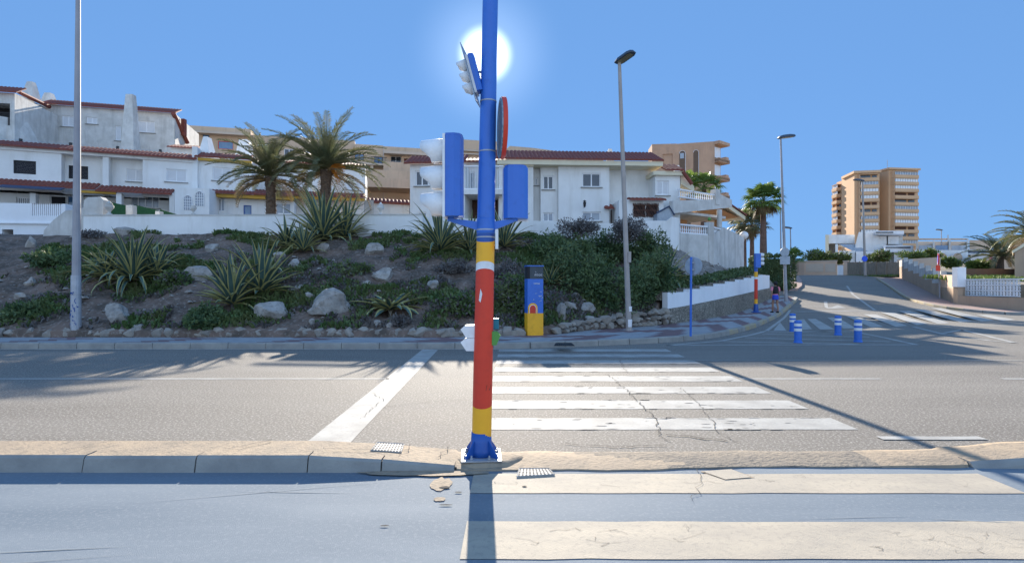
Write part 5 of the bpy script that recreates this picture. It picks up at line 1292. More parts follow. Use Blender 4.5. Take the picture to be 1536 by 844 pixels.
AG = [ # x, y base, width px, height px, n, label, opts
 (200,424,118,84,46,'widest agave cluster on the left slope with drooping yellow edged leaves', dict(droop=1.1, dry=22)),
 (160,418,85,52,26,'low sprawling agave at the left side of the widest cluster', dict(droop=1.0, dry=10)),
 (236,415,70,60,24,'agave at the right side of the widest cluster, leaves arching right', dict(droop=1.1, dry=10)),
 (349,458,86,80,34,'front left one of the twin agaves above the stone edging', dict(droop=.4, wd=.085)),
 (392,440,92,88,34,'rear right one of the twin agaves above the stone edging', dict(droop=.4, wd=.085)),
 (430,372,70,48,34,'small dense agave left of the tallest agave below the garden wall', dict(droop=.4, wd=.06)),
 (455,378,60,48,30,'pale agave leaning against the foot of the tallest agave', dict(droop=.6, wd=.06)),
 (484,361,98,84,46,'tallest agave with broad yellow striped leaves standing over the garden wall', dict(droop=.5, wd=.1)),
 (518,358,74,70,30,'agave growing at the right side of the tallest one against the wall', dict(droop=.6)),
 (585,466,92,44,20,'flat spreading agave low on the slope with few broad leaves', dict(droop=1.0, wd=.1, dry=14, spread=.55)),
 (660,378,100,78,52,'dense round agave just left of the painted pole below the villa', dict(droop=.5, wd=.06)),
 (704,378,70,60,34,'agave half hidden behind the painted pole', dict(droop=.5, wd=.06)),
 (756,372,80,66,34,'agave just right of the painted pole below the villa', dict(droop=.5, wd=.06)),
 (825,428,50,40,22,'pale slim agave right of the blue cabinet', dict(droop=.4, wd=.045)),
 (997,424,84,60,26,'pale agave at the right end of the bushes above the white wall', dict(droop=.9, wd=.075)),
 (806,350,20,26,16,'tiny agave at the top of the slope against the villa wall', dict(droop=.5, wd=.06)),
]
for i, (x, y, wp, hp, n, lab, op) in enumerate(AG):
    p = GH(x, y); s = p.y/800
    agave((p.x, p.y, p.z+.02), wp*s*.66, hp*s*1.02, int(n*1.45), 100+i, lab, **op)

# bushes on the slope (x, y base, w, h)
BU = [
 (930,470,120,90,'big dark green bush around the beige lamp post', 'leafdark', 1500),
 (870,440,110,80,'dark green bush left of the beige lamp post above the boulders', 'leafdark', 1500),
 (975,455,84,80,'dark green bush right of the beige lamp post, nearest the white wall', 'leafdark', 1300),
 (840,400,100,52,'mid green bush up the slope above the cabinet', 'leafdark', 1100),
 (905,392,120,56,'tall dark bush behind the lamp post below the villa wall', 'leafdark', 1300),
 (965,400,90,60,'dark bush below the grille window of the villa', 'leafdark', 1200),
 (870,352,90,26,'purple grey twiggy shrub under the middle villa windows', 'leafgrey', 700),
 (945,360,90,36,'purple grey twiggy shrub under the villa grille window', 'leafgrey', 900),
 (815,354,60,24,'purple grey twiggy shrub right of the painted pole under the wall', 'leafgrey', 450),
 (300,492,70,32,'low dark green shrub at the slope foot left of the twin agaves', 'leafdark', 700),
 (262,430,50,24,'low green shrub right of the widest agave cluster', 'leafgreen', 380),
 (70,398,80,24,'dark green mat shrub on the far left slope', 'leafdark', 500),
 (30,480,80,26,'dark scrub at the foot of the slope at far left', 'leafdark', 500),
 (525,410,60,20,'low green shrub in the middle of the slope', 'leafgreen', 350),
 (600,490,40,20,'blue grey low shrub under the flat agave', 'leafgrey', 260),
 (690,470,80,40,'low green grey shrub left behind the painted pole', 'leafgreen', 600),
 (770,470,60,60,'green creeping shrub between the painted pole and the cabinet', 'leafgreen', 700),
 (760,420,60,30,'grey green shrub right of the pole half way up', 'leafgrey', 400),
 (680,415,70,30,'grey green shrub left of the pole half way up', 'leafgrey', 400),
 (132,356,44,12,'dry grey twigs at the foot of the gateway wall', 'leafgrey', 200),
]
for i, (x, y, wp, hp, lab, m, n) in enumerate(BU):
    p = GH(x, y); s = p.y/800; rx = wp*s*.5
    bush('shrub', (p.x, p.y+rx*.3, p.z-.05), rx, min(rx, 1.6), hp*s*1.0, int(n*4.2), .062 if m != 'leafgrey' else .045, [M[m], M['leafgreen'] if m == 'leafdark' else M['leafgrey']], lab, 'shrub', 300+i, 'shrubs on the rocky slope', lobes=14, elong=2.2 if m != 'leafgrey' else 2.6, mi=(0,0,0,1), ground=lambda a, b: zh(a, b, False))
# ground cover: grass and creeping weeds over the slope, uncountable
random.seed(41); mb = MB()
cnt = 0
while cnt < 21000:
    X = random.uniform(-19, 8.5); Y = YB(X)+.15+random.random()*9.3
    f = noise.noise(Vector((X*.45+5, Y*.5, 2)))+.5*noise.noise(Vector((X*1.5, Y*1.5, 4)))
    if f < -.1+.32*sm(19, 23, Y) - .35*sm(-3, 1, X): continue
    cnt += 1; z = zh(X, Y); k = 0 if f > .12 or random.random() < .3 else 1
    for _ in range(3):
        a = random.uniform(0, 6.28); h = random.uniform(.04, .15)*(1+f); w_ = random.uniform(.012, .035); dx, dy = math.cos(a), math.sin(a)
        mb.add([(X-dy*w_, Y+dx*w_, z-.01), (X+dy*w_, Y-dx*w_, z-.01), (X+dx*h*.7+dy*w_, Y+dy*h*.7-dx*w_, z+h), (X+dx*h*.7-dy*w_, Y+dy*h*.7+dx*w_, z+h)], [(0,1,2,3)], k)
o = mb.build('ground_cover', [M['leafgreen'], M['leafgrey']]); tag(o, 'patchy green and grey creeping weeds covering the hillside', 'ground cover', kind='stuff')

# palms
def frond(mb, base, az, el, ln, rr, nl=26, dr=1.5, lw=.028, ll=.42, mi=0, vee=.5):
    hor = Vector((math.cos(az), math.sin(az), 0)); side = Vector((-hor.y, hor.x, 0)); p = Vector(base); e = el; seg = 12; pts = []; fr = []
    for k in range(seg+1):
        pts.append(p.copy()); d = hor*math.cos(e)+Vector((0,0,1))*math.sin(e); up = -hor*math.sin(e)+Vector((0,0,1))*math.cos(e); fr.append((d, up)); p = p+d*ln/seg; e -= dr/seg*(.4+1.2*k/seg)
    mb.tube(pts, [lerp(.035, .006, k/seg) for k in range(seg+1)], 4, mi)
    for i in range(nl):
        t = .12+.88*i/nl; k = min(seg-1, int(t*seg)); u = t*seg-k; q = pts[k].lerp(pts[k+1], u); d, up = fr[k]
        l = ll*math.sin(PI*(.18+.75*t))**.7*rr.uniform(.8, 1.1)
        for sgn in (-1, 1):
            dd = (side*sgn*.8+d*.75+up*vee*rr.uniform(.3, 1)).normalized(); tip = q+dd*l-Vector((0,0,.12*l)); mid = q+dd*l*.5; n = d*lw
            mb.add([q-n*.6, q+n*.6, mid+n, tip, mid-n], [(0,1,2,3,4)], mi)
def date_palm(c, H, lean, R_, nf, seed, label, fruit=False, tr=.26):
    rr = random.Random(seed); root = thing('palm_tree', label, 'palm tree', c, 'date palms on the garden plateau'); c = Vector(c)
    top = c+Vector((lean, 0, H)); pts = []; rad = []
    for k in range(25):
        t = k/24; pts.append(c+Vector((lean*t*t, 0, H*t))); rad.append(tr*(1.15-.3*t+.35*sm(.75, 1, t))*(1.06 if k % 2 else .95))
    mb = MB(); mb.tube(pts, rad, 12); 
    for k in range(70):
        t = rr.uniform(.25, 1); a = rr.uniform(0, 6.28); q = c+Vector((lean*t*t, 0, H*t)); r = tr*(1.1-.3*t+.35*sm(.75, 1, t)); d = Vector((math.cos(a), math.sin(a), 0)); s_ = Vector((-d.y, d.x, 0))*.07
        mb.add([q+d*r*.8-s_, q+d*r*.8+s_, q+d*(r+.09)+s_*.6+Vector((0,0,.16)), q+d*(r+.09)-s_*.6+Vector((0,0,.16))], [(0,1,2,3)])
    mb.build('trunk', M['bark'], root)
    mb = MB(); ga = 2.39996
    for i in range(nf):
        t = i/nf; el = lerp(1.42, .05, t**.8)+rr.uniform(-.1, .1); frond(mb, top+Vector((0,0,.1)), i*ga+rr.uniform(-.3,.3), el, R_*rr.uniform(.85, 1.1), rr, dr=rr.uniform(.9, 1.5), nl=38, ll=.46)
    mb.build('crown', [M['frond']], root)
    mb = MB()
    for i in range(14): frond(mb, top-Vector((0,0,.15)), rr.uniform(0, 6.28), rr.uniform(-.35, .15), R_*rr.uniform(.65, 1.0), rr, dr=rr.uniform(.9, 1.6), nl=24, ll=.4)
    mb.build('dry_fronds', M['frondold'], root)
    if fruit:
        for k, a in enumerate((-.5, .1, -.9)):
            mb = MB(); b = top+Vector((.25, -.3, .05))
            for j in range(26): 
                q = b+Vector((.35+rr.uniform(0, .55), rr.uniform(-.3, .1), rr.uniform(-.25, .2)-(.55 if k == 2 else 0))); mb.tube([b, (b+q)*.5+Vector((0,0,.12)), q], .014, 3)
            mb.build('fruit_cluster', M['fruit'], root)
    return root
p = P(407, 324, 29); date_palm((p.x, p.y, 4.2), hz(266, 29)-4.2, -.05, 3.1, 44, 7, 'left date palm with a slim trunk in front of the ochre beam house')
p = P(487, 322, 29); date_palm((p.x, p.y, 4.2), hz(256, 29)-4.2, .1, 3.5, 58, 9, 'right and larger date palm with an orange date cluster', True, .28)
def fan_palm(c, H, R_, nf, seed, label, tr=.2, lean=0, group='fan palms along the street', dark=False, skirt=True):
    rr = random.Random(seed); root = thing('fan_palm', label, 'palm tree', c, group); c = Vector(c); top = c+Vector((lean, 0, H))
    if H > .3:
        mb = MB(); mb.tube([c+Vector((lean*(k/10)**2, 0, H*k/10)) for k in range(11)], [tr*(1.2-.5*k/10) for k in range(11)], 10); mb.build('trunk', M['barkred'], root)
    def fan(mb, az, el, pl, fr, mi=0):
        hor = Vector((math.cos(az), math.sin(az), 0)); d = hor*math.cos(el)+Vector((0,0,1))*math.sin(el); side = Vector((-hor.y, hor.x, 0)); up = side.cross(d)
        b = top+d*pl; mb.tube([top, b], .015, 3, mi)
        ns = 15
        for i in range(ns):
            a = lerp(-1.5, 1.5, i/(ns-1)); dd = (d*math.cos(a)+side*math.sin(a)+up*.12).normalized(); l = fr*(1-.25*abs(a)/1.5)*rr.uniform(.85, 1.1); pr = (d*math.sin(a)-side*math.cos(a))*.035*fr*1.6
            mid = b+dd*l*.6; tip = b+dd*l-Vector((0,0,.3*l)); mb.add([b, mid+pr, tip, mid-pr], [(0,1,2,3)], mi)
    mb = MB()
    for i in range(nf):
        t = i/nf; fan(mb, i*2.4, lerp(1.4, -.35, t)+rr.uniform(-.15,.15), R_*.5*rr.uniform(.8, 1.1), R_*.55)
    mb.build('crown', M['frond' if dark else 'fan'], root)
    if skirt:
        mb = MB()
        for i in range(int(nf*.35)): fan(mb, rr.uniform(0, 6.28), rr.uniform(-1.2, -.4), R_*.35, R_*.45)
        mb.build('dry_fronds', M['frondold'], root)
    return root
p = P(1145, 400, 43); fan_palm((p.x, p.y, 2.0), hz(302, 43)-2.0, 1.9, 46, 11, 'tall fan palm with a bright green crown left of the tall street lamp', .27)
p = P(1128, 400, 46); fan_palm((p.x, p.y, 2.0), hz(338, 46)-2.0, 1.7, 30, 12, 'dark fan palm in the middle of the three street palms', .2, dark=True)
p = P(1117, 400, 49); fan_palm((p.x, p.y, 2.0), hz(334, 49)-2.0, 1.9, 34, 13, 'dark fan palm nearest the villa terrace globe lamp', .17, dark=True)
p = P(1056, 300, 42); fan_palm((p.x, p.y, 5.4), hz(283, 42)-5.4, 1.7, 34, 14, 'bright green fan palm crown above the terrace balustrade', .25, skirt=False)
p = P(1032, 300, 44); fan_palm((p.x, p.y, 5.4), hz(275, 44)-5.4, 1.3, 20, 15, 'small yellow green fan palm between villa roof and brick block', .2, skirt=False)
p = P(1190, 400, 60); fan_palm((p.x, p.y, 3.0), hz(388, 60)-3.0, 1.6, 26, 16, 'short bright fan palm above the tan wall behind the tall street lamp', .2, skirt=False)
# hedge blocks at the corner and creeping hedge over the planter wall
p = P(1143, 440, 42)
mb = MB(); hx0, hx1 = p.x-.6, p.x+2.1
def boxfn(x0, x1, y0, y1, z0, z1):
    def fn(q):
        f = q.random(); v = Vector((q.uniform(x0, x1), q.uniform(y0, y1), q.uniform(z0, z1))); n = Vector((0,-1,0))
        if f < .5: v.y = y0+q.uniform(-.05, .1)
        elif f < .7: v.z = z1+q.uniform(-.1, .1); n = Vector((0,0,1))
        elif f < .85: v.x = x0+q.uniform(-.05,.1); n = Vector((-1,0,0))
        else: v.x = x1+q.uniform(-.1,.05); n = Vector((1,0,0))
        return v+Vector((0,0,.12*noise.noise(v))), n, 1
    return fn
hr = thing('hedge', 'square clipped dark hedge under the tall fan palm', 'hedge', (p.x, 42, 1.5))
leafcloud(mb, 2600, boxfn(hx0, hx1+.3, 41.5, 43, 1.3, hz(384, 42)), .12, 5, 1.5); mb.build('foliage', M['leafdark'], hr)
mb = MB(); mb.box(hx0+.2, hx1, 41.8, 42.8, .9, hz(388, 42)); mb.build('inner_twigs', M['leafdark'], hr)
p = P(1171, 420, 40); bush('shrub', (p.x, 40, 1.2), .75, .8, 1.1, 900, .1, [M['leafdark']], 'round dark shrub at the end of the white stepped wall by the lamp', 'shrub', 71)
hc = thing('hedge', 'dark green creeping hedge along the top of the white stepped wall', 'hedge', (8, 23, 1.3))
mb = MB()
def cfn(q):
    t = q.random(); i = int(t*25.99); a = Vector(pr[i]); b = Vector(pr[i+1]); d = (b-a).normalized(); nn = Vector((-d.y, d.x)); u = q.uniform(.62, 2.0)
    p = a.lerp(b, q.random())+nn*u; zt = lerp(1.3, 2.35, t)+.28*math.sin(u*1.6)+.2*noise.noise(Vector((p.x, p.y, 0)))+.1
    return Vector((p.x, p.y, zt-abs(q.gauss(0, .22)))), Vector((0,-.5,.6)), 1
leafcloud(mb, 7500, cfn, .09, 6, 1.6, (0,0,0,1)); mb.build('foliage', [M['leafdark'], M['leafgreen']], hc)
mb = MB()
for i in range(0, 26, 3): q = pr[i]; mb.tube([(q[0]-.6, q[1]+.8, 1.0+i*.03), (q[0]-.65, q[1]+.75, 1.5+i*.035)], .03, 5)
mb.build('stem', M['bark'], hc)
# spreading conifers and shrubs beyond the street
def conifer(x, y, D, wpx, hpx, seed, label, m='leafolive', group='spreading shrubs beyond the street crest'):
    p = P(x, y, D); s = D/800; return bush('spreading_conifer', p, wpx*s*.5, wpx*s*.3, hpx*s*.9, 1900, .13, [M[m], M['leafyellow']], label, 'shrub', seed, group, lobes=9, elong=2.8)
conifer(1233, 394, 64, 52, 20, 81, 'wide olive green conifer above the tan panelled wall'); conifer(1262, 395, 63, 34, 16, 82, 'olive green conifer right of the widest one above the wooden gate')
conifer(1316, 392, 61, 40, 20, 83, 'brownish olive conifer above the wooden fence'); conifer(1372, 388, 66, 62, 14, 84, 'flat green conifer above the pink stepped wall', 'leafdark')
conifer(1398, 387, 66, 28, 14, 85, 'green conifer tuft at the right end of the pink wall', 'leafgreen'); conifer(1424, 399, 52, 30, 12, 86, 'dark low conifer right of the round-topped sign pole', 'leafdark')
conifer(1470, 404, 44, 60, 12, 87, 'yellow green low shrub behind the lattice garden wall', 'leafyellow')
p = P(1500, 404, 42)
def small_date(x, y, D, H, R_, nf, seed, label):
    rr = random.Random(seed); c = P(x, y, D); root = thing('palm_tree', label, 'palm tree', c, 'date palms in the right-hand gardens'); top = c+Vector((0,0,H))
    mb = MB(); mb.tube([c-Vector((0,0,.4)), c+Vector((0,0,H*.5)), top], [.28,.24,.26], 10); mb.build('trunk', M['bark'], root); mb = MB()
    for i in range(nf): frond(mb, top, i*2.4, lerp(1.35, .05, i/nf), R_*rr.uniform(.85, 1.1), rr, dr=rr.uniform(1.0, 1.7), nl=30, ll=.42, lw=.035)
    mb.build('crown', M['frond'], root)
    mb = MB()
    for i in range(8): frond(mb, top, rr.uniform(0,6.28), rr.uniform(-.3,.1), R_*.8, rr, dr=1.4, nl=20, ll=.35, lw=.03)
    mb.build('dry_fronds', M['frondold'], root)
small_date(1500, 404, 42, 1.0, 2.9, 34, 91, 'short date palm behind the lattice wall in the right-hand garden')
small_date(1556, 404, 36, 2.2, 2.9, 40, 92, 'date palm cut off by the right picture edge')
# garden grass strip behind the lattice wall
random.seed(45); mb = MB()
for _ in range(2600):
    X = random.uniform(27.5, 36); Y = random.uniform(32.3, 36); z = zg(Y)-.15; a = random.uniform(0, 6.28); h = random.uniform(.08, .3); dx, dy = math.cos(a)*.04, math.sin(a)*.04
    mb.add([(X-dx,Y-dy,z), (X+dx,Y+dy,z), (X+dx*1.5+.05,Y+dy,z+h), (X-dx*.5+.05,Y-dy,z+h)], [(0,1,2,3)])
tag(mb.build('garden_grass', M['leafyellow']), 'yellow green grass behind the white lattice garden wall', 'grass', kind='stuff')

random.seed(47); mb = MB()
for _ in range(5200):
    X = random.uniform(-19, 9); Y = YB(X)+.1+random.random()*9; z = zh(X, Y)+.012; a = random.uniform(0, 6.28); l = random.uniform(.03, .16); w_ = random.uniform(.004, .014); dx, dy = math.cos(a), math.sin(a)
    h = random.uniform(0, .05)
    mb.add([(X-dy*w_, Y+dx*w_, z), (X+dy*w_, Y-dx*w_, z), (X+dx*l+dy*w_, Y+dy*l-dx*w_, z+h), (X+dx*l-dy*w_, Y+dy*l+dx*w_, z+h)], [(0,1,2,3)])
tag(mb.build('plant_litter', M['agavedry']), 'dry straw and dead leaf litter scattered over the hillside soil', 'plant litter', kind='stuff')
# ------------------------------------------------------------------ street walls on the right and beyond the crest
def wallseg(a, b, z0a, z0b, z1a, z1b, th, mb):
    a = Vector(a[:2]); b = Vector(b[:2]); d = (b-a).normalized(); n = Vector((d.y, -d.x))
    v = [a, b, b-n*th, a-n*th]; mb.prism([(p.x, p.y) for p in v], [z0a, z0b, z0b, z0a], [z1a, z1b, z1b, z1a])
w0, w1, w2, w3, w4, w5 = [Vector(p) for p in WR[:6]]
sw = thing('street_wall', 'stepped wall with pale top band running uphill on the right of the side street', 'wall', (w2.x, w2.y, zs(w2.y)))
mb = MB(); m2 = MB(); m3 = MB(); stp = resample([tuple(w0), tuple(w1), tuple(w2)], 7)
for i in range(7):
    a, b = Vector(stp[i]), Vector(stp[i+1]); zm = zs((a.y+b.y)/2)+.13
    h = lerp(1.15, .85, i/6); wallseg(a, b, zs(a.y), zs(b.y), zm+h, zm+h, .25, mb)
    wallseg(a, b, zm+h, zm+h, zm+h+.62, zm+h+.62, .23, m2); 
    p = b; wallseg(p, p+(b-a).normalized()*.3, zm+h-.1, zm+h-.1, zm+h+.78, zm+h+.78, .3, m3)
mb.build('lower_wall', M['gardenwall'], sw); m2.build('stepped_top', M['dirtywhite'], sw); 
o = m3.build('stepped_cap', M['dirtywhite'], sw)
rw = thing('garden_wall', 'sand coloured garden wall with white breeze block lattice at the right street corner', 'wall', (w3.x, w3.y, zs(w3.y)))
mb = MB(); zt = .98
wallseg(w2, w3, zs(w2.y), zs(w3.y), 1.5, 1.4, .25, mb); wallseg(w3, w4, .1, .1, zt, zt-.02, .25, mb); wallseg(w4, w5, .1, .0, zt-.02, zt-.08, .25, mb); wallseg(w5, (62, 27.5), 0, 0, zt-.08, zt-.2, .25, mb)
mb.build('lower_wall', M['gardenwall'], rw)
m2 = MB(); wallseg(w2, w2.lerp(w3, .9), 1.5, 1.41, 2.3, 2.2, .2, m2); m2.build('upper_panel', M['salmon'], rw)
pc = P(1439, 400, w3.y+.1); mb = MB(); mb.box(pc.x-.2, pc.x+.24, pc.y-.12, pc.y+.2, 0.2, 1.5); mb.build('corner_pillar', M['gardenwall'], rw)
mb = MB(); mb.box(pc.x-.24, pc.x+.28, pc.y-.15, pc.y+.23, 1.5, 2.68); mb.build('pillar_cap', M['cleanwhite'], rw)
# lattice blocks: rings with a cross inside
mb = MB()
LF = Fac((pc.x+.3, pc.y-.05), (w5.x, w5.y+.05)); LF2 = Fac((w5.x, w5.y+.05), (58, 27.8))
def lattice(F, mb, z0, n0=None):
    s = .335; n = int(F.len/s)
    for i in range(n):
        for j in range(2 if F is LF2 else 3):
            u = i*s; z = z0+j*s*.93; t = .035; S = s*.93
            for k in range(4): 
                if k == 0: F.box(mb, u, u+t, z, z+S, -.08, .02)
                if k == 1: F.box(mb, u+t, u+s, z, z+t, -.08, .02)
            F.box(mb, u+s/2-.02, u+s/2+.02, z+t, z+S, -.07, .01); F.box(mb, u+t, u+s, z+S/2-.02, z+S/2+.02, -.069, .009)
            a, b = (u+t, z+t), (u+s, z+S)
            for (x0, y0, x1, y1) in ((u+.0, z+S*.35, u+s*.35, z), (u+s*.65, z, u+s, z+S*.35), (u+s, z+S*.65, u+s*.65, z+S), (u+s*.35, z+S, u, z+S*.65)):
                mb.tube([F.pt(x0, y0, -.03), F.pt(x1, y1, -.03)], .022, 4, cap=False)
    F.box(mb, 0, F.len, z0+(2 if F is LF2 else 3)*s*.93, z0+(2 if F is LF2 else 3)*s*.93+.06, -.12, .05)
lattice(LF, mb, zt); mb.build('lattice_blocks', M['cleanwhite'], rw)
# second low brown wall inside the garden
F = F2(1449, 36, 1524, 36.5); mb = MB(); F.wall(mb, 0, F.len, 1.9, F.hit(1480, 403)[1], [], .3); o = mb.build('garden_wall', M['brickdark'], origin=F.pt(0, 1.9)); tag(o, 'low dark brown wall inside the garden behind the grass and lattice', 'wall')
# walls at the crest of the street
def crest(x0, x1, yt, yb, D0, D1, m, name, label, cat='wall', th=.3, parts=None):
    F = F2(x0, D0, x1, D1); mb = MB(); z0 = F.hit((x0+x1)/2, yb)[1]; z1 = F.hit((x0+x1)/2, yt)[1]
    a0, a1 = F.hit(x0, yt+ (0 if x0 > 1300 else -1))[1], F.hit(x1, yt)[1]
    root = thing(name, label, cat, F.pt(0, z0-.5)); F.wall(mb, 0, F.len, z0-1.0, z1, [], th); mb.build('wall_face', M[m], root)
    c = MB(); F.box(c, -.05, F.len+.05, z1+.002, z1+.1, -th-.04, .05); c.build('coping', M['tanlight'], root)
    return F, root
F, r1 = crest(1182, 1206, 392.5, 410, 64, 62, 'salmon', 'street_wall', 'short salmon wall section at the far left of the street crest'); 
mb = MB(); F.box(mb, F.hit(1188, 400)[0], F.hit(1198, 400)[0], F.hit(1192, 408)[1], F.hit(1192, 396)[1], .005, .05); mb.build('gate_panel', M['gardenwall'], r1)
F, r2 = crest(1206, 1255, 392, 412, 62, 60, 'salmon', 'street_wall', 'long salmon wall with recessed panels at the crest of the side street')
mb = MB()
for a, b in ((1209, 1235), (1238, 1253)): F.box(mb, F.hit(a, 400)[0], F.hit(b, 400)[0], F.hit(a, 408)[1], F.hit(a, 396)[1], .005, .04)
mb.build('wall_panel', M['tanlight'], r2)
F, r3 = crest(1256, 1265, 398, 414, 60, 59.6, 'frame', 'garden_gate', 'small white double gate at the crest of the side street', 'gate', .08)
for i in (0, 1):
    mb = MB(); u0 = F.len*i/2+.04; F.box(mb, u0, u0+F.len/2-.08, F.hit(1260, 412)[1], F.hit(1260, 399)[1], .004, .05); lf = mb.build('gate_leaf', M['frame'], r3)
F, r4 = crest(1265, 1271, 392, 415, 59.6, 59.3, 'salmon', 'gate_pillar', 'salmon gate pillar between the white gate and the wooden fence', 'pillar', .5)
FW_ = F2(1271, 59.3, 1349, 53.5); rf = thing('wooden_fence', 'grey brown wooden plank fence at the end of the side street', 'fence', FW_.pt(0, 2.4))
random.seed(61); mb = MB(); n = int(FW_.len/.16)
for i in range(n):
    u = i*FW_.len/n; x = lerp(1271, 1349, i/n); FW_.box(mb, u+.008, u+FW_.len/n-.008, FW_.hit(x, 418)[1]-.3, FW_.hit(x, 393)[1]+random.uniform(-.05, .05), -.03, random.uniform(-.005, .01))
mb.build('plank_panel', M['fence'], rf)
for x in (1290, 1314, 1330):
    mb = MB(); u = FW_.hit(x, 400)[0]; FW_.box(mb, u-.06, u+.06, FW_.hit(x, 418)[1]-.3, FW_.hit(x, 392)[1], .02, .12); mb.build('post', M['fence'], rf)
random.seed(62); mb = MB()
for _ in range(500):
    u = random.uniform(0, FW_.len); p = FW_.pt(u, zs(55)+.05, random.uniform(.1, .5)); a = random.uniform(0, 3.1); h = random.uniform(.1, .3); dx, dy = math.cos(a)*.05, math.sin(a)*.05
    mb.add([(p.x-dx,p.y-dy,p.z), (p.x+dx,p.y+dy,p.z), (p.x+.1,p.y,p.z+h)], [(0,1,2)])
tag(mb.build('weed_grass', M['leafyellow']), 'dry green weeds along the foot of the wooden fence', 'grass', kind='stuff')
F = F2(1349, 51, 1349.5, 60)
# pale pink block wall above the stepped wall
F = F2(1346, 55, 1406, 50); mb = MB(); F.wall(mb, 0, F.len, 2.4, F.hit(1370, 388)[1], [], .3); o = mb.build('block_wall', M['tanlight'], origin=F.pt(0, 2.4)); tag(o, 'pale pink upper wall rising behind the stepped street wall', 'wall')

# ------------------------------------------------------------------ street furniture
def lean_tube(mb, c, dx, H, r0, r1, n=12, seg=8): mb.tube([Vector(c)+Vector((dx*k/seg, 0, H*k/seg)) for k in range(seg+1)], [lerp(r0, r1, k/seg) for k in range(seg+1)], n)
def lamp_head(mb, mg, c, yaw, s=1.0, tilt=.12):
    T = Matrix.Translation(c) @ Matrix.Rotation(yaw, 4, 'Z') @ Matrix.Rotation(-tilt, 4, 'Y')
    out = [(-.12,.05),(-.1,.13),(.05,.17),(.55,.17),(.68,.11),(.72,0),(.68,-.11),(.55,-.17),(.05,-.17),(-.1,-.13),(-.12,-.05)]
    out = [(x*s, y*s) for x, y in out][::-1]; n = len(out)
    z = [(-.05, 1), (-.02, 1.04), (.05, .9), (.09, .5)]; vs = []
    for zz, k in z: vs += [T @ Vector(((x-.3*s)*k+.3*s, y*k, zz*s)) for x, y in out]
    fs = [tuple(range(n))]+[(j*n+i, (j+1)*n+i, (j+1)*n+(i+1)%n, j*n+(i+1)%n) for j in range(3) for i in range(n)]+[tuple(range(3*n, 4*n))[::-1]]
    mb.add(vs, fs)
    g = [(.02,.12),(.5,.12),(.6,.06),(.6,-.06),(.5,-.12),(.02,-.12)][::-1]
    mg.add([T @ Vector((x*s, y*s, -.062*s)) for x, y in g]+[T @ Vector((x*s, y*s, -.045*s)) for x, y in g], [tuple(range(6)), (0,6,7,1),(1,7,8,2),(2,8,9,3),(3,9,10,4),(4,10,11,5),(5,11,6,0)])
def street_lamp(x, y, ytop, xt, D, r0, r1, m, label, yaw, s=1.0, dz=.15, bands=False, door=True, head=True):
    z = zs(D)+dz; c = Vector(((x-768)/800*D, D, z)); H = hz(ytop, D)-z; dx = (xt-x)/800*D
    root = thing('street_lamp', label, 'street lamp', c, 'street lamps'); mb = MB(); lean_tube(mb, c, dx, H, r0, r1); mb.lathe([(r0*1.5, 0), (r0*1.5, .02), (r0*1.05, .03)], c, 12); mb.build('pole', M[m], root, smooth=False)
    if door:
        mb = MB(); mb.box(c.x-r0*.5, c.x+r0*.5, c.y-r0-.012, c.y-r0*.5, z+2.2, z+2.55); mb.build('access_door', M['poletan'], root)
    if bands:
        mb = MB(); mb.lathe([(r0*1.02, .12), (r0*1.02, .36)], c, 12); b_ = mb.build('sticker', M['whitepaint'], root)
        mb = MB(); mb.box(c.x-.05, c.x+.06, c.y-r0-.008, c.y-r0*.7, z+.95, z+1.25) if False else mb.lathe([(r0*1.0, .62), (r0*1.0, .78)], c, 12); mb.build('sticker', M['whitepaint'], root)
    if head:
        mb = MB(); mg = MB(); lamp_head(mb, mg, c+Vector((dx, 0, H)), yaw, s); h = mb.build('lamp_head', M['lamphead'], root, smooth=False); mg.build('lamp_glass', M['lampglass'], h)
    return root
street_lamp(943.5, 494, 92, 929, 17.3, .095, .055, 'poletan', 'tall beige lamp post leaning left in front of the dark bushes', R(-60), .95, bands=True)
street_lamp(1179, 447, 206, 1171, 33, .105, .05, 'polegrey', 'tall grey street lamp at the pavement tip behind the walking person', R(0), 1.25, door=False)
street_lamp(1187, 415, 342, 1185.5, 62, .09, .05, 'polegrey', 'small distant street lamp just right of the tall lamp above the fan palm bush', R(180), 1.3, door=False)
street_lamp(1172, 400, 313, 1170.5, 52, .07, .05, 'polegrey', 'thin distant lamp post close to the left of the tall grey street lamp', R(180), 1.0, door=False)
street_lamp(1298, 415, 271, 1293.5, 55, .13, .075, 'poletan', 'lamp post in front of the tower carrying a round blue sign', R(180), 1.3, door=False)
street_lamp(1412.5, 380, 345, 1412, 90, .09, .06, 'polegrey', 'small distant street lamp above the terraced houses right of the tower', R(180), 1.3, dz=2.0, door=False)
rs = P(1297, 388, 54.7); mb = MB(); mb.lathe([(.28, -.02), (.3, 0), (.28, .02)], (0,0,0), 20, T=Matrix.Translation(rs) @ Matrix.Rotation(R(90), 4, 'X')); o = mb.build('road_sign', M['roundblue'], origin=rs); tag(o, 'small round blue sign on the lamp post below the tower', 'road sign')
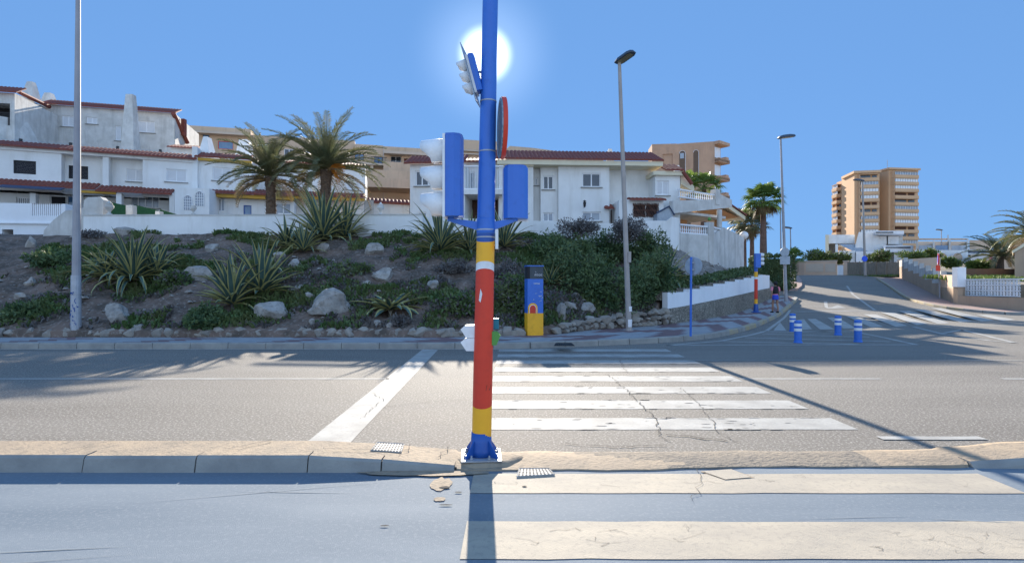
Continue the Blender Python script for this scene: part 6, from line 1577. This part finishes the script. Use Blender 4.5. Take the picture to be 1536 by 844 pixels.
# tall grey pole cut by the top edge at left, with blue graffiti
c = Vector(((114-768)/800*15.3, 15.3, .15)); root = thing('street_lamp', 'tall lilac grey pole with blue graffiti near the left picture edge', 'street lamp', c, 'street lamps')
mb = MB(); lean_tube(mb, c, .07, 11.2, .12, .05); mb.build('pole', M['polegrey'], root)
mb = MB(); mb.lathe([(.125, 1.2), (.123, 1.75)], c, 14); mb.lathe([(.128, 0), (.128, .5), (.126, 1.19)], c, 14); mb.build('pale_base', M['galv'], root)
random.seed(9); mb = MB()
for k in range(16):
    a0 = random.uniform(-2.3, -.7); z0 = .35+random.random()*.95; q = []
    for j in range(5): a0 += random.uniform(-.28, .3); z0 += random.uniform(-.05, .06); q.append(c+Vector((.13*math.cos(a0), .13*math.sin(a0), z0)))
    mb.tube(q, .007, 4)
mb.build('graffiti', M['deepblue'], root)
mb = MB(); mg = MB(); lamp_head(mb, mg, c+Vector((.07, 0, 11.2)), R(-68)); h = mb.build('lamp_head', M['lamphead'], root); mg.build('lamp_glass', M['lampglass'], h)

# blue sign post with the grey back of a round sign
c = Vector(((1036-768)/800*15.35, 15.35, .15)); root = thing('road_sign', 'round road sign seen from behind on a slim blue post at the pavement corner', 'road sign', c)
mb = MB(); mb.tube([c, c+Vector((.015, 0, 2.28))], .033, 10); mb.build('post', M['blue'], root)
mb = MB(); T = Matrix.Translation(c+Vector((.1, .05, 2.02))) @ Matrix.Rotation(R(-46), 4, 'Z') @ Matrix.Rotation(R(90), 4, 'X')
mb.lathe([(.24, -.02), (.26, -.02), (.26, .015), (.24, .02)], (0,0,0), 28, T=T); d = mb.build('sign_disc', M['signgrey'], root)
mb = MB(); mb.box(c.x-.02, c.x+.1, c.y+.0, c.y+.05, c.z+1.9, c.z+1.93); mb.box(c.x-.02, c.x+.1, c.y+.0, c.y+.05, c.z+2.1, c.z+2.13); mb.build('clamp', M['galv'], d)

# sign backs on the tall grey lamp
c = P(1178, 389, 32.7); root = thing('road_sign', 'grey backs of a round sign above a square sign on the tall grey street lamp', 'road sign', c)
mb = MB(); mb.lathe([(.28, -.015), (.28, .015)], (0,0,0), 24, T=Matrix.Translation(P(1177, 378, 32.75)) @ Matrix.Rotation(R(90), 4, 'X')); mb.build('round_plate', M['signgrey'], root)
mb = MB(); p = P(1177.5, 390, 32.75); mb.box(p.x-.3, p.x+.3, p.y-.015, p.y+.015, p.z-.26, p.z+.24); mb.build('square_plate', M['signgrey'], root)
# round-topped sign at the right street wall
p = G(1410, 447, .13); root = thing('road_sign', 'slim post with red and blue sign plate beside the right-hand street wall', 'road sign', p)
mb = MB(); mb.tube([p, p+Vector((-.1, 0, 3.0))], .05, 8); mb.build('post', M['galv'], root)
q = P(1407, 389, p.y-.1); T = Matrix.Translation(q) @ Matrix.Rotation(R(55), 4, 'Z'); mb = MB(); mb.prism([(.3*math.cos(a), .3*math.sin(a)*1.1) for a in [2*PI*i/20 for i in range(20)]], -.015, .015, T=T @ Matrix.Rotation(R(90), 4, 'X')); dd = mb.build('sign_disc', M['roundblue'], root)
mb = MB(); mb.tube([T @ Vector((.3*math.cos(a), -.02, .33*math.sin(a))) for a in [2*PI*i/20 for i in range(21)]], .045, 5); mb.build('red_rim', M['red'], dd)
mb = MB(); mb.box(q.x-.14, q.x+.14, q.y-.01, q.y+.01, q.z-.75, q.z-.38); mb.build('sub_plate', M['red'], root)

# bollards
def bollard(x, y, label):
    p = G(x, y); root = thing('bollard', label, 'bollard', p, 'blue and white plastic bollards')
    mb = MB(); mb.lathe([(.115, 0), (.115, .03), (.098, .05), (.098, .60), (.09, .62), (.06, .63)], p, 20); mb.build('post', M['blue'], root)
    for z in (.33, .47):
        mb = MB(); mb.lathe([(.1, z), (.101, z+.002), (.101, z+.075), (.1, z+.077)], p, 20); mb.build('reflective_band', M['whitepaint'], root)
bollard(1197, 514, 'front left bollard, overlapping the one behind it'); bollard(1189, 497, 'rear left bollard, partly behind the front left one')
bollard(1257, 502.5, 'bollard standing alone at the back of the middle pair on the hatched triangle'); bollard(1287, 513, 'front bollard at the right end of the hatched triangle')

# painted cabinet
D = 15.75; c = Vector(((801-768)/800*D, D, .15)); k = D/800
cb = thing('control_cabinet', 'tall narrow cabinet painted orange, blue and grey with a red arch', 'cabinet', c)
T = Matrix.Translation(c) @ Matrix.Rotation(R(14), 4, 'Z'); T0 = T
w_ = 12.2*k
H_ = 104*k; hy = 33*k; hb = 84*k
def cb_box(x0, x1, y0, y1, z0, z1, m, name, par=cb, T_=T): mb = MB(); mb.box(x0, x1, y0, y1, z0, z1, T=T_); return mb.build(name, M[m], par)
cb_box(-w_, w_, -.15, .18, 0, hy, 'yellow', 'orange_base'); bb = cb_box(-w_+.002, w_-.002, -.148, .178, hy, hb, 'blue', 'blue_body')
tp = cb_box(-w_, w_, -.152, .18, hb, H_-.03, 'darkgrey', 'grey_panel'); cb_box(-w_-.012, w_+.012, -.165, .195, H_-.03, H_, 'blue', 'cap'); cb_box(-w_-.003, -w_+.07, -.155, .1, hb+.01, H_-.04, 'dark', 'dark_slot', tp)
def arch_shape(w, h, y, m, name, xo, par):
    pts = [(-w, 0), (w, 0)]+[(w*math.cos(a), h-w+w*math.sin(a)) for a in [PI*i/12 for i in range(13)]]
    mb = MB(); mb.add([T @ Vector((x+xo, y, z+hy)) for x, z in pts]+[T @ Vector((x+xo, -.1, z+hy)) for x, z in pts], [tuple(range(len(pts)))]+[(i, (i+1)%15+0, 15+(i+1)%15, 15+i) for i in range(15)]); return mb.build(name, M[m], par)
arch_shape(.145, .30, -.152, 'yellow', 'orange_arch', -.08, bb); arch_shape(.105, .25, -.1545, 'whitepaint', 'white_arch', -.08, bb); arch_shape(.092, .235, -.157, 'red', 'red_arch', -.08, bb)
random.seed(14)
def scribble(x0, x1, z0, amp, y, n, par, name='graffiti', r=.0055):
    mb = MB(); q = []
    for i in range(n): q.append(T @ Vector((lerp(x0, x1, i/(n-1))+random.uniform(-.012, .012), y, z0+(amp if i % 2 else -amp)*random.uniform(.3, 1))))
    mb.tube(q, r, 4); mb.build(name, M['whitepaint'], par)
scribble(-.02, .2, hb+.13, .022, -.156, 12, tp); scribble(-.02, .21, hb+.10, .012, -.157, 8, tp); scribble(0, .02, hb+.2, .02, -.157, 3, tp)
scribble(-.06, .14, hb-.13, .02, -.152, 12, bb); scribble(-.03, .12, hb-.15, .012, -.153, 7, bb); scribble(.1, .2, hb-.5, .012, -.152, 5, bb)
for (x0, z0) in ((.17, .62), (.19, .45), (.15, .5), (-.05, .4), (.16, .36), (.02, .58)): scribble(x0-.02, x0+.02, hy+z0*1.0, .03, -.152, 4, bb, 'paint_fleck', .004)

# second painted signal at the side street
def small_signal(x, y, D):
    c = Vector(((x-768)/800*D, D, zs(D)+.15)); k = D/800; root = thing('traffic_light', 'distant traffic light on a blue, red and yellow pole by the stepped wall', 'traffic light', c)
    def seg(z0, z1, r, m, name): mb = MB(); mb.lathe([(r, z0), (r, z1)], c, 14); return mb.build(name, M[m], root)
    z = lambda yy: (y-yy)*k
    mb = MB(); mb.lathe([(.24, 0), (.24, .03), (.13, .06), (.09, z(457))], c, 14); mb.build('base', M['deepblue'], root)
    for a, b, m in ((457, 450, 'yellow'), (450, 420, 'red'), (420, 417, 'whitepaint'), (417, 409, 'yellow'), (409, 384, 'blue')): seg(z(a), z(b), .085, m, 'pole')
    mb = MB(); mb.box(c.x-.15, c.x+.12, c.y-.3, c.y-.09, c.z+z(403), c.z+z(382)); h = mb.build('signal_head', M['blue'], root)
    for i in range(3):
        mb = MB(); zc = c.z+z(400)+.12+i*.22; mb.tube([Vector((c.x+.12, c.y-.19, zc)), Vector((c.x+.3, c.y-.19, zc-.02))], .09, 10); mb.build('visor', M['whitepaint'], h)
small_signal(1134, 470, 27.6)

# drain grates and inspection covers
def grate(poly, z, label, name='drain_grate', m='galv'):
    a, b, cc, d = [Vector((*p, z if z else hm(p[0])+.004)) for p in poly]; root = MB(); root.add([a, b, cc, d]+[v-Vector((0,0,.012)) for v in (a, b, cc, d)], [(0,1,2,3), (0,4,5,1),(1,5,6,2),(2,6,7,3),(3,7,4,0)])
    cen = (a+b+cc+d)/4
    o = root.build(name, M['iron' if m == 'dark' else 'iron_grate'], origin=cen); tag(o, label, 'drain cover')
    mb = MB(); nu, nv = 10, 5
    for i in range(nu):
        for j in range(nv):
            f = lambda u, v: a.lerp(b, u).lerp(d.lerp(cc, u), v)+Vector((0,0,.002))
            u0, u1, v0, v1 = (i+.22)/nu, (i+.78)/nu, (j+.25)/nv, (j+.75)/nv; mb.quad(f(u0,v0), f(u1,v0), f(u1,v1), f(u0,v1))
    mb.build('grate_slots', M['grout'] if m != 'dark' else M['dark'], o); mb = MB()
    for p, q in ((a,b),(b,cc),(cc,d),(d,a)): mb.tube([p, q], .004, 4)
    mb.build('rim', M['iron_grate' if m != 'dark' else 'iron'], o)
pp = [G(x, y, .01)[:2] for x, y in ((775, 716), (832, 714), (824, 703), (779, 704))]; grate(pp, .015, 'small silver drain grate on the road edge just right of the painted pole')
pp = [G(x, y, .10)[:2] for x, y in ((556, 678), (602, 678), (606, 667), (566, 667))]; grate(pp, 0, 'inspection cover set in the median left of the painted pole', 'inspection_cover')
pp = [G(x, y, .15)[:2] for x, y in ((831, 518.3), (862, 518.6), (857, 514.6), (834, 514.6))]; grate(pp, .155, 'dark drain grate in the far pavement in front of the cabinet', 'drain_grate', 'dark')

# ------------------------------------------------------------------ the painted signal pole in front
D0 = 4.92; c = Vector((-.283, D0, .06)); K = D0/800
def zz(y): return CH-(y-427)*K
tl = thing('traffic_light', 'large traffic light on a red, yellow and blue pole on the median in front', 'traffic light', c)
lean = (-.2+.283)/(zz(0)-.06)
def at(z): return Vector((c.x+lean*(z-.06), D0, z))
def rad(y): return lerp(.089, .068, sm(0, 1, (640-y)/640))
seg_n = [0]
def pole_seg(y0, y1, m, name, wav=0):     # y0 lower edge px, y1 upper edge px
    seg_n[0] += 1; mb = MB(); n = 28; rows = max(2, int((y0-y1)/25)); vs = []
    for j in range(rows+1):
        y = lerp(y0, y1, j/rows); r = rad(y)+seg_n[0]*.0005; ce = at(zz(y))
        for i in range(n):
            a = 2*PI*i/n; dz = (wav*K*math.sin(a) if (j in (0,)) else 0)
            vs.append((ce.x+r*math.cos(a), ce.y+r*math.sin(a), ce.z+dz))
    mb.add(vs, [(j*n+i, j*n+(i+1) % n, (j+1)*n+(i+1) % n, (j+1)*n+i) for j in range(rows) for i in range(n)])
    if y1 < -80: mb.add(vs[-n:], [tuple(range(n))])
    return mb.build(name, M[m], tl, smooth=True)
# base plate, flared foot, gussets, bolts
mb = MB(); n_ = 36; vs = []
for rr_, z_ in ((.27, -.05), (.25, -.012), (.2, .006), (.0, .006)):
    for i in range(n_):
        a = 2*PI*i/n_; q = rr_*(1+.18*noise.noise(Vector((math.cos(a)*1.5, math.sin(a)*1.5, 2)))+.04*noise.noise(Vector((i*.8, 0, 1)))) * (1+.5*max(0, math.cos(a))**3)
        vs.append((c.x+q*math.cos(a), D0+q*.85*math.sin(a), .045+z_))
mb.add(vs, [(j*n_+i, j*n_+(i+1) % n_, (j+1)*n_+(i+1) % n_, (j+1)*n_+i) for j in range(3) for i in range(n_)])
mb.build('mortar_footing', M['concrete'], tl, smooth=True)
mb = MB(); T = Matrix.Translation((c.x, D0, .05)) @ Matrix.Rotation(R(4), 4, 'Z'); mb.box(-.18, .18, -.18, .18, 0.004, .016, T=T); mb.build('base_plate', M['galv'], tl)
mb = MB(); mb.lathe([(.112, .0), (.108, .05), (.096, .12), (.091, .21)], (c.x, D0, .068), 28); ft = mb.build('pole_foot', M['deepblue'], tl, smooth=True)
for i in range(4):
    a = i*PI/2+PI/4+.07; mb = MB(); d = Vector((math.cos(a), math.sin(a), 0)); s_ = Vector((-d.y, d.x, 0))*.006; b = Vector((c.x, D0, .068))
    pr_ = [d*.09, d*.20, d*.20+Vector((0,0,.02)), d*.09+Vector((0,0,.15))]; v = [b+q-s_ for q in pr_]+[b+q+s_ for q in pr_]; mb.add(v, [(0,1,2,3),(7,6,5,4),(0,4,5,1),(1,5,6,2),(2,6,7,3)]); mb.build('gusset', M['deepblue'], tl)
for i in range(8):
    a = i*PI/4+.07+PI/8; b = Vector((c.x+.165*math.cos(a), D0+.165*math.sin(a), .068))
    if i % 2 == 0 or True:
        b = Vector((c.x+(.145 if math.cos(a) > 0 else -.145)*(1 if abs(math.cos(a)) > .5 else .55), D0+(.145 if math.sin(a) > 0 else -.145)*(1 if abs(math.sin(a)) > .5 else .55), .068))
    mb = MB(); mb.lathe([(.016, 0), (.016, .012), (.008, .013), (.008, .032), (.006, .034)], b, 6); mb.build('bolt', M['galv'], tl)
z_off = [(655, 606, 'yellow', 6), (606, 408, 'red', 4), (408, 397, 'whitepaint', -5), (397, 361, 'yellow', -5), (361, 346, 'deepblue', 3), (346, -150, 'blue', 0)]
for y0, y1, m, wv in z_off: pole_seg(y0, y1-(0 if y1 < -50 else 8), m, 'pole', wv)
for y, m in ((356, 'galv'), (345, 'galv'), (228, 'galv'), (153, 'galv')):
    mb = MB(); ce = at(zz(y)); r = rad(y)+.006; mb.lathe([(r, -.006), (r, .006)], ce, 28); mb.build('steel_band', M[m], tl)
mb = MB(); ce = at(zz(445)); r = rad(445)+.0025; mb.add([ce+Vector((r*math.cos(a), r*math.sin(a), z)) for a, z in ((-2.15,-.03),(-1.95,-.05),(-1.75,.03),(-1.95,.075))], [(0,1,2,3)]); mb.build('peeled_sticker', M['whitepaint'], tl)
mb = MB(); ce = at(zz(578)); r = rad(578)+.0025; mb.add([ce+Vector((r*math.cos(a), r*math.sin(a), z)) for a, z in ((-1.2,-.03),(-.7,-.028),(-.5,.018),(-1.1,.02))], [(0,1,2,3)]); mb.build('red_smudge', M['brown'], tl)
p = at(zz(359))+Vector((rad(359)+.012, -.03, 0)); mb = MB(); mb.box(p.x, p.x+.026, p.y-.05, p.y+.01, zz(374), zz(345)); mb.build('side_plate', M['whitepaint'], tl)
def px(x, D=D0): return (x-768)*D/800
# left head: three hooded lamps facing left, blue back
def head(cx, cy, z0, z1, w, d, n, yaw, vis, m='blue', visor_r=None, plate=True, tilt=0, visor_mat='whitepaint', lit=False):
    """signal head; local +Y points out of the lamps' back, -Y is where the lamps face"""
    T = Matrix.Translation((cx, cy, z0)) @ Matrix.Rotation(yaw, 4, 'Z') @ Matrix.Rotation(tilt, 4, 'X'); h = z1-z0
    prof = [(-w, 0), (-w, d*.55), (-w*.7, d*.9), (-w*.25, d), (w*.25, d), (w*.7, d*.9), (w, d*.55), (w, 0)][::-1]
    mb = MB(); mb.prism(prof, 0, h, T=T); mb.prism([(x*.9, y*.95) for x, y in prof], h, h+.02, T=T); b = mb.build('signal_head', M[m], tl)
    mb = MB(); mb.box(-w-.008, w+.008, -.022, -.0005, -.015, h+.01, T=T); mb.build('front_frame', M['whitepaint'], b)
    for i in range(n):
        zc = h*(i+.5)/n; r = visor_r or min(w*.92, h/n*.46); mb = MB(); N_ = 22; vs = []
        for yy, rr_, drop in ((-.022, r, 0), (-vis*.55, r*.99, 0), (-vis, r*.94, 0)):
            for k in range(N_+1):
                a = lerp(-.42*PI, 1.42*PI, k/N_); cut = 0
                if yy <= -vis+.001: cut = vis*.34*sm(.1, .9, -math.sin(a)+.25)+vis*.04*(1-math.sin(a))
                vs.append(T @ Vector((rr_*math.cos(a), yy+cut, zc+rr_*math.sin(a)-(-yy)*.04)))
        M_ = N_+1; mb.add(vs, [(j*M_+k, j*M_+k+1, (j+1)*M_+k+1, (j+1)*M_+k) for j in range(2) for k in range(N_)]); vo = mb.build('visor', M[visor_mat], b, smooth=True)
        md = vo.modifiers.new('thick', 'SOLIDIFY'); md.thickness = .004
        mb = MB(); mb.lathe([(r*.9, -.004), (r*.9, .004)], (0,0,0), 20, T=T @ Matrix.Translation((0, -.026, zc)) @ Matrix.Rotation(R(90), 4, 'X')); mb.build('lens', M[('green', 'yellow', 'red')[i] if n == 3 else ('green', 'red')[i % 2]], b)
    return b
yawL = R(-90-6)
head(px(672), D0-.03, zz(326), zz(208), .105, .145, 3, yawL, .24, visor_r=.112)
# right head: pedestrian signal seen from behind, facing away
head(px(773), D0+.06, zz(328), zz(252), .112, .125, 2, R(180+4), .12)
# brackets
mb = MB(); a = at(zz(337)); 
for s_, xe in ((-1, 676), (1, 772)):
    mb = MB(); x1 = px(xe); x0 = a.x+s_*rad(337)*.8; zt = zz(327); v = []
    for yy in (-.025, .025): v += [Vector((x0, D0+yy, zz(333))), Vector((x0, D0+yy, zz(346))), Vector((x1, D0+yy, zt-.045+.01)), Vector((x1, D0+yy, zt-.005))]
    mb.add(v, [(0,1,2,3),(7,6,5,4),(0,3,7,4),(1,5,6,2),(3,2,6,7)]); mb.tube([Vector((x1, D0, zt-.03)), Vector((x1, D0, zt+.01))], .03, 10); mb.build('bracket', M['blue'], tl)
mb = MB(); ce = at(zz(343)); mb.lathe([(rad(343)+.004, -.05), (rad(343)+.006, -.03), (rad(330)+.006, .08), (rad(330)+.001, .1)], ce, 28); mb.build('bracket_collar', M['blue'], tl, smooth=True)
# upper small tilted head with back plate, facing left
hb_ = head(px(717, 4.9), D0-.02, zz(140), zz(86), .055, .055, 3, R(-90-8), .125, tilt=R(15), visor_r=.056)
mb = MB(); T = Matrix.Translation((px(717, 4.9), D0-.02, zz(140))) @ Matrix.Rotation(R(-98), 4, 'Z') @ Matrix.Rotation(R(15), 4, 'X'); mb.box(-.12, .12, -.03, -.024, -.11, .44, T=T); mb.build('back_plate', M['signgrey'], hb_)
mb = MB(); mb.tube([Vector((px(719), D0-.02, zz(109))), Vector((px(724), D0, zz(109)))], .012, 6); mb.build('mounting_stud', M['galv'], hb_)
# round sign seen nearly edge-on
cs = Vector((px(749), D0-.03, zz(194))); T = Matrix.Translation(cs) @ Matrix.Rotation(R(97), 4, 'Z') @ Matrix.Rotation(R(90), 4, 'X')
mb = MB(); mb.lathe([(.24, .0), (.268, .002), (.27, .02)], (0,0,0), 40, T=T); sd = mb.build('round_sign', M['tealgrey'], tl)
mb = MB(); mb.lathe([(.274, .012), (.276, .02), (.276, .05), (.272, .052)], (0,0,0), 40, T=T); mb.build('red_rim', M['red'], sd)
mb = MB(); mb.lathe([(.24, .0), (.273, .022), (.268, .03)], (0,0,0), 40, T=T); mb.build('rolled_edge', M['signgrey'], sd)
# low repeater signals behind the pole
def repeater(cx, cy, z0, z1, yaw, n, mv, mbx, vis, r):
    T = Matrix.Translation((cx, cy, z0)) @ Matrix.Rotation(yaw, 4, 'Z'); h = z1-z0; mb = MB(); mb.box(-r*1.05, r*1.05, 0, .07, -.02 if n == 2 else 0, h, T=T); b = mb.build('repeater_head', M[mbx], tl)
    for i in range(n):
        zc = h*(i+.5)/n; rr_ = h/n*.49; mb = MB()
        mb.prism([(0, -rr_), (0, rr_), (-vis*.7, rr_*.95), (-vis, rr_*.35), (-vis*.62, -rr_)][::-1], -r*.8, r*.8, T=T @ Matrix.Translation((0, 0, zc)) @ Matrix.Rotation(R(90), 4, 'Z') @ Matrix.Rotation(R(90), 4, 'X') @ Matrix.Scale(1, 4)); mb.build('hood', M[mv], b)
    return b
repeater(px(714), D0+.02, zz(526), zz(487), R(-92), 2, 'whitepaint', 'deepblue', .14, .055)
repeater(px(736), D0+.0, zz(517), zz(496), R(88), 1, 'green', 'deepblue', .09, .05)
mb = MB(); mb.box(px(736), px(748), D0+.05, D0+.12, zz(494), zz(478)); mb.build('teal_lens', M['teal'], tl)

# ------------------------------------------------------------------ the walking person
def skin_body(name, verts, edges, radii, m, parent, sub=2):
    me = bpy.data.meshes.new(name); o_ = Vector(parent['wo']); me.from_pydata([tuple(Vector(v)-o_) for v in verts], edges, [])
    o = bpy.data.objects.new(name, me); sc.collection.objects.link(o); o.parent = parent
    md = o.modifiers.new('skin', 'SKIN'); md.use_smooth_shade = True
    for i, r in enumerate(radii): me.skin_vertices[0].data[i].radius = (r, r*.9) if not isinstance(r, tuple) else r
    me.skin_vertices[0].data[0].use_root = True
    s = o.modifiers.new('sub', 'SUBSURF'); s.levels = sub; s.render_levels = sub
    me.materials.append(M[m]); o['wo'] = tuple(o_); return o
p = G(1163, 469, .15); Hh = 45.5*p.y/800; s = Hh/1.66
pr_ = thing('person', 'person walking away up the pavement in pink and black top and blue shorts', 'person', p)
def B(x, y, z): return p+Vector((x*s, y*s, z*s))
V_ = []; E_ = []; R__ = []
def bone(pts, rads, start=None):
    prev = start
    for q, r in zip(pts, rads):
        V_.append(B(*q)); R__.append((r*s, r*s*.9) if not isinstance(r, tuple) else (r[0]*s, r[1]*s)); i = len(V_)-1
        if prev is not None: E_.append((prev, i))
        prev = i
    return prev
root_i = bone([(0,0,.93)], [.135]); 
ch = bone([(0,0,1.08),(0,.01,1.24),(0,.01,1.36)], [.115,.125,.12], root_i); nk = bone([(0,0,1.45),(0,-.0,1.5),(0,.01,1.56),(0,.01,1.62)], [.05,.062,.082,.062], ch)
for sg, fy in ((-1, .14), (1, -.1)):
    sh = bone([(sg*.16,0,1.38),(sg*.22,fy*-.5,1.14),(sg*.24,-fy*.9+.05,.93),(sg*.24,-fy*.9+.08,.86)], [.05,.042,.033,.03], ch)
    for f in range(5):
        ox = (f-2)*.018; ln = (.05,.065,.07,.065,.05)[f]; bone([(sg*.24, -fy*.9+.08+ox, .82), (sg*.235, -fy*.9+.085+ox*1.1, .82-ln)], [.011, .009], sh)
    kn = bone([(sg*.09,0,.84),(sg*.095,fy*.5+.03,.5),(sg*.09,fy*.9-.02,.28),(sg*.09,fy,.1),(sg*.09,fy+.02,.045),(sg*.1,fy+.14,.03)], [.095,.062,.056,.036,.036,.03], root_i)
skin_body('body', V_, E_, R__, 'skin', pr_, 2)
mb = MB(); mb.lathe([(.0,-.11),(.06,-.09),(.098,-.03),(.104,.04),(.075,.1),(.01,.125)], B(0,-.015,1.6)*1.0, 14, T=Matrix.Scale(s, 4)); mb.tube([B(0,-.1,1.62), B(0,-.17,1.6), B(0,-.19,1.5)], [.03*s,.035*s,.015*s], 8); mb.build('hair', M['hair'], pr_, smooth=True)
def ring(rows, m, name):
    mb = MB(); n = 18; vs = [B(cx+rx*math.cos(2*PI*i/n), cy+ry*math.sin(2*PI*i/n), z) for z, rx, ry, cx, cy in rows for i in range(n)]
    mb.add(vs, [(j*n+i, j*n+(i+1)%n, (j+1)*n+(i+1)%n, (j+1)*n+i) for j in range(len(rows)-1) for i in range(n)]+[tuple(range((len(rows)-1)*n, len(rows)*n))]); return mb.build(name, M[m], pr_, smooth=True)
ring([(1.02,.135,.12,0,0),(1.12,.135,.12,0,0),(1.25,.155,.13,0,.0),(1.36,.165,.12,0,.01),(1.43,.12,.09,0,.01),(1.46,.06,.06,0,0)], 'black', 'vest')
ring([(.965,.142,.128,0,0),(1.03,.139,.125,0,0)], 'pink', 'pink_hem')
for sg, fy in ((-1, .14), (1, -.1)):
    mb = MB(); mb.tube([B(sg*.13,0,1.41), B(sg*.18,0,1.36), B(sg*.225,fy*-.3,1.2)], [.055*s,.07*s,.06*s], 10); mb.build('pink_sleeve', M['pink'], pr_, smooth=True)
ring([(.72,.165,.15,0,.0),(.82,.172,.155,0,0),(.93,.155,.145,0,0),(.985,.14,.13,0,0)], 'royal', 'shorts')
for sg, fy in ((-1, .14), (1, -.1)):
    mb = MB(); mb.tube([B(sg*.09,fy-.05,.05), B(sg*.093,fy+.05,.045), B(sg*.1,fy+.17,.035)], [.045*s,.048*s,.035*s], 8); mb.build('shoe', M['black'], pr_, smooth=True)
